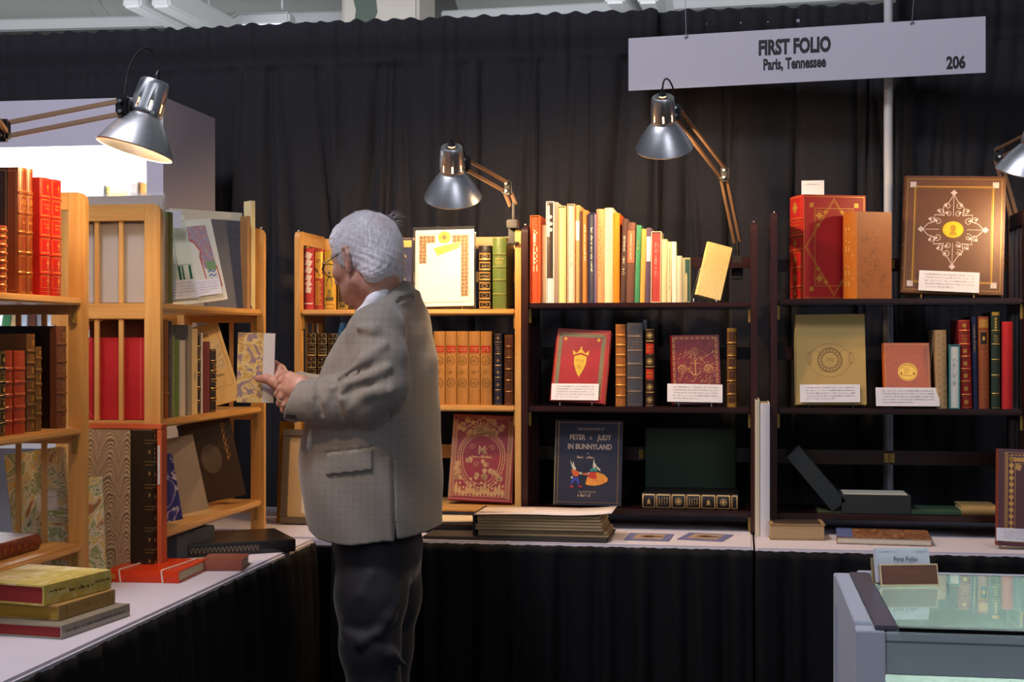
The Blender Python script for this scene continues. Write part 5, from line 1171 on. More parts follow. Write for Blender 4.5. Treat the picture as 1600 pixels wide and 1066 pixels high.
# spine on the right: back cover faces the viewer
bk.root.matrix_world = Matrix.Translation((pR.x-.014, 3.334-.012+.012, TZ+.0045)) @ Matrix.Rotation(R(-3), 4, 'Z') @ Matrix.Rotation(R(90), 4, 'Z')
k = Ink().fill(.001, 0.0005, .060, bk.h-.0005, 1); k.build('leather_strip', leather('241c10', .35), bk.root, lambda x, y: (-bk.t/2-.0006, x, y))
k = Ink().line([(.0608, 0), (.0608, bk.h)], .0012); 
for q in bk.bands: k.line([(.001, q-.004), (.022, q-.004)], .0010).line([(.001, q+.004), (.022, q+.004)], .0010)
for q in (.09, .24, .55, .70, .85): k.leaf(.006, bk.h*q, .6, .008, .004).leaf(.006, bk.h*q, -.6, .008, .004)
k.build('gilt_lines', gilt('b89a50'), bk.root, lambda x, y: (-bk.t/2-.0010, x, y)); bk.spine_panels(gilt('b89a50'), True, False, 1)
# paste-paper folio standing between near and middle cases
FLO = marbled('flower_paper', [(.28, '55632c'), (.38, 'd8d0b8'), (.46, '8a9a4a'), (.52, 'e6dfca'), (.58, 'd8b23a'), (.64, 'c8c8b0'), (.70, 'b8652e'), (.78, '6a7a5a')], 10, 3.2, wave=False, detail=2)
b = facing(.145, .300, .034, 'folio with green and yellow swirl paper boards seen through the bars of the nearest bookcase', FLO, (onY(72, 850, 3.215).x, 3.215, TZ), R(8), R(6), R(-9), bt=.003, spine_mat=paper('c8b49a'), rnd=.3)
k = Ink().fill(.070, .150, .122, .195, 1); k.build('paper_label', paper('e4dccc'), b.root, b.fc); k = Ink().rect(.073, .153, .119, .192, .0006).ticks(.08, .114, .180, .004, 2).ticks(.08, .112, .170, .004, 4); k.build('label_print', GREYINK, b.root, lambda x, y: (b.t/2+.0008, x, y))
b = facing(.07, .24, .02, 'green and white swirl paper book in front of the comb marbled folio', FLO, (onY(142, 880, 3.27).x, 3.275, TZ), R(20), R(3), R(-3), bt=.003)

# stack of three slipcased volumes at the table corner
def stackbox(label, cx, cy, z, w, d, t, yaw, cs, pg, dark, words, seed):
    """lying book: fore edge to the viewer at left, spine at right"""
    bk = Book(label, t, d, w, cs, (cx, cy, z+t/2+.0006), RZ(yaw) @ RX(R(90)) @ RZ(R(0)), pg=pg, rnd=.08, bt=.0035)
    return bk
def lying(label, px, py, zb, L, Dp, t, yaw, mat, pg, seed, bt=.003):
    """flat book: spine runs along world direction yaw (away from viewer), head of the text block faces the viewer; (px,py) = lower near spine corner"""
    c = onZ(px, py, zb)
    u = Vector((math.sin(yaw), math.cos(yaw), 0)); v = Vector((-math.cos(yaw), math.sin(yaw), 0)); w = Vector((0, 0, 1))
    Rm = Matrix((w, v, u)).transposed()            # columns: X=up, Y=away from spine, Z=along the spine
    if Rm.determinant() < 0: w = -w; Rm = Matrix((w, v, u)).transposed()
    bk = Book(label, t, L, Dp, mat, (c.x, c.y, zb+t/2+.0005), Rm, pg=pg, rnd=.06, bt=bt); bk.up = -1 if w.z < 0 else 1
    return bk
RED1 = paper('8e2c2c'); YGB = marbled('yellow_photo', [(.3, 'b09a48'), (.5, 'c8b458'), (.62, 'd8cc9a'), (.75, 'b8943c')], 14, 1.5, wave=False)
def stacked(label, n0, n1, zb, Dp, t, mat, pg, bt=.003):
    """spine runs between the near and far lower corners seen at pixels n0 and n1; the head of the book faces left/near"""
    c, e = onZ(*n0, zb), onZ(*n1, zb); u = (e-c); L = u.length; u.normalize(); v = Vector((-u.y, u.x, 0)); w = v.cross(u)
    Rm = Matrix((w, v, u)).transposed()
    bk = Book(label, t, L, Dp, mat, (c.x, c.y, zb+t/2+.0005), Rm, pg=pg, rnd=.06, bt=bt); bk.up = 1 if w.z > 0 else -1; return bk
b = stacked('grey spined book, lowest of the stack at the lower left table edge', (97, 1000), (203, 963), TZ, .20, .026, varied('grey_spine', '8f8674', .35, vary=.12, scale=30), RED1)
SPW = lambda b: (lambda x, y: (b.up*y, b.ys(y)-.0006, x))
Ink().ticks(.01, b.h-.015, -.002, .006, 12).build('spine_print', ink('4a4238'), b.root, SPW(b))
z2_ = TZ+.0268
b = stacked('tan backed book with yellow cover edge, middle of the stack', (92, 971), (180, 943), z2_, .19, .029, varied('tan_spine', 'a07c44', .5), varied('ochre_edge', 'a88328', .6, vary=.1))
Ink().fill(b.h*.13, -.011, b.h*.138, .011, 1).fill(b.h*.86, -.011, b.h*.868, .011, 1).spiral(b.h*.5, 0, .005, 0, 1.2, .001).build('spine_print', ink('6a4a28'), b.root, SPW(b))
z3_ = z2_+.0298
b = stacked('yellow green covered book on top of the stack at lower left', (69, 948), (174, 920), z3_, .215, .040, YGB, RED1, .0035)
Ink().ticks(.012, b.h*.34, .004, .005, 4).ticks(b.h*.36, b.h*.72, -.004, .008, 5).ticks(b.h*.74, b.h-.006, .0, .005, 6).build('spine_print', ink('4a3a20'), b.root, SPW(b))
# ---- middle pine case (spines towards +X)
z = TZ+zM[2]; XA = XM-.03
SLV = film('sleeve_film', .16, .10)
def board(label, x0, x1, y, z, h, t, mat, name='board', cat='portfolio', yaw=0, lean=0, sleeve=True):
    r = thing(name, label, cat, ((x0+x1)/2, y, z+.001), RZ(yaw) @ RX(-lean)); w = abs(x1-x0)
    MB().box(-w/2, 0, 0, w/2, t, h, .0008).build('board', mat, r)
    if sleeve: MB().box(-w/2-.004, -.0012, 0, w/2+.004, -.0008, h+.008).build('clear_sleeve', SLV, r)
    return r
BG = paper('a39584'); 
board('large beige print portfolio in a clear sleeve, near end of the middle bookcase', XM-.004, XM-.235, YM0+.024, z, .272, .004, BG)
board('second beige sleeved portfolio just behind the first one, middle pine bookcase', XM-.006, XM-.235, YM0+.036, z, .270, .004, paper('b5a898'))
b = spine_atX(258, 263, 340, XA, z, .20, 'thin tan board with a ragged edge beside the green book', paper('a8906a'), rnd=.05)
b = spine_atX(263.5, 272, 332, XA, z, .20, 'tall narrow olive green book with ties on the top shelf of the middle bookcase', leather('55642a', .5), rnd=.2)
def fx(px0, px1, ptop, pbot, X, z, t, label, mat, yaw, lean=R(8), roll=0, **k):
    c = onX((px0+px1)/2, pbot, X); s = c.y/ray((px0+px1)/2, pbot)[1]
    w = (px1-px0)*s/FP/max(.3, math.cos(yaw-TH)); h = (pbot-ptop)*s/FP/math.cos(lean)
    return facing(w, h, t, label, mat, (c.x, c.y, z), yaw, lean, roll, **k)
IV = paper('dcdcc4', .5)
yw = R(50)
b = fx(252, 306, 334, 468, XM-.045, z, .012, 'ivory book with green blocks and script column, in a clear sleeve', IV, yw, R(9), R(-6), bt=.002)
W_, H_ = b.d, b.h; GRN = ink('1e6448'); k = Ink()
for q in (.30, .62): k.line([(W_*q, H_*.02), (W_*q, H_*.98)], .0008)
k.line([(W_*.02, H_*.42), (W_*.98, H_*.42)], .0008).line([(W_*.02, H_*.93), (W_*.98, H_*.93)], .0008)
for i in range(7): k.fill(W_*(.30+.09*i), H_*.945, W_*(.30+.09*i)+.005, H_*.965, 1)
for i in range(11): k.leaf(W_*.45, H_*(.48+.04*i), .9 if i % 2 else -.6, .012, .003)
k.fill(W_*.62, H_*.13, W_*.68, H_*.41, 1).fill(W_*.71, H_*.13, W_*.75, H_*.41, 1).fill(W_*.88, H_*.13, W_*.94, H_*.41, 1); k.build('green_print', GRN, b.root, b.fc)
k = Ink().leaf(W_*.08, H_*.6, 1.2, .03, .015); k.build('orange_figure', ink('c06030'), b.root, b.fc)
b1 = b
b = fx(294, 352, 340, 470, XM-.048, z, .014, 'white book with a blue and red oriental arch panel, in a clear sleeve', paper('e2dcca', .5), yw, R(10), R(-8), bt=.002)
W_, H_ = b.d, b.h
MOS = marbled('mosaic_print', [(.35, '7c94c4'), (.45, 'd4602c'), (.52, 'b8b4a8'), (.62, '5c7cb8'), (.7, 'd8a070')], 160, 1, wave=False)
k = Ink().poly([(W_*.12, H_*.92), (W_*.84, H_*.92), (W_*.90, H_*.40), (W_*.62, H_*.40), (W_*.56, H_*.55), (W_*.60, H_*.62), (W_*.50, H_*.72), (W_*.30, H_*.80), (W_*.12, H_*.86)]); k.build('mosaic_panel', MOS, b.root, b.fc)
k = Ink().line([(W_*.12, H_*.86), (W_*.30, H_*.80), (W_*.50, H_*.72), (W_*.60, H_*.62), (W_*.56, H_*.55), (W_*.62, H_*.16)], .003, seg=1).line([(W_*.90, H_*.42), (W_*.93, H_*.16)], .003); k.build('red_outline', ink('c4402c'), b.root, lambda x, y: (b.t/2+.0008, x, y))
k = Ink(); [k.line([(W_*.68, H_*(.20+.05*i)), (W_*.74, H_*(.225+.05*i)), (W_*.80, H_*(.20+.05*i)), (W_*.86, H_*(.225+.05*i))], .0035) for i in range(4)]; k.build('blue_waves', ink('5a7ab8'), b.root, b.fc)
k = Ink().fill(W_*.67, H_*.38, W_*.88, H_*.48, 1); k.build('green_block', ink('7a9a6a'), b.root, lambda x, y: (b.t/2+.0009, x, y))
card_on(b1, .004, .112, .052, 'white description card in front of the ivory and green book', 6, tilt=R(0)); card_on(b, .006, .092, .046, 'white description card in front of the oriental arch book', 7, z0=.018)
b = fx(328, 392, 336, 474, XM-.072, z, .016, 'grey paper covered book behind the oriental arch book', paper('56565c', .6), yw, R(6), 0, bt=.002)
k = Ink().ticks(b.d*.10, b.d*.95, b.h*.86, .010, 3).ticks(b.d*.2, b.d*.8, b.h*.79, .006, 4).ticks(b.d*.25, b.d*.75, b.h*.74, .005, 5); k.build('title_print', ink('50505a'), b.root, b.fc)
board('large cream board standing highest in the middle bookcase', -1.584-.12, -1.584+.12, 4.074, z, .295, .006, paper('cfc6b2'), yaw=R(50), sleeve=False)
for i, (q0, q1, yt, lab, cc) in enumerate(((386, 391, 338, 'thin tan board with a brown edge at the far end of the top shelf', 'a87848'), (391.5, 399.5, 314, 'cream spine at the far end of the top shelf, middle pine bookcase', 'dcc890'))):
    p = onX((q0+q1)/2, yt, XM-.022); Book(lab, (q1-q0)*.00185, p.z-z, .045, paper(cc), (p.x, p.y, z+.0005), RZ(R(48)), rnd=.1)
r = thing('description_card', 'small white card standing above the green book on the middle pine bookcase', 'card', onX(269, 335, XM-.06)+Vector((0, .012, -.16)), RZ(yw)); MB().box(-.022, 0, .125, .022, .0005, .172).build('card', WHITEC, r)
# middle shelf
z = TZ+zM[1]; G = 'books on the middle shelf of the middle pine bookcase'
BX = wood('box_brown', '6a3c10', '80501c', .5)
r = thing('slipcase', 'red slipcase with pale corner lines seen through the side bars of the middle pine bookcase', 'slipcase', (XM-.13, YM0+.030, z+.001)); hh = onY(200, 528, YM0+.03).z-z
MB().box(-.120, 0, 0, .105, .030, hh, .001).build('case_shell', cloth('b01820', .6), r)
k = Ink().line([(-.068, hh-.002), (-.080+.0, hh-.02), (-.10, hh-.045)], .0010).line([(.065, .002), (.065, hh-.002)], .001).line([(-.10, .045), (-.06, .004)], .001); k.build('corner_lines', ink('d88a80'), r, lambda x, y: (x, -.0005, y))
r = thing('slipcase', 'taller brown box behind the red slipcase, middle pine bookcase', 'slipcase', (XM-.12, YM0+.064, z+.001)); MB().box(-.10, 0, 0, .085, .028, hh+.042, .001).build('case_shell', varied('brown_case', '6a3a14', .6), r)
def sx(px0, px1, yt, label, col, mk=leather, d=.16, X=XM-.035, **k): return spine_atX(px0, px1, yt, X, z, d, label, mk(col), group=G, **k)
sx(250.5, 256.5, 540, 'short pinkish grey worn book at the near end of the middle shelf', '8a7468', cloth)
b = sx(257, 266.5, 500, 'tall orange brown leather book with worn top', '94501e', d=.17, bands=(.25, .42, .66), rnd=.4)
sx(267, 269.5, 502, 'thin grey board beside the tall orange brown book', '5a5654', cloth, rnd=0)
sx(270.2, 274.6, 525, 'narrow pale green edge of a slipcased volume, left one', '7c8a50', cloth)
sx(275, 282.5, 530, 'green book with a round thumb notch beside it', '5c7434', cloth)
b = sx(283.5, 293, 532, 'worn white spined book on the middle shelf of the middle bookcase', 'bfb4a4', paper); 
sx(294, 299.5, 508, 'grey board between the white spine and the cream folio', '8a8070', paper, d=.18, rnd=0)
b = sx(300.3, 309.2, 514, 'cream folio spine with a small green oval mark', 'cab182', paper, d=.18, rnd=.05); k = Ink().disc(0, b.h*.45, .006, 2.2, 16); k.build('oval_mark', ink('8a9474'), b.root, b.sp)
b = sx(309.8, 314.6, 522, 'narrow dark book with gold bands beside the white edged maroon book', '2a1c14', bands=(.15, .32, .5, .66, .83)); b.spine_panels(GO, False, False)
sx(314.9, 316.6, 520, 'very thin white board next to the maroon book', 'd8ccba', paper, rnd=0)
sx(317, 331.4, 534, 'maroon cloth book on the middle shelf of the middle bookcase', '5e1422', cloth, rnd=.5)
b = sx(332, 340.4, 546, 'short black book with gold bands right of the maroon book', '16141c', bands=(.2, .36, .5, .64, .8)); b.spine_panels(GO, False, False)
b = fx(330, 376, 506, 630, XM-.060, z, .016, 'tan pictorial magazine leaning at the far end of the middle shelf', paper('c8a468', .6), R(50), R(14), R(-12), bt=.002)
k = Ink().rect(.012, .05, b.d-.012, b.h-.02, .0008).text('WEEK', b.d*.45, b.h*.86, .016, sx=.9, bold=.01).ticks(.03, b.d-.03, b.h*.34, .006, 2); k.build('cover_print', ink('6a5030'), b.root, b.fc); k = Ink().fill(.02, b.h*.42, b.d-.02, b.h*.80, 1); k.build('cover_picture', marbled('mag_picture', [(.35, '7a6a50'), (.5, 'c8a874'), (.65, '8a7c60')], 60, 2, wave=False), b.root, b.fc)
# bottom shelf
z = TZ+zM[0]
BM = marbled('blue_marble', [(.3, '20205c'), (.47, '2c2c70'), (.5, 'd8c8c0'), (.53, '3a3478'), (.75, '1c1c50')], 9, 2.5, wave=False)
fx(232, 282, 704, 808, XM-.05, z, .012, 'blue marbled book at the near end of the lowest shelf, middle bookcase', BM, R(46), R(9), R(-6), bt=.002)
b = fx(270, 322, 686, 804, XM-.055, z, .016, 'mottled parchment grey book leaning on the lowest shelf of the middle bookcase', varied('parchment', 'a08c74', .4, vary=.2, scale=18), R(50), R(12), R(-7), bt=.003)
b = fx(312, 380, 668, 792, XM-.070, z, .026, 'dark brown book with gilt corner scroll in a glossy wrapper, lowest shelf', varied('brown_gloss', '33200f', .22, vary=.35, scale=14), R(50), R(12), R(-7), bt=.003)
k = Ink(); [k.spiral(b.d*.82, b.h*(.9-.09*i), .009, i, 1.2, .0013).leaf(b.d*.82, b.h*(.88-.09*i), 4.4, .014, .005) for i in range(5)]; k.build('gilt_scroll', gilt('b08038'), b.root, b.fc); k = Ink().disc(b.d*.48, b.h*.52, .034, 1.3, 20); k.build('oval_picture', varied('oval_pic', '4c3c2c', .3, vary=.5, scale=30), b.root, b.fc)
board('brown folder with tan print edge standing at the back of the lowest shelf', XM-.25, XM-.12, 4.12, z, .19, .006, paper('a8602c'), sleeve=False, yaw=R(30))
spine_atX(253, 258, 648, XM-.09, z, .10, 'thin cream edged folio behind the blue marbled book', paper('d6c8a4'), rnd=0)
# ---- nearest pine case, top shelf
z = TZ+zN[2]; G = 'books on the top shelf of the nearest pine bookcase'; XB = XN-.025
GB = gilt('e0a24a', .3)
b = spine_atX(-9, 2.5, 372, XB+.006, z, .12, 'black and gold book cut by the left edge, nearest top shelf', leather('1a120c'), group=G); b.spine_panels(GB)
b = spine_atX(3, 14.5, 353, XB+.004, z, .12, 'short red book with dense gold bands, nearest top shelf', leather('a8401c'), group=G, bands=(.1, .22, .34, .46, .58, .7, .82, .92)); b.spine_panels(GB, True, False, 3)
b = spine_atX(32, 44.6, 263, XB-.01, z, .19, 'tall brown and gold folio volume, left one of the matching pair', leather('7c3412', .35), group=G, bands=(.165, .325, .485, .64, .80), rnd=.5, bt=.004); b.spine_panels(GB, False, True, 2)
k = Ink().rect(.010, .008, b.d-.01, b.h-.008, .0010).rect(.030, .030, b.d-.03, b.h-.03, .0008); k.build('gilt_frame', GB, b.root, lambda x, y: (-b.t/2-.0005, x, y)); MB().box(-b.t/2-.0006, .03, .001, -b.t/2, b.d, b.h-.001).build('dark_board', leather('30140c'), b.root)
k = Ink().rect(.034, .006, b.d-.006, b.h-.006, .0010).rect(.050, .026, b.d-.02, b.h-.026, .0009); k.build('board_tooling', GB, b.root, lambda x, y: (-b.t/2-.0009, x, y))
k = Ink().ticks(-b.t*.3, b.t*.34, b.h*.72, .006, 1).ticks(-b.t*.3, b.t*.34, b.h*.56, .006, 4); k.build('lettering', GB, b.root, b.sp)
b = spine_atX(44.9, 54.6, 265, XB-.01, z, .19, 'tall brown and gold folio volume, right one of the matching pair', leather('7c3412', .35), group=G, bands=(.165, .325, .485, .64, .80), rnd=.5, bt=.004); b.spine_panels(GB, False, True, 2)
k = Ink().ticks(-b.t*.3, b.t*.34, b.h*.72, .006, 2).ticks(-b.t*.3, b.t*.34, b.h*.56, .006, 5); k.build('lettering', GB, b.root, b.sp)
for (q0, q1, yt, nm, s_) in ((66, 83, 279, 'left', 1), (83.4, 99.5, 282, 'right', 2)):
    b = spine_atX(q0, q1, yt, XB+.012, z, .17, 'bright red leather volume with gold fleurons, %s one of the matching pair' % nm, leather('b41a14', .3), group=G, bands=(.185, .345, .50, .665, .83), rnd=.55, bt=.0035)
    k = Ink(); zz_ = [0.045, .185, .345, .50, .665, .83, 1]
    for i in range(6):
        a0, a1 = b.h*zz_[i]+.005, b.h*zz_[i+1]-.005; x = b.t*.42; k.rect(-x, a0, x, a1, .0009)
        if i in (3, 4): k.ticks(-x*.7, x*.8, a0+(a1-a0)*.62, .005, s_).ticks(-x*.6, x*.7, a0+(a1-a0)*.38, .005, s_+3)
        else: y = (a0+a1)/2; k.leaf(0, y-.002, 1.57, .012, .006).leaf(0, y, 2.6, .006, .004).leaf(0, y, .5, .006, .004).leaf(0, y-.001, -1.57, .009, .003)
    for q in b.bands: k.line([(-b.t*.45, q-.0032), (b.t*.45, q-.0032)], .0009, seg=.003).line([(-b.t*.45, q+.0032), (b.t*.45, q+.0032)], .0009, seg=.003)
    k.line([(-b.t*.45, .008), (b.t*.45, .008)], .001, seg=.003); k.build('gilt_tooling', gilt('e8a848', .28), b.root, b.sp)
# middle shelf
z = TZ+zN[1]; G = 'books on the middle shelf of the nearest pine bookcase'
b = spine_atX(1.5, 11.5, 548, XB, z, .14, 'small black and gold book, leftmost on the nearest middle shelf', leather('14110e'), group=G, bands=(.14, .3, .46, .62, .78)); b.spine_panels(GO, True, True, 1)
for (q0, q1, nm) in ((12, 22.5, 'left'), (26, 43.5, 'right')):
    b = spine_atX(q0, q1, 548, XB, z, .14, 'orange red ribbed leather book, %s one of two on the nearest middle shelf' % nm, leather('a83e1c', .35), group=G, bands=(.16, .32, .47, .62, .78), rnd=.55); b.spine_panels(gilt('c8743c'), False, False, 1)
b = spine_atX(45.5, 58.5, 522, XB-.01, z, .15, 'tall brown blind tooled book beside the orange red pair', leather('6a4420', .4), group=G, bands=(.13, .27, .41, .55, .70, .82), rnd=.5); b.spine_panels(gilt('a8803c'), True, False, 5)
b = spine_atX(59, 67.5, 542, XB-.004, z, .15, 'narrow brown gilt book with a pale board edge, nearest middle shelf', leather('6c4a1e', .4), group=G, bands=(.2, .38, .55, .72, .86)); b.spine_panels(gilt('b08a40'), True, False, 5)
b = spine_atX(92, 107.5, 510, XB-.004, z, .21, 'large dark brown folio at the right end of the nearest middle shelf', leather('6a3c28', .35), group=G, bands=(.17, .34, .50, .65, .82), rnd=.55, bt=.004); b.spine_panels(gilt('9a7440'), True, True, 5)
MB().box(-b.t/2-.0006, .022, .001, -b.t/2, b.d, b.h-.001).build('dark_board', leather('1c0e08', .3), b.root)
# lowest shelf: a red book lying down, its spine to the front
z = TZ+zN[0]; c = onX(52, 874, XN-.06)
r_ = Book('red brown leather book lying on the lowest shelf of the nearest pine bookcase', .036, .20, .15, leather('6e2416', .35), (XN-.055, 2.83, z+.019), RZ(R(90)) @ RY(R(90)), bands=(.12, .27, .42, .57, .72, .88), rnd=.6); r_.spine_panels(gilt('a86a34'), True, False, 2)
r = thing('description_card', 'white card corner at the left edge, on the nearest middle shelf front', 'card', onX(-14, 697, XN+.004), RZ(R(90)) @ RX(R(-12))); MB().box(-.06, -.0005, -.012, .022, 0, .018).build('card', WHITEC, r)

# ---- neighbour's cabinet: books inside
def cabbook(px0, px1, ytop, zz, label, col, Y=CY0+.06, lean=0, mk=cloth):
    return spine_at(px0, px1, ytop, Y, zz, .14, label, mk(col), lean=lean, group='books in the white display cabinet')
z = CSH[2]
cabbook(159, 162.5, 290, z, 'thin grey book in the lit cabinet, leaning', '6a6a60', lean=R(5)); cabbook(163.5, 168, 292, z, 'thin yellow and black book in the lit cabinet', 'c8b860', lean=R(6))
cabbook(199, 214.5, 286, z, 'white pictured book in the lit cabinet', 'dcd4c8', mk=paper); cabbook(215, 217, 284, z, 'very thin grey book in the lit cabinet', '6a5a4a'); cabbook(217.6, 228, 287, z, 'amber book at the right end of the lit cabinet shelf', 'd8a050')
cabbook(118, 124, 296, z, 'pale blue thin book in the lit cabinet, beside the near bookcase', 'c8e0ec', mk=paper)
z = CSH[1]; cl_ = ['b83a30', 'd8d4cc', '3a6a64', '1f4a3c', '24503c', 'a8c4b4', '1c4a3a', '4a5aa0', '6a70b0', '3c488c', '5a64a8', '44508c']
nm_ = ['red', 'white', 'teal', 'dark green', 'bottle green', 'pale green', 'deep green', 'royal blue', 'lilac blue', 'navy blue', 'periwinkle', 'slate blue']
for i in range(12): cabbook(136+9.6*i, 145+9.6*i, 470+(i*7) % 9, z, '%s book in the row behind the middle pine bookcase, inside the cabinet' % nm_[i], cl_[i])
cl_ = ['3f7c50', 'c8a878', 'b8c4d0', '5a2e1a', '8a8a90', 'c4cfd6', '6c3020', 'b4ccd8']
nm_ = ['green white', 'tan', 'pale grey', 'brown', 'mid grey', 'pale blue', 'red brown', 'light blue']
for i in range(8): cabbook(0+14*i, 13+14*i, 474+(i*5) % 9, z, '%s book seen above the folio, inside the cabinet' % nm_[i], cl_[i], lean=R(8) if i < 2 else 0)
z = CSH[0]
r = thing('book_rest', 'brown wooden book rest inside the cabinet behind the red slipcase', 'stand', (onY(146, 600, CY0+.1).x, CY0+.10, 1.0+.001)); hz = onY(146, 575, CY0+.1).z-1.0; MB().box(-.05, 0, 0, .05, .06, hz-.08).build('base', paper('c8c4c8'), r); MB().box(-.05, -.01, hz-.079, .05, .07, hz, .003).build('rest', varied('rest_brown', '8a4c20', .5), r)

# ---- inside the glass showcase
zf = .60
b = flatbook('large gold cloth book with a red ribbon lying inside the glass showcase', (GX0+.155, GY0+.055, 0), .20, .25, .058, R(0), GOLDC, zf, bt=.004, pg=pages('b8a060')); 
MB().box(-b.t/2-.0012, -.002, b.h*.20, -b.t/2-.0004, b.d*.9, b.h*.20+.020).build('ribbon', cloth('a01838'), b.root); b.spine_panels(GO, False, False)
r = thing('book_cradle', 'tall white book cradle standing inside the glass showcase', 'stand', (GX0+.46, GY0+.20, zf+.001)); MB().box(-.12, -.10, 0, .14, .10, .14, .01).build('cradle', varied('cradle', 'd8e6d8', .5), r)
r = thing('glass_paperweight', 'dark blue round paperweight lying on the gold book in the showcase', 'paperweight', (GX0+.165, GY0+.12, zf+.0592)); MB().lathe([(.001, 0), (.018, 0), (.022, .006), (.018, .013), (.001, .016)], 24).build('paperweight', varied('blue_glass', '1c3450', .1), r, True)
r = thing('curved_object', 'rounded grey green object inside the glass showcase at the right edge', 'object', (GX0+.56, GY0+.10, zf+.142)); MB().lathe([(.001, 0), (.05, 0), (.06, .02), (.055, .05), (.03, .062), (.001, .064)], 28).build('body', varied('grey_green', '8a9a88', .5), r, True)
# ================================================================== THE MAN
class Vol:
    def __init__(s, xs, ys, zs):
        s.a = [np.array(xs, np.float32), np.array(ys, np.float32), np.array(zs, np.float32)]
        s.F = np.full((len(xs), len(ys), len(zs)), .06, np.float32)
    def sl(s, lo, hi):
        r = [];
        for k in range(3):
            i0 = int(np.searchsorted(s.a[k], lo[k])); i1 = int(np.searchsorted(s.a[k], hi[k])); r.append(slice(i0, max(i1, i0)))
        X, Y, Z = np.meshgrid(s.a[0][r[0]], s.a[1][r[1]], s.a[2][r[2]], indexing='ij')
        return tuple(r), X, Y, Z
    def op(s, lo, hi, fn, k=.0, sub=False):
        sl, X, Y, Z = s.sl(lo, hi)
        if X.size == 0: return s
        d = fn(X, Y, Z).astype(np.float32); A = s.F[sl]
        if sub:
            d = -d
            if k > 0: h = np.clip(.5-.5*(A-d)/k, 0, 1); s.F[sl] = A*(1-h)+d*h+k*h*(1-h)
            else: s.F[sl] = np.maximum(A, d)
        else:
            if k > 0: h = np.clip(.5+.5*(A-d)/k, 0, 1); s.F[sl] = A*(1-h)+d*h-k*h*(1-h)
            else: s.F[sl] = np.minimum(A, d)
        return s
    def cap(s, a, b, ra, rb=None, k=.01, sub=False, m=.03):
        rb = ra if rb is None else rb; a, b = np.array(a, float), np.array(b, float); R_ = max(ra, rb)+m
        lo = np.minimum(a, b)-R_; hi = np.maximum(a, b)+R_; ba = b-a; L = max(1e-9, ba.dot(ba))
        def fn(X, Y, Z):
            h = np.clip(((X-a[0])*ba[0]+(Y-a[1])*ba[1]+(Z-a[2])*ba[2])/L, 0, 1)
            return np.sqrt((X-a[0]-h*ba[0])**2+(Y-a[1]-h*ba[1])**2+(Z-a[2]-h*ba[2])**2)-(ra+(rb-ra)*h)
        return s.op(lo, hi, fn, k, sub)
    def chain(s, pts, rs, k=.008, sub=False, m=.03):
        for i in range(len(pts)-1): s.cap(pts[i], pts[i+1], rs[i], rs[i+1], k, sub, m)
        return s
    def ell(s, c, r, Rm=None, k=.01, sub=False, m=.03):
        c = np.array(c, float); r = np.array(r, float); R_ = r.max()+m; Q = np.eye(3) if Rm is None else np.array(Rm)
        def fn(X, Y, Z):
            x, y, z = X-c[0], Y-c[1], Z-c[2]
            u = (Q[0][0]*x+Q[1][0]*y+Q[2][0]*z)/r[0]; v = (Q[0][1]*x+Q[1][1]*y+Q[2][1]*z)/r[1]; w = (Q[0][2]*x+Q[1][2]*y+Q[2][2]*z)/r[2]
            k0 = np.sqrt(u*u+v*v+w*w); k1 = np.sqrt((u/r[0])**2+(v/r[1])**2+(w/r[2])**2)+1e-9; return k0*(k0-1)/k1
        return s.op(c-R_, c+R_, fn, k, sub)
    def mesh(s):
        F = s.F; ins = F < 0; nx, ny, nz = F.shape
        c = ins[:-1, :-1, :-1].astype(np.int8)
        tot = sum(ins[i:nx-1+i, j:ny-1+j, k:nz-1+k].astype(np.int8) for i in (0, 1) for j in (0, 1) for k in (0, 1))
        act = np.argwhere((tot > 0) & (tot < 8)); I, J, K = act.T
        idx = np.full((nx-1, ny-1, nz-1), -1, np.int32); idx[I, J, K] = np.arange(len(I))
        acc = np.zeros((len(I), 3)); cnt = np.zeros(len(I)); ax = s.a
        cor = [(i, j, k) for i in (0, 1) for j in (0, 1) for k in (0, 1)]
        for a in cor:
            for d in range(3):
                if a[d]: continue
                b = list(a); b[d] = 1
                f0 = F[I+a[0], J+a[1], K+a[2]]; f1 = F[I+b[0], J+b[1], K+b[2]]; mk = (f0 < 0) != (f1 < 0)
                t = np.where(mk, f0/(f0-f1+1e-12), 0)
                P = [ax[0][I+a[0]], ax[1][J+a[1]], ax[2][K+a[2]]]; Q = [ax[0][I+b[0]], ax[1][J+b[1]], ax[2][K+b[2]]]
                for q in range(3): acc[:, q] += np.where(mk, P[q]+(Q[q]-P[q])*t, 0)
                cnt += mk
        V = acc/cnt[:, None]; faces = []
        for d in range(3):
            e, g = [(1, 2), (2, 0), (0, 1)][d]
            A = [slice(None)]*3; B = [slice(None)]*3; A[d] = slice(0, -1); B[d] = slice(1, None)
            for q in (e, g): A[q] = slice(1, -1); B[q] = slice(1, -1)
            sa, sb_ = ins[tuple(A)], ins[tuple(B)]; w = np.argwhere(sa != sb_)
            if not len(w): continue
            flip = ~sa[w[:, 0], w[:, 1], w[:, 2]]; base = w.copy(); base[:, e] += 1; base[:, g] += 1
            def at(de, dg):
                p = base.copy(); p[:, e] -= de; p[:, g] -= dg; return idx[p[:, 0], p[:, 1], p[:, 2]]
            q = np.stack([at(1, 1), at(0, 1), at(0, 0), at(1, 0)], 1); q[flip] = q[flip][:, ::-1]; faces.append(q)
        Fc = np.concatenate(faces); return V, Fc
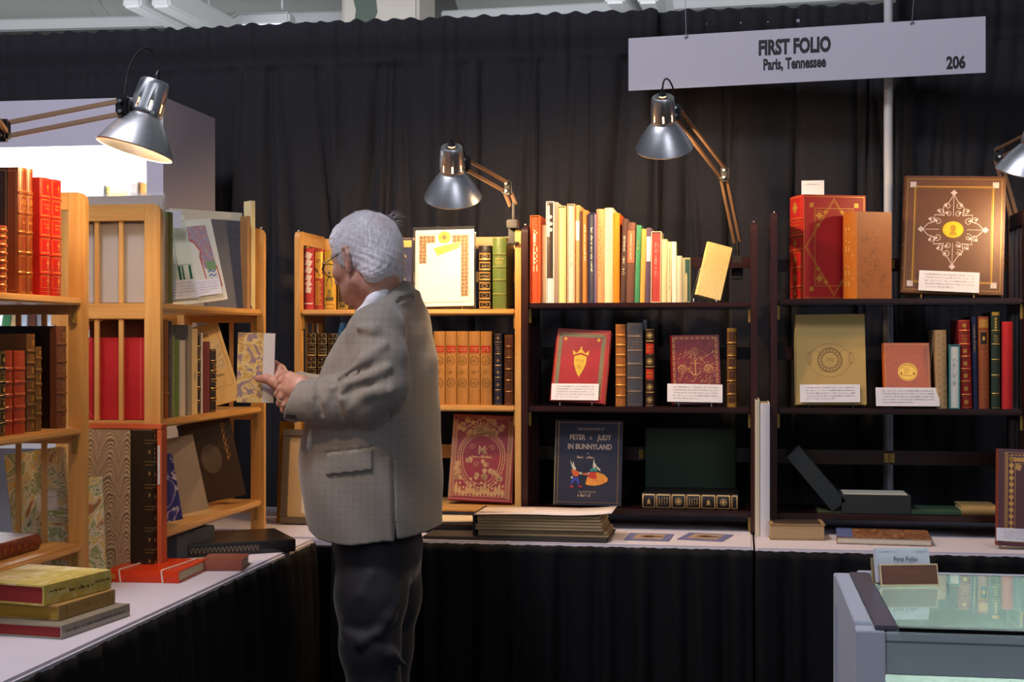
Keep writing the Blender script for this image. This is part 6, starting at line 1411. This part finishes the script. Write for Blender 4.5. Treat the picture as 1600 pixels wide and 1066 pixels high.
def vol_obj(name, V_F, mat, parent, smooth_it=0):
    V, F = V_F; me = bpy.data.meshes.new(name); me.vertices.add(len(V)); me.vertices.foreach_set('co', V.astype(np.float32).ravel())
    me.loops.add(len(F)*4); me.loops.foreach_set('vertex_index', F.astype(np.int32).ravel()); me.polygons.add(len(F))
    me.polygons.foreach_set('loop_start', np.arange(0, len(F)*4, 4, dtype=np.int32)); me.polygons.foreach_set('loop_total', np.full(len(F), 4, np.int32))
    me.polygons.foreach_set('use_smooth', np.ones(len(F), bool)); me.update(); me.validate(); me.materials.append(mat)
    o = bpy.data.objects.new(name, me); link(o, parent)
    if smooth_it: md = o.modifiers.new('s', 'SMOOTH'); md.iterations = smooth_it; md.factor = .5
    return o
T0 = 3.74; XC = (580-800)/FP*T0
def MP(px, py, dy=0.):
    t = T0+dy; return np.array([(px-800)/FP*t-XC, dy, HC+(533-py)/FP*t])
o3 = ray(580, 533); MO = Vector((o3[0]*T0, o3[1]*T0, 0)); MR = RZ(TH)
def grid(lo, hi, st): return np.arange(lo, hi, st)
def skin_mat():
    m, nt, b = newmat('skin'); co = coords(nt)
    n = N(nt, 'ShaderNodeTexNoise'); n.inputs['Scale'].default_value = 22; n.inputs['Detail'].default_value = 5; nt.links.new(co, n.inputs['Vector'])
    r = ramp(nt, [(.3, 'b07a68'), (.5, 'c08e7c'), (.7, 'd2a492')]); nt.links.new(n.outputs['Fac'], r.inputs[0]); nt.links.new(r.outputs[0], b.inputs['Base Color'])
    b.inputs['Roughness'].default_value = .48; b.inputs['Subsurface Weight'].default_value = .12; b.inputs['Subsurface Radius'].default_value = (.01, .004, .002); b.inputs['Subsurface Scale'].default_value = .4
    n2 = N(nt, 'ShaderNodeTexNoise'); n2.inputs['Scale'].default_value = 260; nt.links.new(co, n2.inputs['Vector']); bump(nt, b, n2.outputs['Fac'], .25, .0008); return m
SKIN = skin_mat()
MLAB = 'older man with white hair and glasses in a grey checked jacket, reading a small book'
# ---- head frame
al, pi_ = R(40), R(14)
fv = np.array([-math.cos(al)*math.cos(pi_), math.sin(al)*math.cos(pi_), -math.sin(pi_)]); lv = np.array([-math.sin(al), -math.cos(al), 0.]); uv = np.cross(fv, lv)
HCN = MP(569, 393, 0.0)
def H(f, l, u): return HCN+fv*f+lv*l+uv*u
HR = np.stack([fv, lv, uv], 1)
neck0, neckT = H(-.030, 0, -.060), MP(598, 478, .03)
# body: one continuous figure, legs to head, arms and hands
gx = np.concatenate([grid(-.36, .10, .0028), grid(.10, .26, .006)]); gy = np.concatenate([grid(-.33, -.20, .0045), grid(-.20, .11, .0028), grid(.11, .30, .006)])
gz = np.concatenate([grid(-.02, 1.10, .010), grid(1.10, 1.31, .0028), grid(1.31, 1.41, .006), grid(1.41, 1.70, .0028)])
B = Vol(gx, gy, gz)
B.ell(H(-.008, 0, .0), (.094, .074, .090), HR).ell(H(.040, 0, -.035), (.052, .060, .080), HR, k=.02)
B.ell(H(.038, 0, -.088), (.048, .050, .038), HR, k=.02).ell(H(.072, 0, -.108), (.020, .022, .020), HR, k=.02)
for s in (-1, 1):
    B.cap(H(.000, s*.052, -.080), H(.060, s*.018, -.110), .018, .018, k=.02).ell(H(.050, s*.047, -.045), (.026, .018, .020), HR, k=.015)
    B.cap(H(.080, s*.012, .006), H(.068, s*.045, .004), .010, .009, k=.012)
    B.ell(H(.094, s*.031, -.020), (.014, .015, .010), HR, k=.008, sub=True).ell(H(.074, s*.031, -.021), (.013, .013, .012), HR, k=.002)
    B.cap(H(.089, s*.010, -.086), H(.080, s*.024, -.088), .006, .004, k=.006)
    # ear
    E_ = lambda f, u, d=.0: H(-.010+f*.9, s*(.072+d*.85), -.028+u*.92)
    B.cap(E_(.006, .018), E_(.006, -.022), .009, .007, k=.006)
    B.chain([E_(.010, .004, .002), E_(.012, .022, .006), E_(.002, .033, .010), E_(-.012, .030, .014), E_(-.017, .012, .015), E_(-.012, -.008, .012), E_(-.004, -.022, .008), E_(.003, -.031, .004), E_(.007, -.024, .002)], [.0048, .0050, .0052, .0055, .0055, .0052, .0055, .0068, .005], k=.004)
    B.chain([E_(-.006, .020, .010), E_(-.009, .004, .010), E_(-.004, -.012, .008)], [.004, .0045, .004], k=.004)
    B.ell(E_(.0, -.002, .016), (.008, .008, .012), HR, k=.004, sub=True)
B.cap(H(.092, 0, -.012), H(.112, 0, -.050), .008, .012, k=.012).ell(H(.104, 0, -.056), (.014, .015, .010), HR, k=.008)
B.chain([H(.094, 0, -.082), H(.092, 0, -.090)], [.007, .007], k=.006)
B.chain([H(-.028, 0, -.045), H(-.030, 0, -.085), MP(600, 466, .035)], [.052, .052, .058], k=.025).cap(H(.01, 0, -.095), MP(585, 470, .01), .034, .045, k=.025)
# nape creases
B.chain([MP(613, 445, -.03), MP(596, 449, -.035)], [.004, .004], k=.006)
# trunk (thin, under the clothes), arms, legs
B.chain([MP(600, 470, .04), MP(602, 540, .04), MP(590, 700, .04), MP(585, 850, .04)], [.055, .10, .11, .11], k=.03)
SHL, ELL, WRL = MP(588, 510, -.12), MP(590, 618, -.150), MP(478, 613, -.135)
SHR, ELR, WRR = MP(612, 505, .17), MP(545, 628, .15), MP(452, 604, .0)
B.chain([MP(602, 500, .02), SHL], [.06, .05], k=.03).chain([MP(602, 500, .06), SHR], [.06, .05], k=.03)
B.chain([SHL, ELL, WRL], [.036, .028, .025], k=.02); B.chain([SHR, ELR, WRR], [.045, .036, .026], k=.02)
for (hp, kn, an) in ((MP(592, 850, -.03), MP(586, 1010, -.05), MP(604, 1290, -.04)), (MP(600, 850, .12), MP(594, 1010, .11), MP(596, 1290, .12))):
    B.chain([hp, kn, np.array([an[0], an[1], .08])], [.085, .055, .035], k=.03); B.cap((an[0], an[1], .045), (an[0]-.15, an[1]+.04, .04), .04, .032, k=.02)
# left hand (nearer): palm, four fingers curling, thumb on the knuckles of the other hand
def P(px, py, d): return MP(px, py, d)
B.cap(WRL, P(468, 606, -.125), .026, .028, k=.012)
B.chain([P(470, 600, -.125), P(453, 593, -.115)], [.024, .019], k=.012).chain([P(470, 614, -.130), P(451, 608, -.122)], [.024, .019], k=.012).chain([P(468, 624, -.125), P(455, 624, -.118)], [.019, .015], k=.012)
fg = [[(452, 590, -.110), (441, 594, -.098), (434, 603, -.085), (437, 611, -.075)], [(450, 600, -.120), (440, 607, -.114), (434, 616, -.100), (438, 623, -.085)],
      [(450, 611, -.124), (440, 620, -.120), (437, 630, -.106), (442, 636, -.092)], [(453, 622, -.122), (445, 632, -.118), (443, 641, -.106), (448, 645, -.094)]]
for q, rr in zip(fg, (.0098, .0100, .0094, .0084)):
    B.chain([P(*a) for a in q], [rr*1.12, rr*1.08, rr, rr*.86], k=.004)
B.chain([P(466, 596, -.10), P(452, 588, -.088), P(441, 589, -.072), P(432, 596, -.062)], [.016, .0125, .0110, .0090], k=.006)
# right hand (further): behind the book, thumb across its front
B.chain([WRR, P(440, 596, -.012), P(430, 585, .0)], [.026, .026, .020], k=.012).cap(P(440, 612, -.004), P(428, 604, .006), .022, .017, k=.012)
B.chain([P(441, 606, -.040), P(430, 598, -.058), P(416, 592, -.060), P(403, 592, -.053)], [.019, .0165, .0120, .0088], k=.006)
gf = [[(431, 572, .004), (420, 562, .016), (404, 560, .020), (392, 566, .018)], [(430, 584, .008), (416, 578, .020), (398, 576, .024), (386, 582, .022)], [(430, 597, .010), (416, 594, .022), (400, 592, .025), (388, 598, .022)], [(430, 610, .010), (418, 610, .020), (404, 612, .022), (395, 618, .018)]]
B.chain([P(444, 590, -.01), P(438, 578, -.002), P(430, 570, .004)], [.018, .014, .011], k=.008)
for q, rr in zip(gf, (.0098, .0100, .0094, .0084)): B.chain([P(*a) for a in q], [rr*1.12, rr*1.05, rr, rr*.86], k=.004)
man = vol_obj('person', B.mesh(), SKIN, None, 1); man.location = MO; man.rotation_euler = (0, 0, TH)
tag(man, MLAB, 'person')
# fingernail on the thumb
# ---- hair
def hair_mat():
    m, nt, b = newmat('white_hair'); co = coords(nt)
    n = N(nt, 'ShaderNodeTexNoise'); n.inputs['Scale'].default_value = 1; n.inputs['Detail'].default_value = 5; nt.links.new(coords(nt, (260, 260, 30)), n.inputs['Vector'])
    r = ramp(nt, [(.25, 'b4aeb0'), (.5, 'dcd8dc'), (.75, 'f6f4f8')]); nt.links.new(n.outputs['Fac'], r.inputs[0])
    # thinning crown lets the scalp tint through
    g = N(nt, 'ShaderNodeVectorMath'); g.operation = 'DISTANCE'; c = MP(596, 348, -.045); g.inputs[1].default_value = tuple(c); nt.links.new(co, g.inputs[0])
    mr = N(nt, 'ShaderNodeMapRange'); mr.inputs['From Min'].default_value = .012; mr.inputs['From Max'].default_value = .048; mr.inputs['To Min'].default_value = .5; mr.inputs['To Max'].default_value = 0; nt.links.new(g.outputs['Value'], mr.inputs[0])
    mx = N(nt, 'ShaderNodeMixRGB'); mx.inputs[2].default_value = srgb('b88878'); nt.links.new(mr.outputs[0], mx.inputs[0]); nt.links.new(r.outputs[0], mx.inputs[1]); nt.links.new(mx.outputs[0], b.inputs['Base Color'])
    b.inputs['Roughness'].default_value = .55; bump(nt, b, n.outputs['Fac'], .7, .003); return m
HAIRM = hair_mat()
Hh = Vol(grid(-.13, .12, .0028), grid(-.13, .13, .0028), grid(1.44, 1.70, .0028))
Hh.ell(H(-.012, 0, .003), (.100, .0800, .097), HR).ell(H(-.050, 0, -.040), (.060, .068, .058), HR, k=.02).ell(H(.035, 0, .035), (.058, .066, .060), HR, k=.02).cap(H(-.055, -.035, -.075), H(-.055, .035, -.075), .032, k=.02)
def cut(X, Y, Z):
    d = [X-HCN[0], Y-HCN[1], Z-HCN[2]]; f = sum(d[i]*fv[i] for i in range(3)); u = sum(d[i]*uv[i] for i in range(3)); l = sum(d[i]*lv[i] for i in range(3))
    lim = np.interp(u, [-.12, -.098, -.06, -.048, -.040, -.030, -.004, .02, .05, .09], [-.09, -.045, -.030, -.022, .010, .028, .034, .050, .078, .09])
    lim = lim + .003*np.sin(l*300)+.003*np.sin(u*260)
    return -( (f-lim)*.8 )          # negative beyond the hairline is removed below
sl, X, Y, Z = Hh.sl((-1, -1, 0), (1, 1, 2)); c_ = -cut(X, Y, Z); Hh.F[sl] = np.maximum(Hh.F[sl], c_)
# ruffle
ang = (X*220+Y*160); Hh.F[sl] += (.0007*np.sin(ang+18*np.sin(Z*40))+.0006*np.sin(Z*330+X*150)).astype(np.float32)
hair = vol_obj('hair', Hh.mesh(), HAIRM, man, 1)
# short strands following the head shape, and flyaways at the crown
def in_hair(p):
    d = p-HCN; f, l, u = d.dot(fv), d.dot(lv), d.dot(uv)
    lim = np.interp(u, [-.12, -.098, -.06, -.048, -.040, -.030, -.004, .02, .05, .09], [-.09, -.045, -.030, -.022, .010, .028, .034, .050, .078, .09]); return f < lim-.004 and u > -.10
rg = random.Random(11); sv = []; sf = []
def strand(pts, w):
    n = len(sv); L = len(pts)
    for i, p in enumerate(pts):
        t = pts[min(i+1, L-1)]-pts[max(i-1, 0)]; side = np.cross(t, np.array([.3, -1, .2])); side = side/(np.linalg.norm(side)+1e-9)*w*(1-.7*i/(L-1)); up_ = np.cross(side, t); up_ = up_/(np.linalg.norm(up_)+1e-9)*w*.6
        sv.extend([tuple(p+side), tuple(p-side), tuple(p+up_)])
    for i in range(L-1):
        for a, b in ((0, 1), (1, 2), (2, 0)): sf.append((n+3*i+a, n+3*i+b, n+3*i+3+b, n+3*i+3+a))
made = 0
while made < 5200:
    v_ = np.array([rg.gauss(0, 1) for _ in range(3)]); v_ /= np.linalg.norm(v_); loc = np.array([v_[0]*.101-.012, v_[1]*.081, v_[2]*.098+.003])
    if v_[2] < 0: loc[0] -= .004*-v_[2]; loc[0] = min(loc[0], loc[0]-.010*(-v_[2]) if loc[0] < 0 else loc[0])
    p = H(*loc)
    if not in_hair(p): continue
    made += 1; nrm = H(*(loc*1.05))-p; nrm /= np.linalg.norm(nrm)
    crown = H(-.060, 0, .085); away = p-crown; away -= nrm*away.dot(nrm); away = away/(np.linalg.norm(away)+1e-9); dn = np.array([0, 0, -1.]); dn -= nrm*dn.dot(nrm); d = away*.8+dn*.7; d /= (np.linalg.norm(d)+1e-9)
    L_ = rg.uniform(.012, .024); j = np.array([rg.uniform(-1, 1) for _ in range(3)])*.0028
    strand([p-nrm*.002, p+d*L_*.5+nrm*.0022+j*.5, p+d*L_-nrm*.0005+j], .00030)
for i in range(70):
    b0 = MP(rg.uniform(596, 618), rg.uniform(334, 372), rg.uniform(-.03, .05)); th_ = rg.uniform(-.3, 1.2); L_ = rg.uniform(.012, .030)
    d = np.array([math.cos(th_), rg.uniform(-.3, .3), math.sin(th_)]); strand([b0, b0+d*L_*.6, b0+d*L_+np.array([.006, 0, -.004])], .00022)
mesh_obj('hair_strands', (sv, sf), varied('strand_white', 'e8e4e8', .5, vary=.1, bmp=0), man, True)
# ---- glasses
GF = varied('glasses_frame', '1c1c20', .3, metal=.6, bmp=0)
mg = MB()
for s in (-1, 1):
    hinge = H(.092, s*.064, -.010); mg.tube([hinge, H(.05, s*.072, -.008), H(.0, s*.080, -.004), H(-.018, s*.078, -.008), H(-.030, s*.073, -.022)], [.0014, .0014, .0015, .0016, .0018], 8)
    c = H(.106, s*.034, -.024); ring = [c+lv*s*.026*math.cos(a*.2618)+uv*.018*math.sin(a*.2618)-fv*.006*abs(math.cos(a*.2618)) for a in range(25)]
    mg.tube(ring, .0012, 8, caps=False); mg.tube([hinge, c+lv*s*.026], .0014, 8)
mg.tube([H(.108, .009, -.020), H(.112, 0, -.017), H(.108, -.009, -.020)], .0012, 8)
mg.build('glasses', GF, man, True, label='thin dark glasses frame')
ml = MB()
for s in (-1, 1):
    c = H(.106, s*.034, -.024); n = len(ml.v); ml.v += [tuple(c+lv*s*.0255*math.cos(a*.2618)+uv*.0175*math.sin(a*.2618)-fv*.006*abs(math.cos(a*.2618))) for a in range(24)]; ml.f.append(tuple(range(n, n+24)))
ml.build('lenses', film('lens', .12, .02), man)
# ---- ring and watch-less wrist
rc = P(440, 621, -.120); MB().tube([rc+np.array([.0108*math.cos(a*.314), .004*math.sin(a*.314), .0108*math.sin(a*.314)]) for a in range(21)], .0018, 8, caps=False).build('finger_ring', gilt('e8d8a0', .2), man, True)
# ---- jacket
def jacket_mat():
    m, nt, b = newmat('jacket_check'); 
    def wv(sc, d, dist=0.): 
        w = N(nt, 'ShaderNodeTexWave'); w.bands_direction = d; w.inputs['Scale'].default_value = sc; w.inputs['Distortion'].default_value = dist; nt.links.new(coords(nt), w.inputs['Vector']); return w.outputs['Fac']
    a, b2, c2 = wv(70, 'X'), wv(70, 'Z'), wv(17, 'X'); d2 = wv(16, 'Z')
    def M_(op, x, y):
        n = N(nt, 'ShaderNodeMath'); n.operation = op
        for i, v in enumerate((x, y)):
            if isinstance(v, (int, float)): n.inputs[i].default_value = v
            else: nt.links.new(v, n.inputs[i])
        return n.outputs[0]
    fine = M_('MULTIPLY', M_('ADD', a, b2), .5); big = M_('MULTIPLY', M_('ADD', M_('POWER', c2, 8), M_('POWER', d2, 8)), .07)
    n = N(nt, 'ShaderNodeTexNoise'); n.inputs['Scale'].default_value = 500; nt.links.new(coords(nt), n.inputs['Vector'])
    s = M_('SUBTRACT', M_('ADD', M_('MULTIPLY', fine, .40), M_('MULTIPLY', n.outputs['Fac'], .60)), big)
    r = ramp(nt, [(.1, '6a645d'), (.5, '8a847c'), (.9, 'a8a39c')]); nt.links.new(s, r.inputs[0]); nt.links.new(r.outputs[0], b.inputs['Base Color'])
    b.inputs['Roughness'].default_value = .8; b.inputs['Sheen Weight'].default_value = .25; bump(nt, b, s, .25, .0008); return m
JM = jacket_mat()
pro = [(455, 604, 645, .055, .07), (470, 592, 655, .06, .10), (485, 578, 661, .07, .15), (500, 563, 665, .08, .18), (510, 554, 668, .09, .19), (525, 541, 671, .10, .195), (560, 519, 676, .125, .20), (600, 502, 680, .14, .20), (640, 488, 682, .155, .20), (680, 478, 683, .16, .20), (720, 472, 684, .17, .20), (760, 474, 686, .17, .20), (800, 480, 687.5, .172, .20), (850, 490, 689, .172, .20)]
bt_ = R(20); cb_, sb2 = math.cos(bt_), math.sin(bt_)
zz = []; cx = []; af = []; bl = []
for (y, l, r_, a_, b_) in pro:
    P0, P1 = MP(l, y, 0), MP(r_, y, 0.02); half = (P1[0]-P0[0])/2; b_ = min(b_, half*.97/sb2 if sb2*b_ > half*.97 else b_); a = math.sqrt(max(.002, half*half-(b_*sb2)**2))/cb_
    zz.append(P0[2]); cx.append((P0[0]+P1[0])/2); af.append(a); bl.append(b_)
zz, cx, af, bl = [np.array(q[::-1]) for q in (zz, cx, af, bl)]
def torso(X, Y, Z, off=0.):
    c = np.interp(Z, zz, cx); a = np.interp(Z, zz, af)+off; b = np.interp(Z, zz, bl)+off
    x, y = X-c, Y-.03
    f = -(x*cb_) + y*sb2; l = -x*sb2 - y*cb_
    p = 2.4; rr = (np.abs(f/a)**p+np.abs(l/b)**p)**(1/p); return (rr-1)*np.minimum(a, b)*.9
J = Vol(grid(-.27, .25, .0036), grid(-.29, .30, .0042), grid(.77, 1.53, .0036))
sl, X, Y, Z = J.sl((-1, -1, 0), (1, 1, 2))
T1 = torso(X, Y, Z)
fold = .0035*np.sin(X*38+Z*9+2*np.sin(Z*7))*np.clip((1.15-Z)/.2, 0, 1)+.0022*np.sin((X-Z*.5)*70)*np.clip((Z-1.05)/.2, 0, 1)
T1 = T1+fold
hem = MP(560, 838, 0)[2]-(X-MP(560, 838, 0)[0])*(-.07)
# hem drops to the front, rounded front corner
hemz = np.interp(X, [MP(476, 0)[0], MP(488, 0)[0], MP(505, 0)[0], MP(535, 0)[0], MP(560, 0)[0], MP(628, 0)[0], MP(690, 0)[0]], [MP(0, 800)[2], MP(0, 824)[2], MP(0, 834)[2], MP(0, 838)[2], MP(0, 839)[2], MP(0, 831)[2], MP(0, 823)[2]])
top = (Z-1.463)
J.F[sl] = np.maximum(np.maximum(T1, hemz-Z), np.minimum(top, .05))
# hollow hem
inner = torso(X, Y, Z, -.012); cav = np.maximum(inner, Z-(hemz+.05)); J.F[sl] = np.maximum(J.F[sl], -cav)
# shoulders and sleeves
J.chain([MP(612, 492, .02), MP(594, 514, -.115)], [.046, .056], k=.04).chain([MP(610, 480, .06), MP(612, 496, .16)], [.058, .062], k=.04)
cuffL = MP(463, 628, -.130); cdir = cuffL-MP(560, 622, -.17); cdir = cdir/np.linalg.norm(cdir)
ARM = [MP(590, 520, -.130), MP(597, 562, -.165), MP(600, 604, -.175), MP(572, 626, -.170), MP(530, 628, -.160), MP(490, 627, -.145), MP(462, 629, -.135)]
J.chain(ARM, [.068, .063, .062, .060, .056, .052, .051], k=.022)
J.chain([MP(612, 505, .15), MP(560, 610, .14), MP(500, 618, .06), MP(466, 606, .01)], [.066, .058, .050, .044], k=.02)
# slanting folds on the sleeve
for (a, b, c, r_) in (((600, 540, -.225), (570, 562, -.225), (530, 590, -.215), .010), ((606, 575, -.236), (572, 590, -.232), (520, 606, -.212), .011), ((610, 610, -.236), (575, 614, -.235), (548, 636, -.222), .010), ((560, 512, -.195), (585, 515, -.203), (612, 530, -.19), .008), ((512, 600, -.205), (508, 625, -.208), (520, 650, -.195), .007), ((540, 598, -.222), (534, 622, -.224), (546, 648, -.212), .008), ((488, 604, -.19), (484, 626, -.194), (488, 650, -.184), .005)):
    J.chain([MP(*a), MP(*b), MP(*c)], [r_*.5, r_, r_*.5], k=.020)
for (a, b, c, r_) in (((608, 558, -.245), (570, 578, -.24), (520, 600, -.222), .005), ((612, 592, -.247), (575, 602, -.246), (535, 618, -.232), .006), ((528, 600, -.224), (522, 625, -.226), (534, 655, -.210), .005), ((500, 600, -.206), (497, 625, -.208), (503, 648, -.198), .004)):
    J.chain([MP(*a), MP(*b), MP(*c)], [r_*.6, r_, r_*.6], k=.012, sub=True)
# square off and hollow the cuffs
def cutp(pt, d, rr):
    pt = np.array(pt); d = np.array(d)/np.linalg.norm(d)
    def fn(X, Y, Z):
        s = (X-pt[0])*d[0]+(Y-pt[1])*d[1]+(Z-pt[2])*d[2]; return -s
    return fn
cp = MP(456, 628, -.135); dirc = np.array([-1., .12, .42]); dirc /= np.linalg.norm(dirc)
J.op(MP(425, 690, -.24), MP(480, 570, -.04), cutp(cp, dirc, .1), 0, True)
J.cap(cp+dirc*.01, cp-dirc*.035, .044, .040, k=.003, sub=True)
cp2 = MP(462, 606, .005); d2_ = np.array([-1., 0, .1]); J.op(MP(425, 660, -.035), MP(474, 560, .08), cutp(cp2, d2_, .1), 0, True)
# vent, side seam, pocket flap, armhole
sl, X, Y, Z = J.sl((-1, -1, 0), (1, 1, 2))
px_ = lambda x: MP(x, 0)[0]*.96
seam = np.interp(Z, [MP(0, 835)[2], MP(0, 700)[2], MP(0, 640)[2], MP(0, 580)[2]], [MP(627, 0)[0], MP(621, 0)[0], MP(619, 0)[0], MP(618, 0)[0]])*.96
ds = np.abs(X-seam); g = np.where((Y < 0) & (Z < MP(0, 585)[2]) & (np.abs(J.F[sl]) < .02), 1, 0)
J.F[sl] += (g*np.where(Z < MP(0, 708)[2], .006, .0022)*np.exp(-(ds/.0035)**2)).astype(np.float32)
J.F[sl] -= (np.where((Y < 0) & (Z < MP(0, 708)[2]), .004, 0)*np.clip(1-(seam-X)/.03, 0, 1)*(X < seam)*(np.abs(T1) < .02)).astype(np.float32)
fz = MP(0, 708)[2]+(X-MP(550, 0)[0])*.13
flap = (X > MP(519, 0)[0]*.96-.0) & (X < MP(593, 0)[0]*.96) & (Z < fz+.016) & (Z > fz-.038) & (Y < 0)
J.F[sl] -= (np.where(flap & (np.abs(T1) < .02), .0055, 0)).astype(np.float32)
jet = (X > MP(517, 0)[0]*.96) & (X < MP(595, 0)[0]*.96) & (np.abs(Z-fz-.019) < .0022) & (Y < 0)
J.F[sl] += (np.where(jet & (np.abs(T1) < .02), .003, 0)).astype(np.float32)
# neck opening and collar / lapels
NKc = MP(596, 462, .02)
J.cap(MP(600, 452, .035)+np.array([0, 0, .02]), MP(578, 500, -.02), .058, .054, k=.006, sub=True)
colr = [MP(562, 522, -.085), MP(576, 500, -.085), MP(593, 477, -.078), MP(613, 457, -.050), MP(632, 447, .0), MP(638, 449, .045), MP(628, 454, .09), MP(604, 466, .110)]
J.chain(colr, [.009, .010, .011, .012, .012, .012, .011, .010], k=.012)
J.chain([p+np.array([.008, -.006, -.020]) for p in colr[1:6]], [.012, .013, .014, .014, .013], k=.016)
J.chain([MP(562, 522, -.085), MP(548, 545, -.085), MP(528, 565, -.07), MP(512, 600, -.05)], [.010, .010, .009, .008], k=.010)
J.chain([MP(606, 484, -.095), MP(627, 468, -.066), MP(644, 464, -.01)], [.0035, .004, .0035], k=.006, sub=True)
jack = vol_obj('jacket', J.mesh(), JM, man, 1); jack['label'] = 'grey brown checked sport jacket'
# cuff buttons
for (x, y) in ((450, 651), (455, 651.5), (460, 652)):
    c = MP(x, y, -.176); MB().tube([c+np.array([0, .006, 0]), c+np.array([0, -.004, 0])], [.0062, .0058], 14).build('cuff_button', ink('241c1a', .3), man, True)
# shirt collar
S = Vol(grid(-.14, .14, .0030), grid(-.14, .16, .0030), grid(1.34, 1.53, .0030))
sc = [MP(541, 536, -.072), MP(551, 512, -.082), MP(565, 490, -.085), MP(581, 470, -.080), MP(599, 453, -.062), MP(616, 442, -.022), MP(625, 441, .035), MP(618, 443, .08), MP(590, 455, .10), MP(560, 478, .07)]
S.chain(sc, [.009, .012, .0135, .0145, .0145, .013, .012, .012, .011, .010], k=.010).chain([p+np.array([0, 0, -.02]) for p in sc], [.010]*len(sc), k=.012)
S.chain([MP(538, 528, -.055), MP(530, 560, -.05)], [.012, .016], k=.01)
vol_obj('shirt_collar', S.mesh(), cloth('e6e6ee', .7), man, 2)
tie = MB().tube([MP(537, 505, -.035), MP(532, 530, -.035), MP(528, 560, -.03)], [.009, .010, .014], 10).build('tie', cloth('24506a'), man, True)
# ---- trousers
TR = varied('trouser_navy', '181a24', .7, vary=.12, scale=200, bmp=.2, sheen=.2)
Tv = Vol(grid(-.20, .22, .006), grid(-.20, .26, .006), grid(.03, .88, .006))
Tv.chain([MP(588, 832, .03), MP(590, 870, .03)], [.112, .112], k=.03)
LEG = [([MP(583, 850, -.035), MP(580, 930, -.06), MP(578, 1010, -.075), MP(590, 1110, -.06)], -.05), ([MP(603, 850, .10), MP(604, 930, .12), MP(600, 1010, .12), MP(598, 1110, .12)], .12)]
for pts, yy in LEG:
    e = pts[-1].copy(); e[2] = .06; Tv.chain(pts+[e], [.100, .090, .074, .068, .060], k=.03)
for (a, b, c, r_) in (((538, 990, -.125), (562, 1003, -.15), (590, 990, -.145), .012), ((590, 992, -.145), (606, 965, -.13), (616, 945, -.12), .012), ((588, 1010, -.14), (610, 1022, -.13), (634, 1040, -.10), .009), ((545, 960, -.12), (565, 930, -.14), (580, 900, -.14), .010)):
    Tv.chain([MP(*a), MP(*b), MP(*c)], [r_*.6, r_, r_*.6], k=.02)
for (a, b, c, r_) in (((540, 978, -.14), (570, 985, -.165), (592, 975, -.16), .008), ((590, 1004, -.16), (612, 1005, -.15), (630, 1020, -.13), .007)):
    Tv.chain([MP(*a), MP(*b), MP(*c)], [r_*.6, r_, r_*.6], k=.015, sub=True)
vol_obj('trousers', Tv.mesh(), TR, man, 2)['label'] = 'dark navy trousers'
for pts, yy in LEG:
    e = pts[-1]; sh = Vol(grid(e[0]-.24, e[0]+.09, .006), grid(e[1]-.08, e[1]+.14, .006), grid(.0, .14, .006))
    sh.cap((e[0]+.02, e[1], .055), (e[0]-.05, e[1]+.015, .05), .045, .042, k=.02).cap((e[0]-.05, e[1]+.015, .045), (e[0]-.17, e[1]+.05, .036), .042, .034, k=.02)
    sl, X, Y, Z = sh.sl((-9, -9, -9), (9, 9, 9)); sh.F[sl] = np.maximum(sh.F[sl], .004-Z); vol_obj('shoe', sh.mesh(), leather('1a1412', .25), man, 1)
# ---- the book he holds
HM = marbled('held_marble', [(.30, '6a5a6e'), (.42, 'c89a48'), (.50, 'dcc27c'), (.58, 'a87c6a'), (.66, '7c7484'), (.78, 'c8963c')], 22, 2.4, wave=False, detail=2)
h0, h1 = MP(369, 577, -.035), MP(427, 577, -.030); hb = MP(398, 630, -.03)
Mw = Matrix.Translation(MO) @ MR.to_4x4()
w_ = h1[0]-h0[0]; hh = MP(0, 521, -.03)[2]-hb[2]
hbk = Book('small marbled book with a cream spine held open in the man’s hands', .012, hh, w_, HM, (0, 0, 0), RZ(0), rnd=.5, bt=.0018, spine_mat=paper('cfc8c0'))
hbk.root.matrix_world = Mw @ Matrix.Translation(Vector((h1[0], h1[1]+.006, hb[2]))) @ Matrix.Rotation(R(96), 4, 'Z') @ Matrix.Rotation(R(1.5), 4, 'X')
k = Ink().fill(.0005, .0005, .030, hh-.0005, 1); k.build('cream_strip', paper('cfc8c4'), hbk.root, lambda x, y: (-hbk.t/2-.0006, x, y))
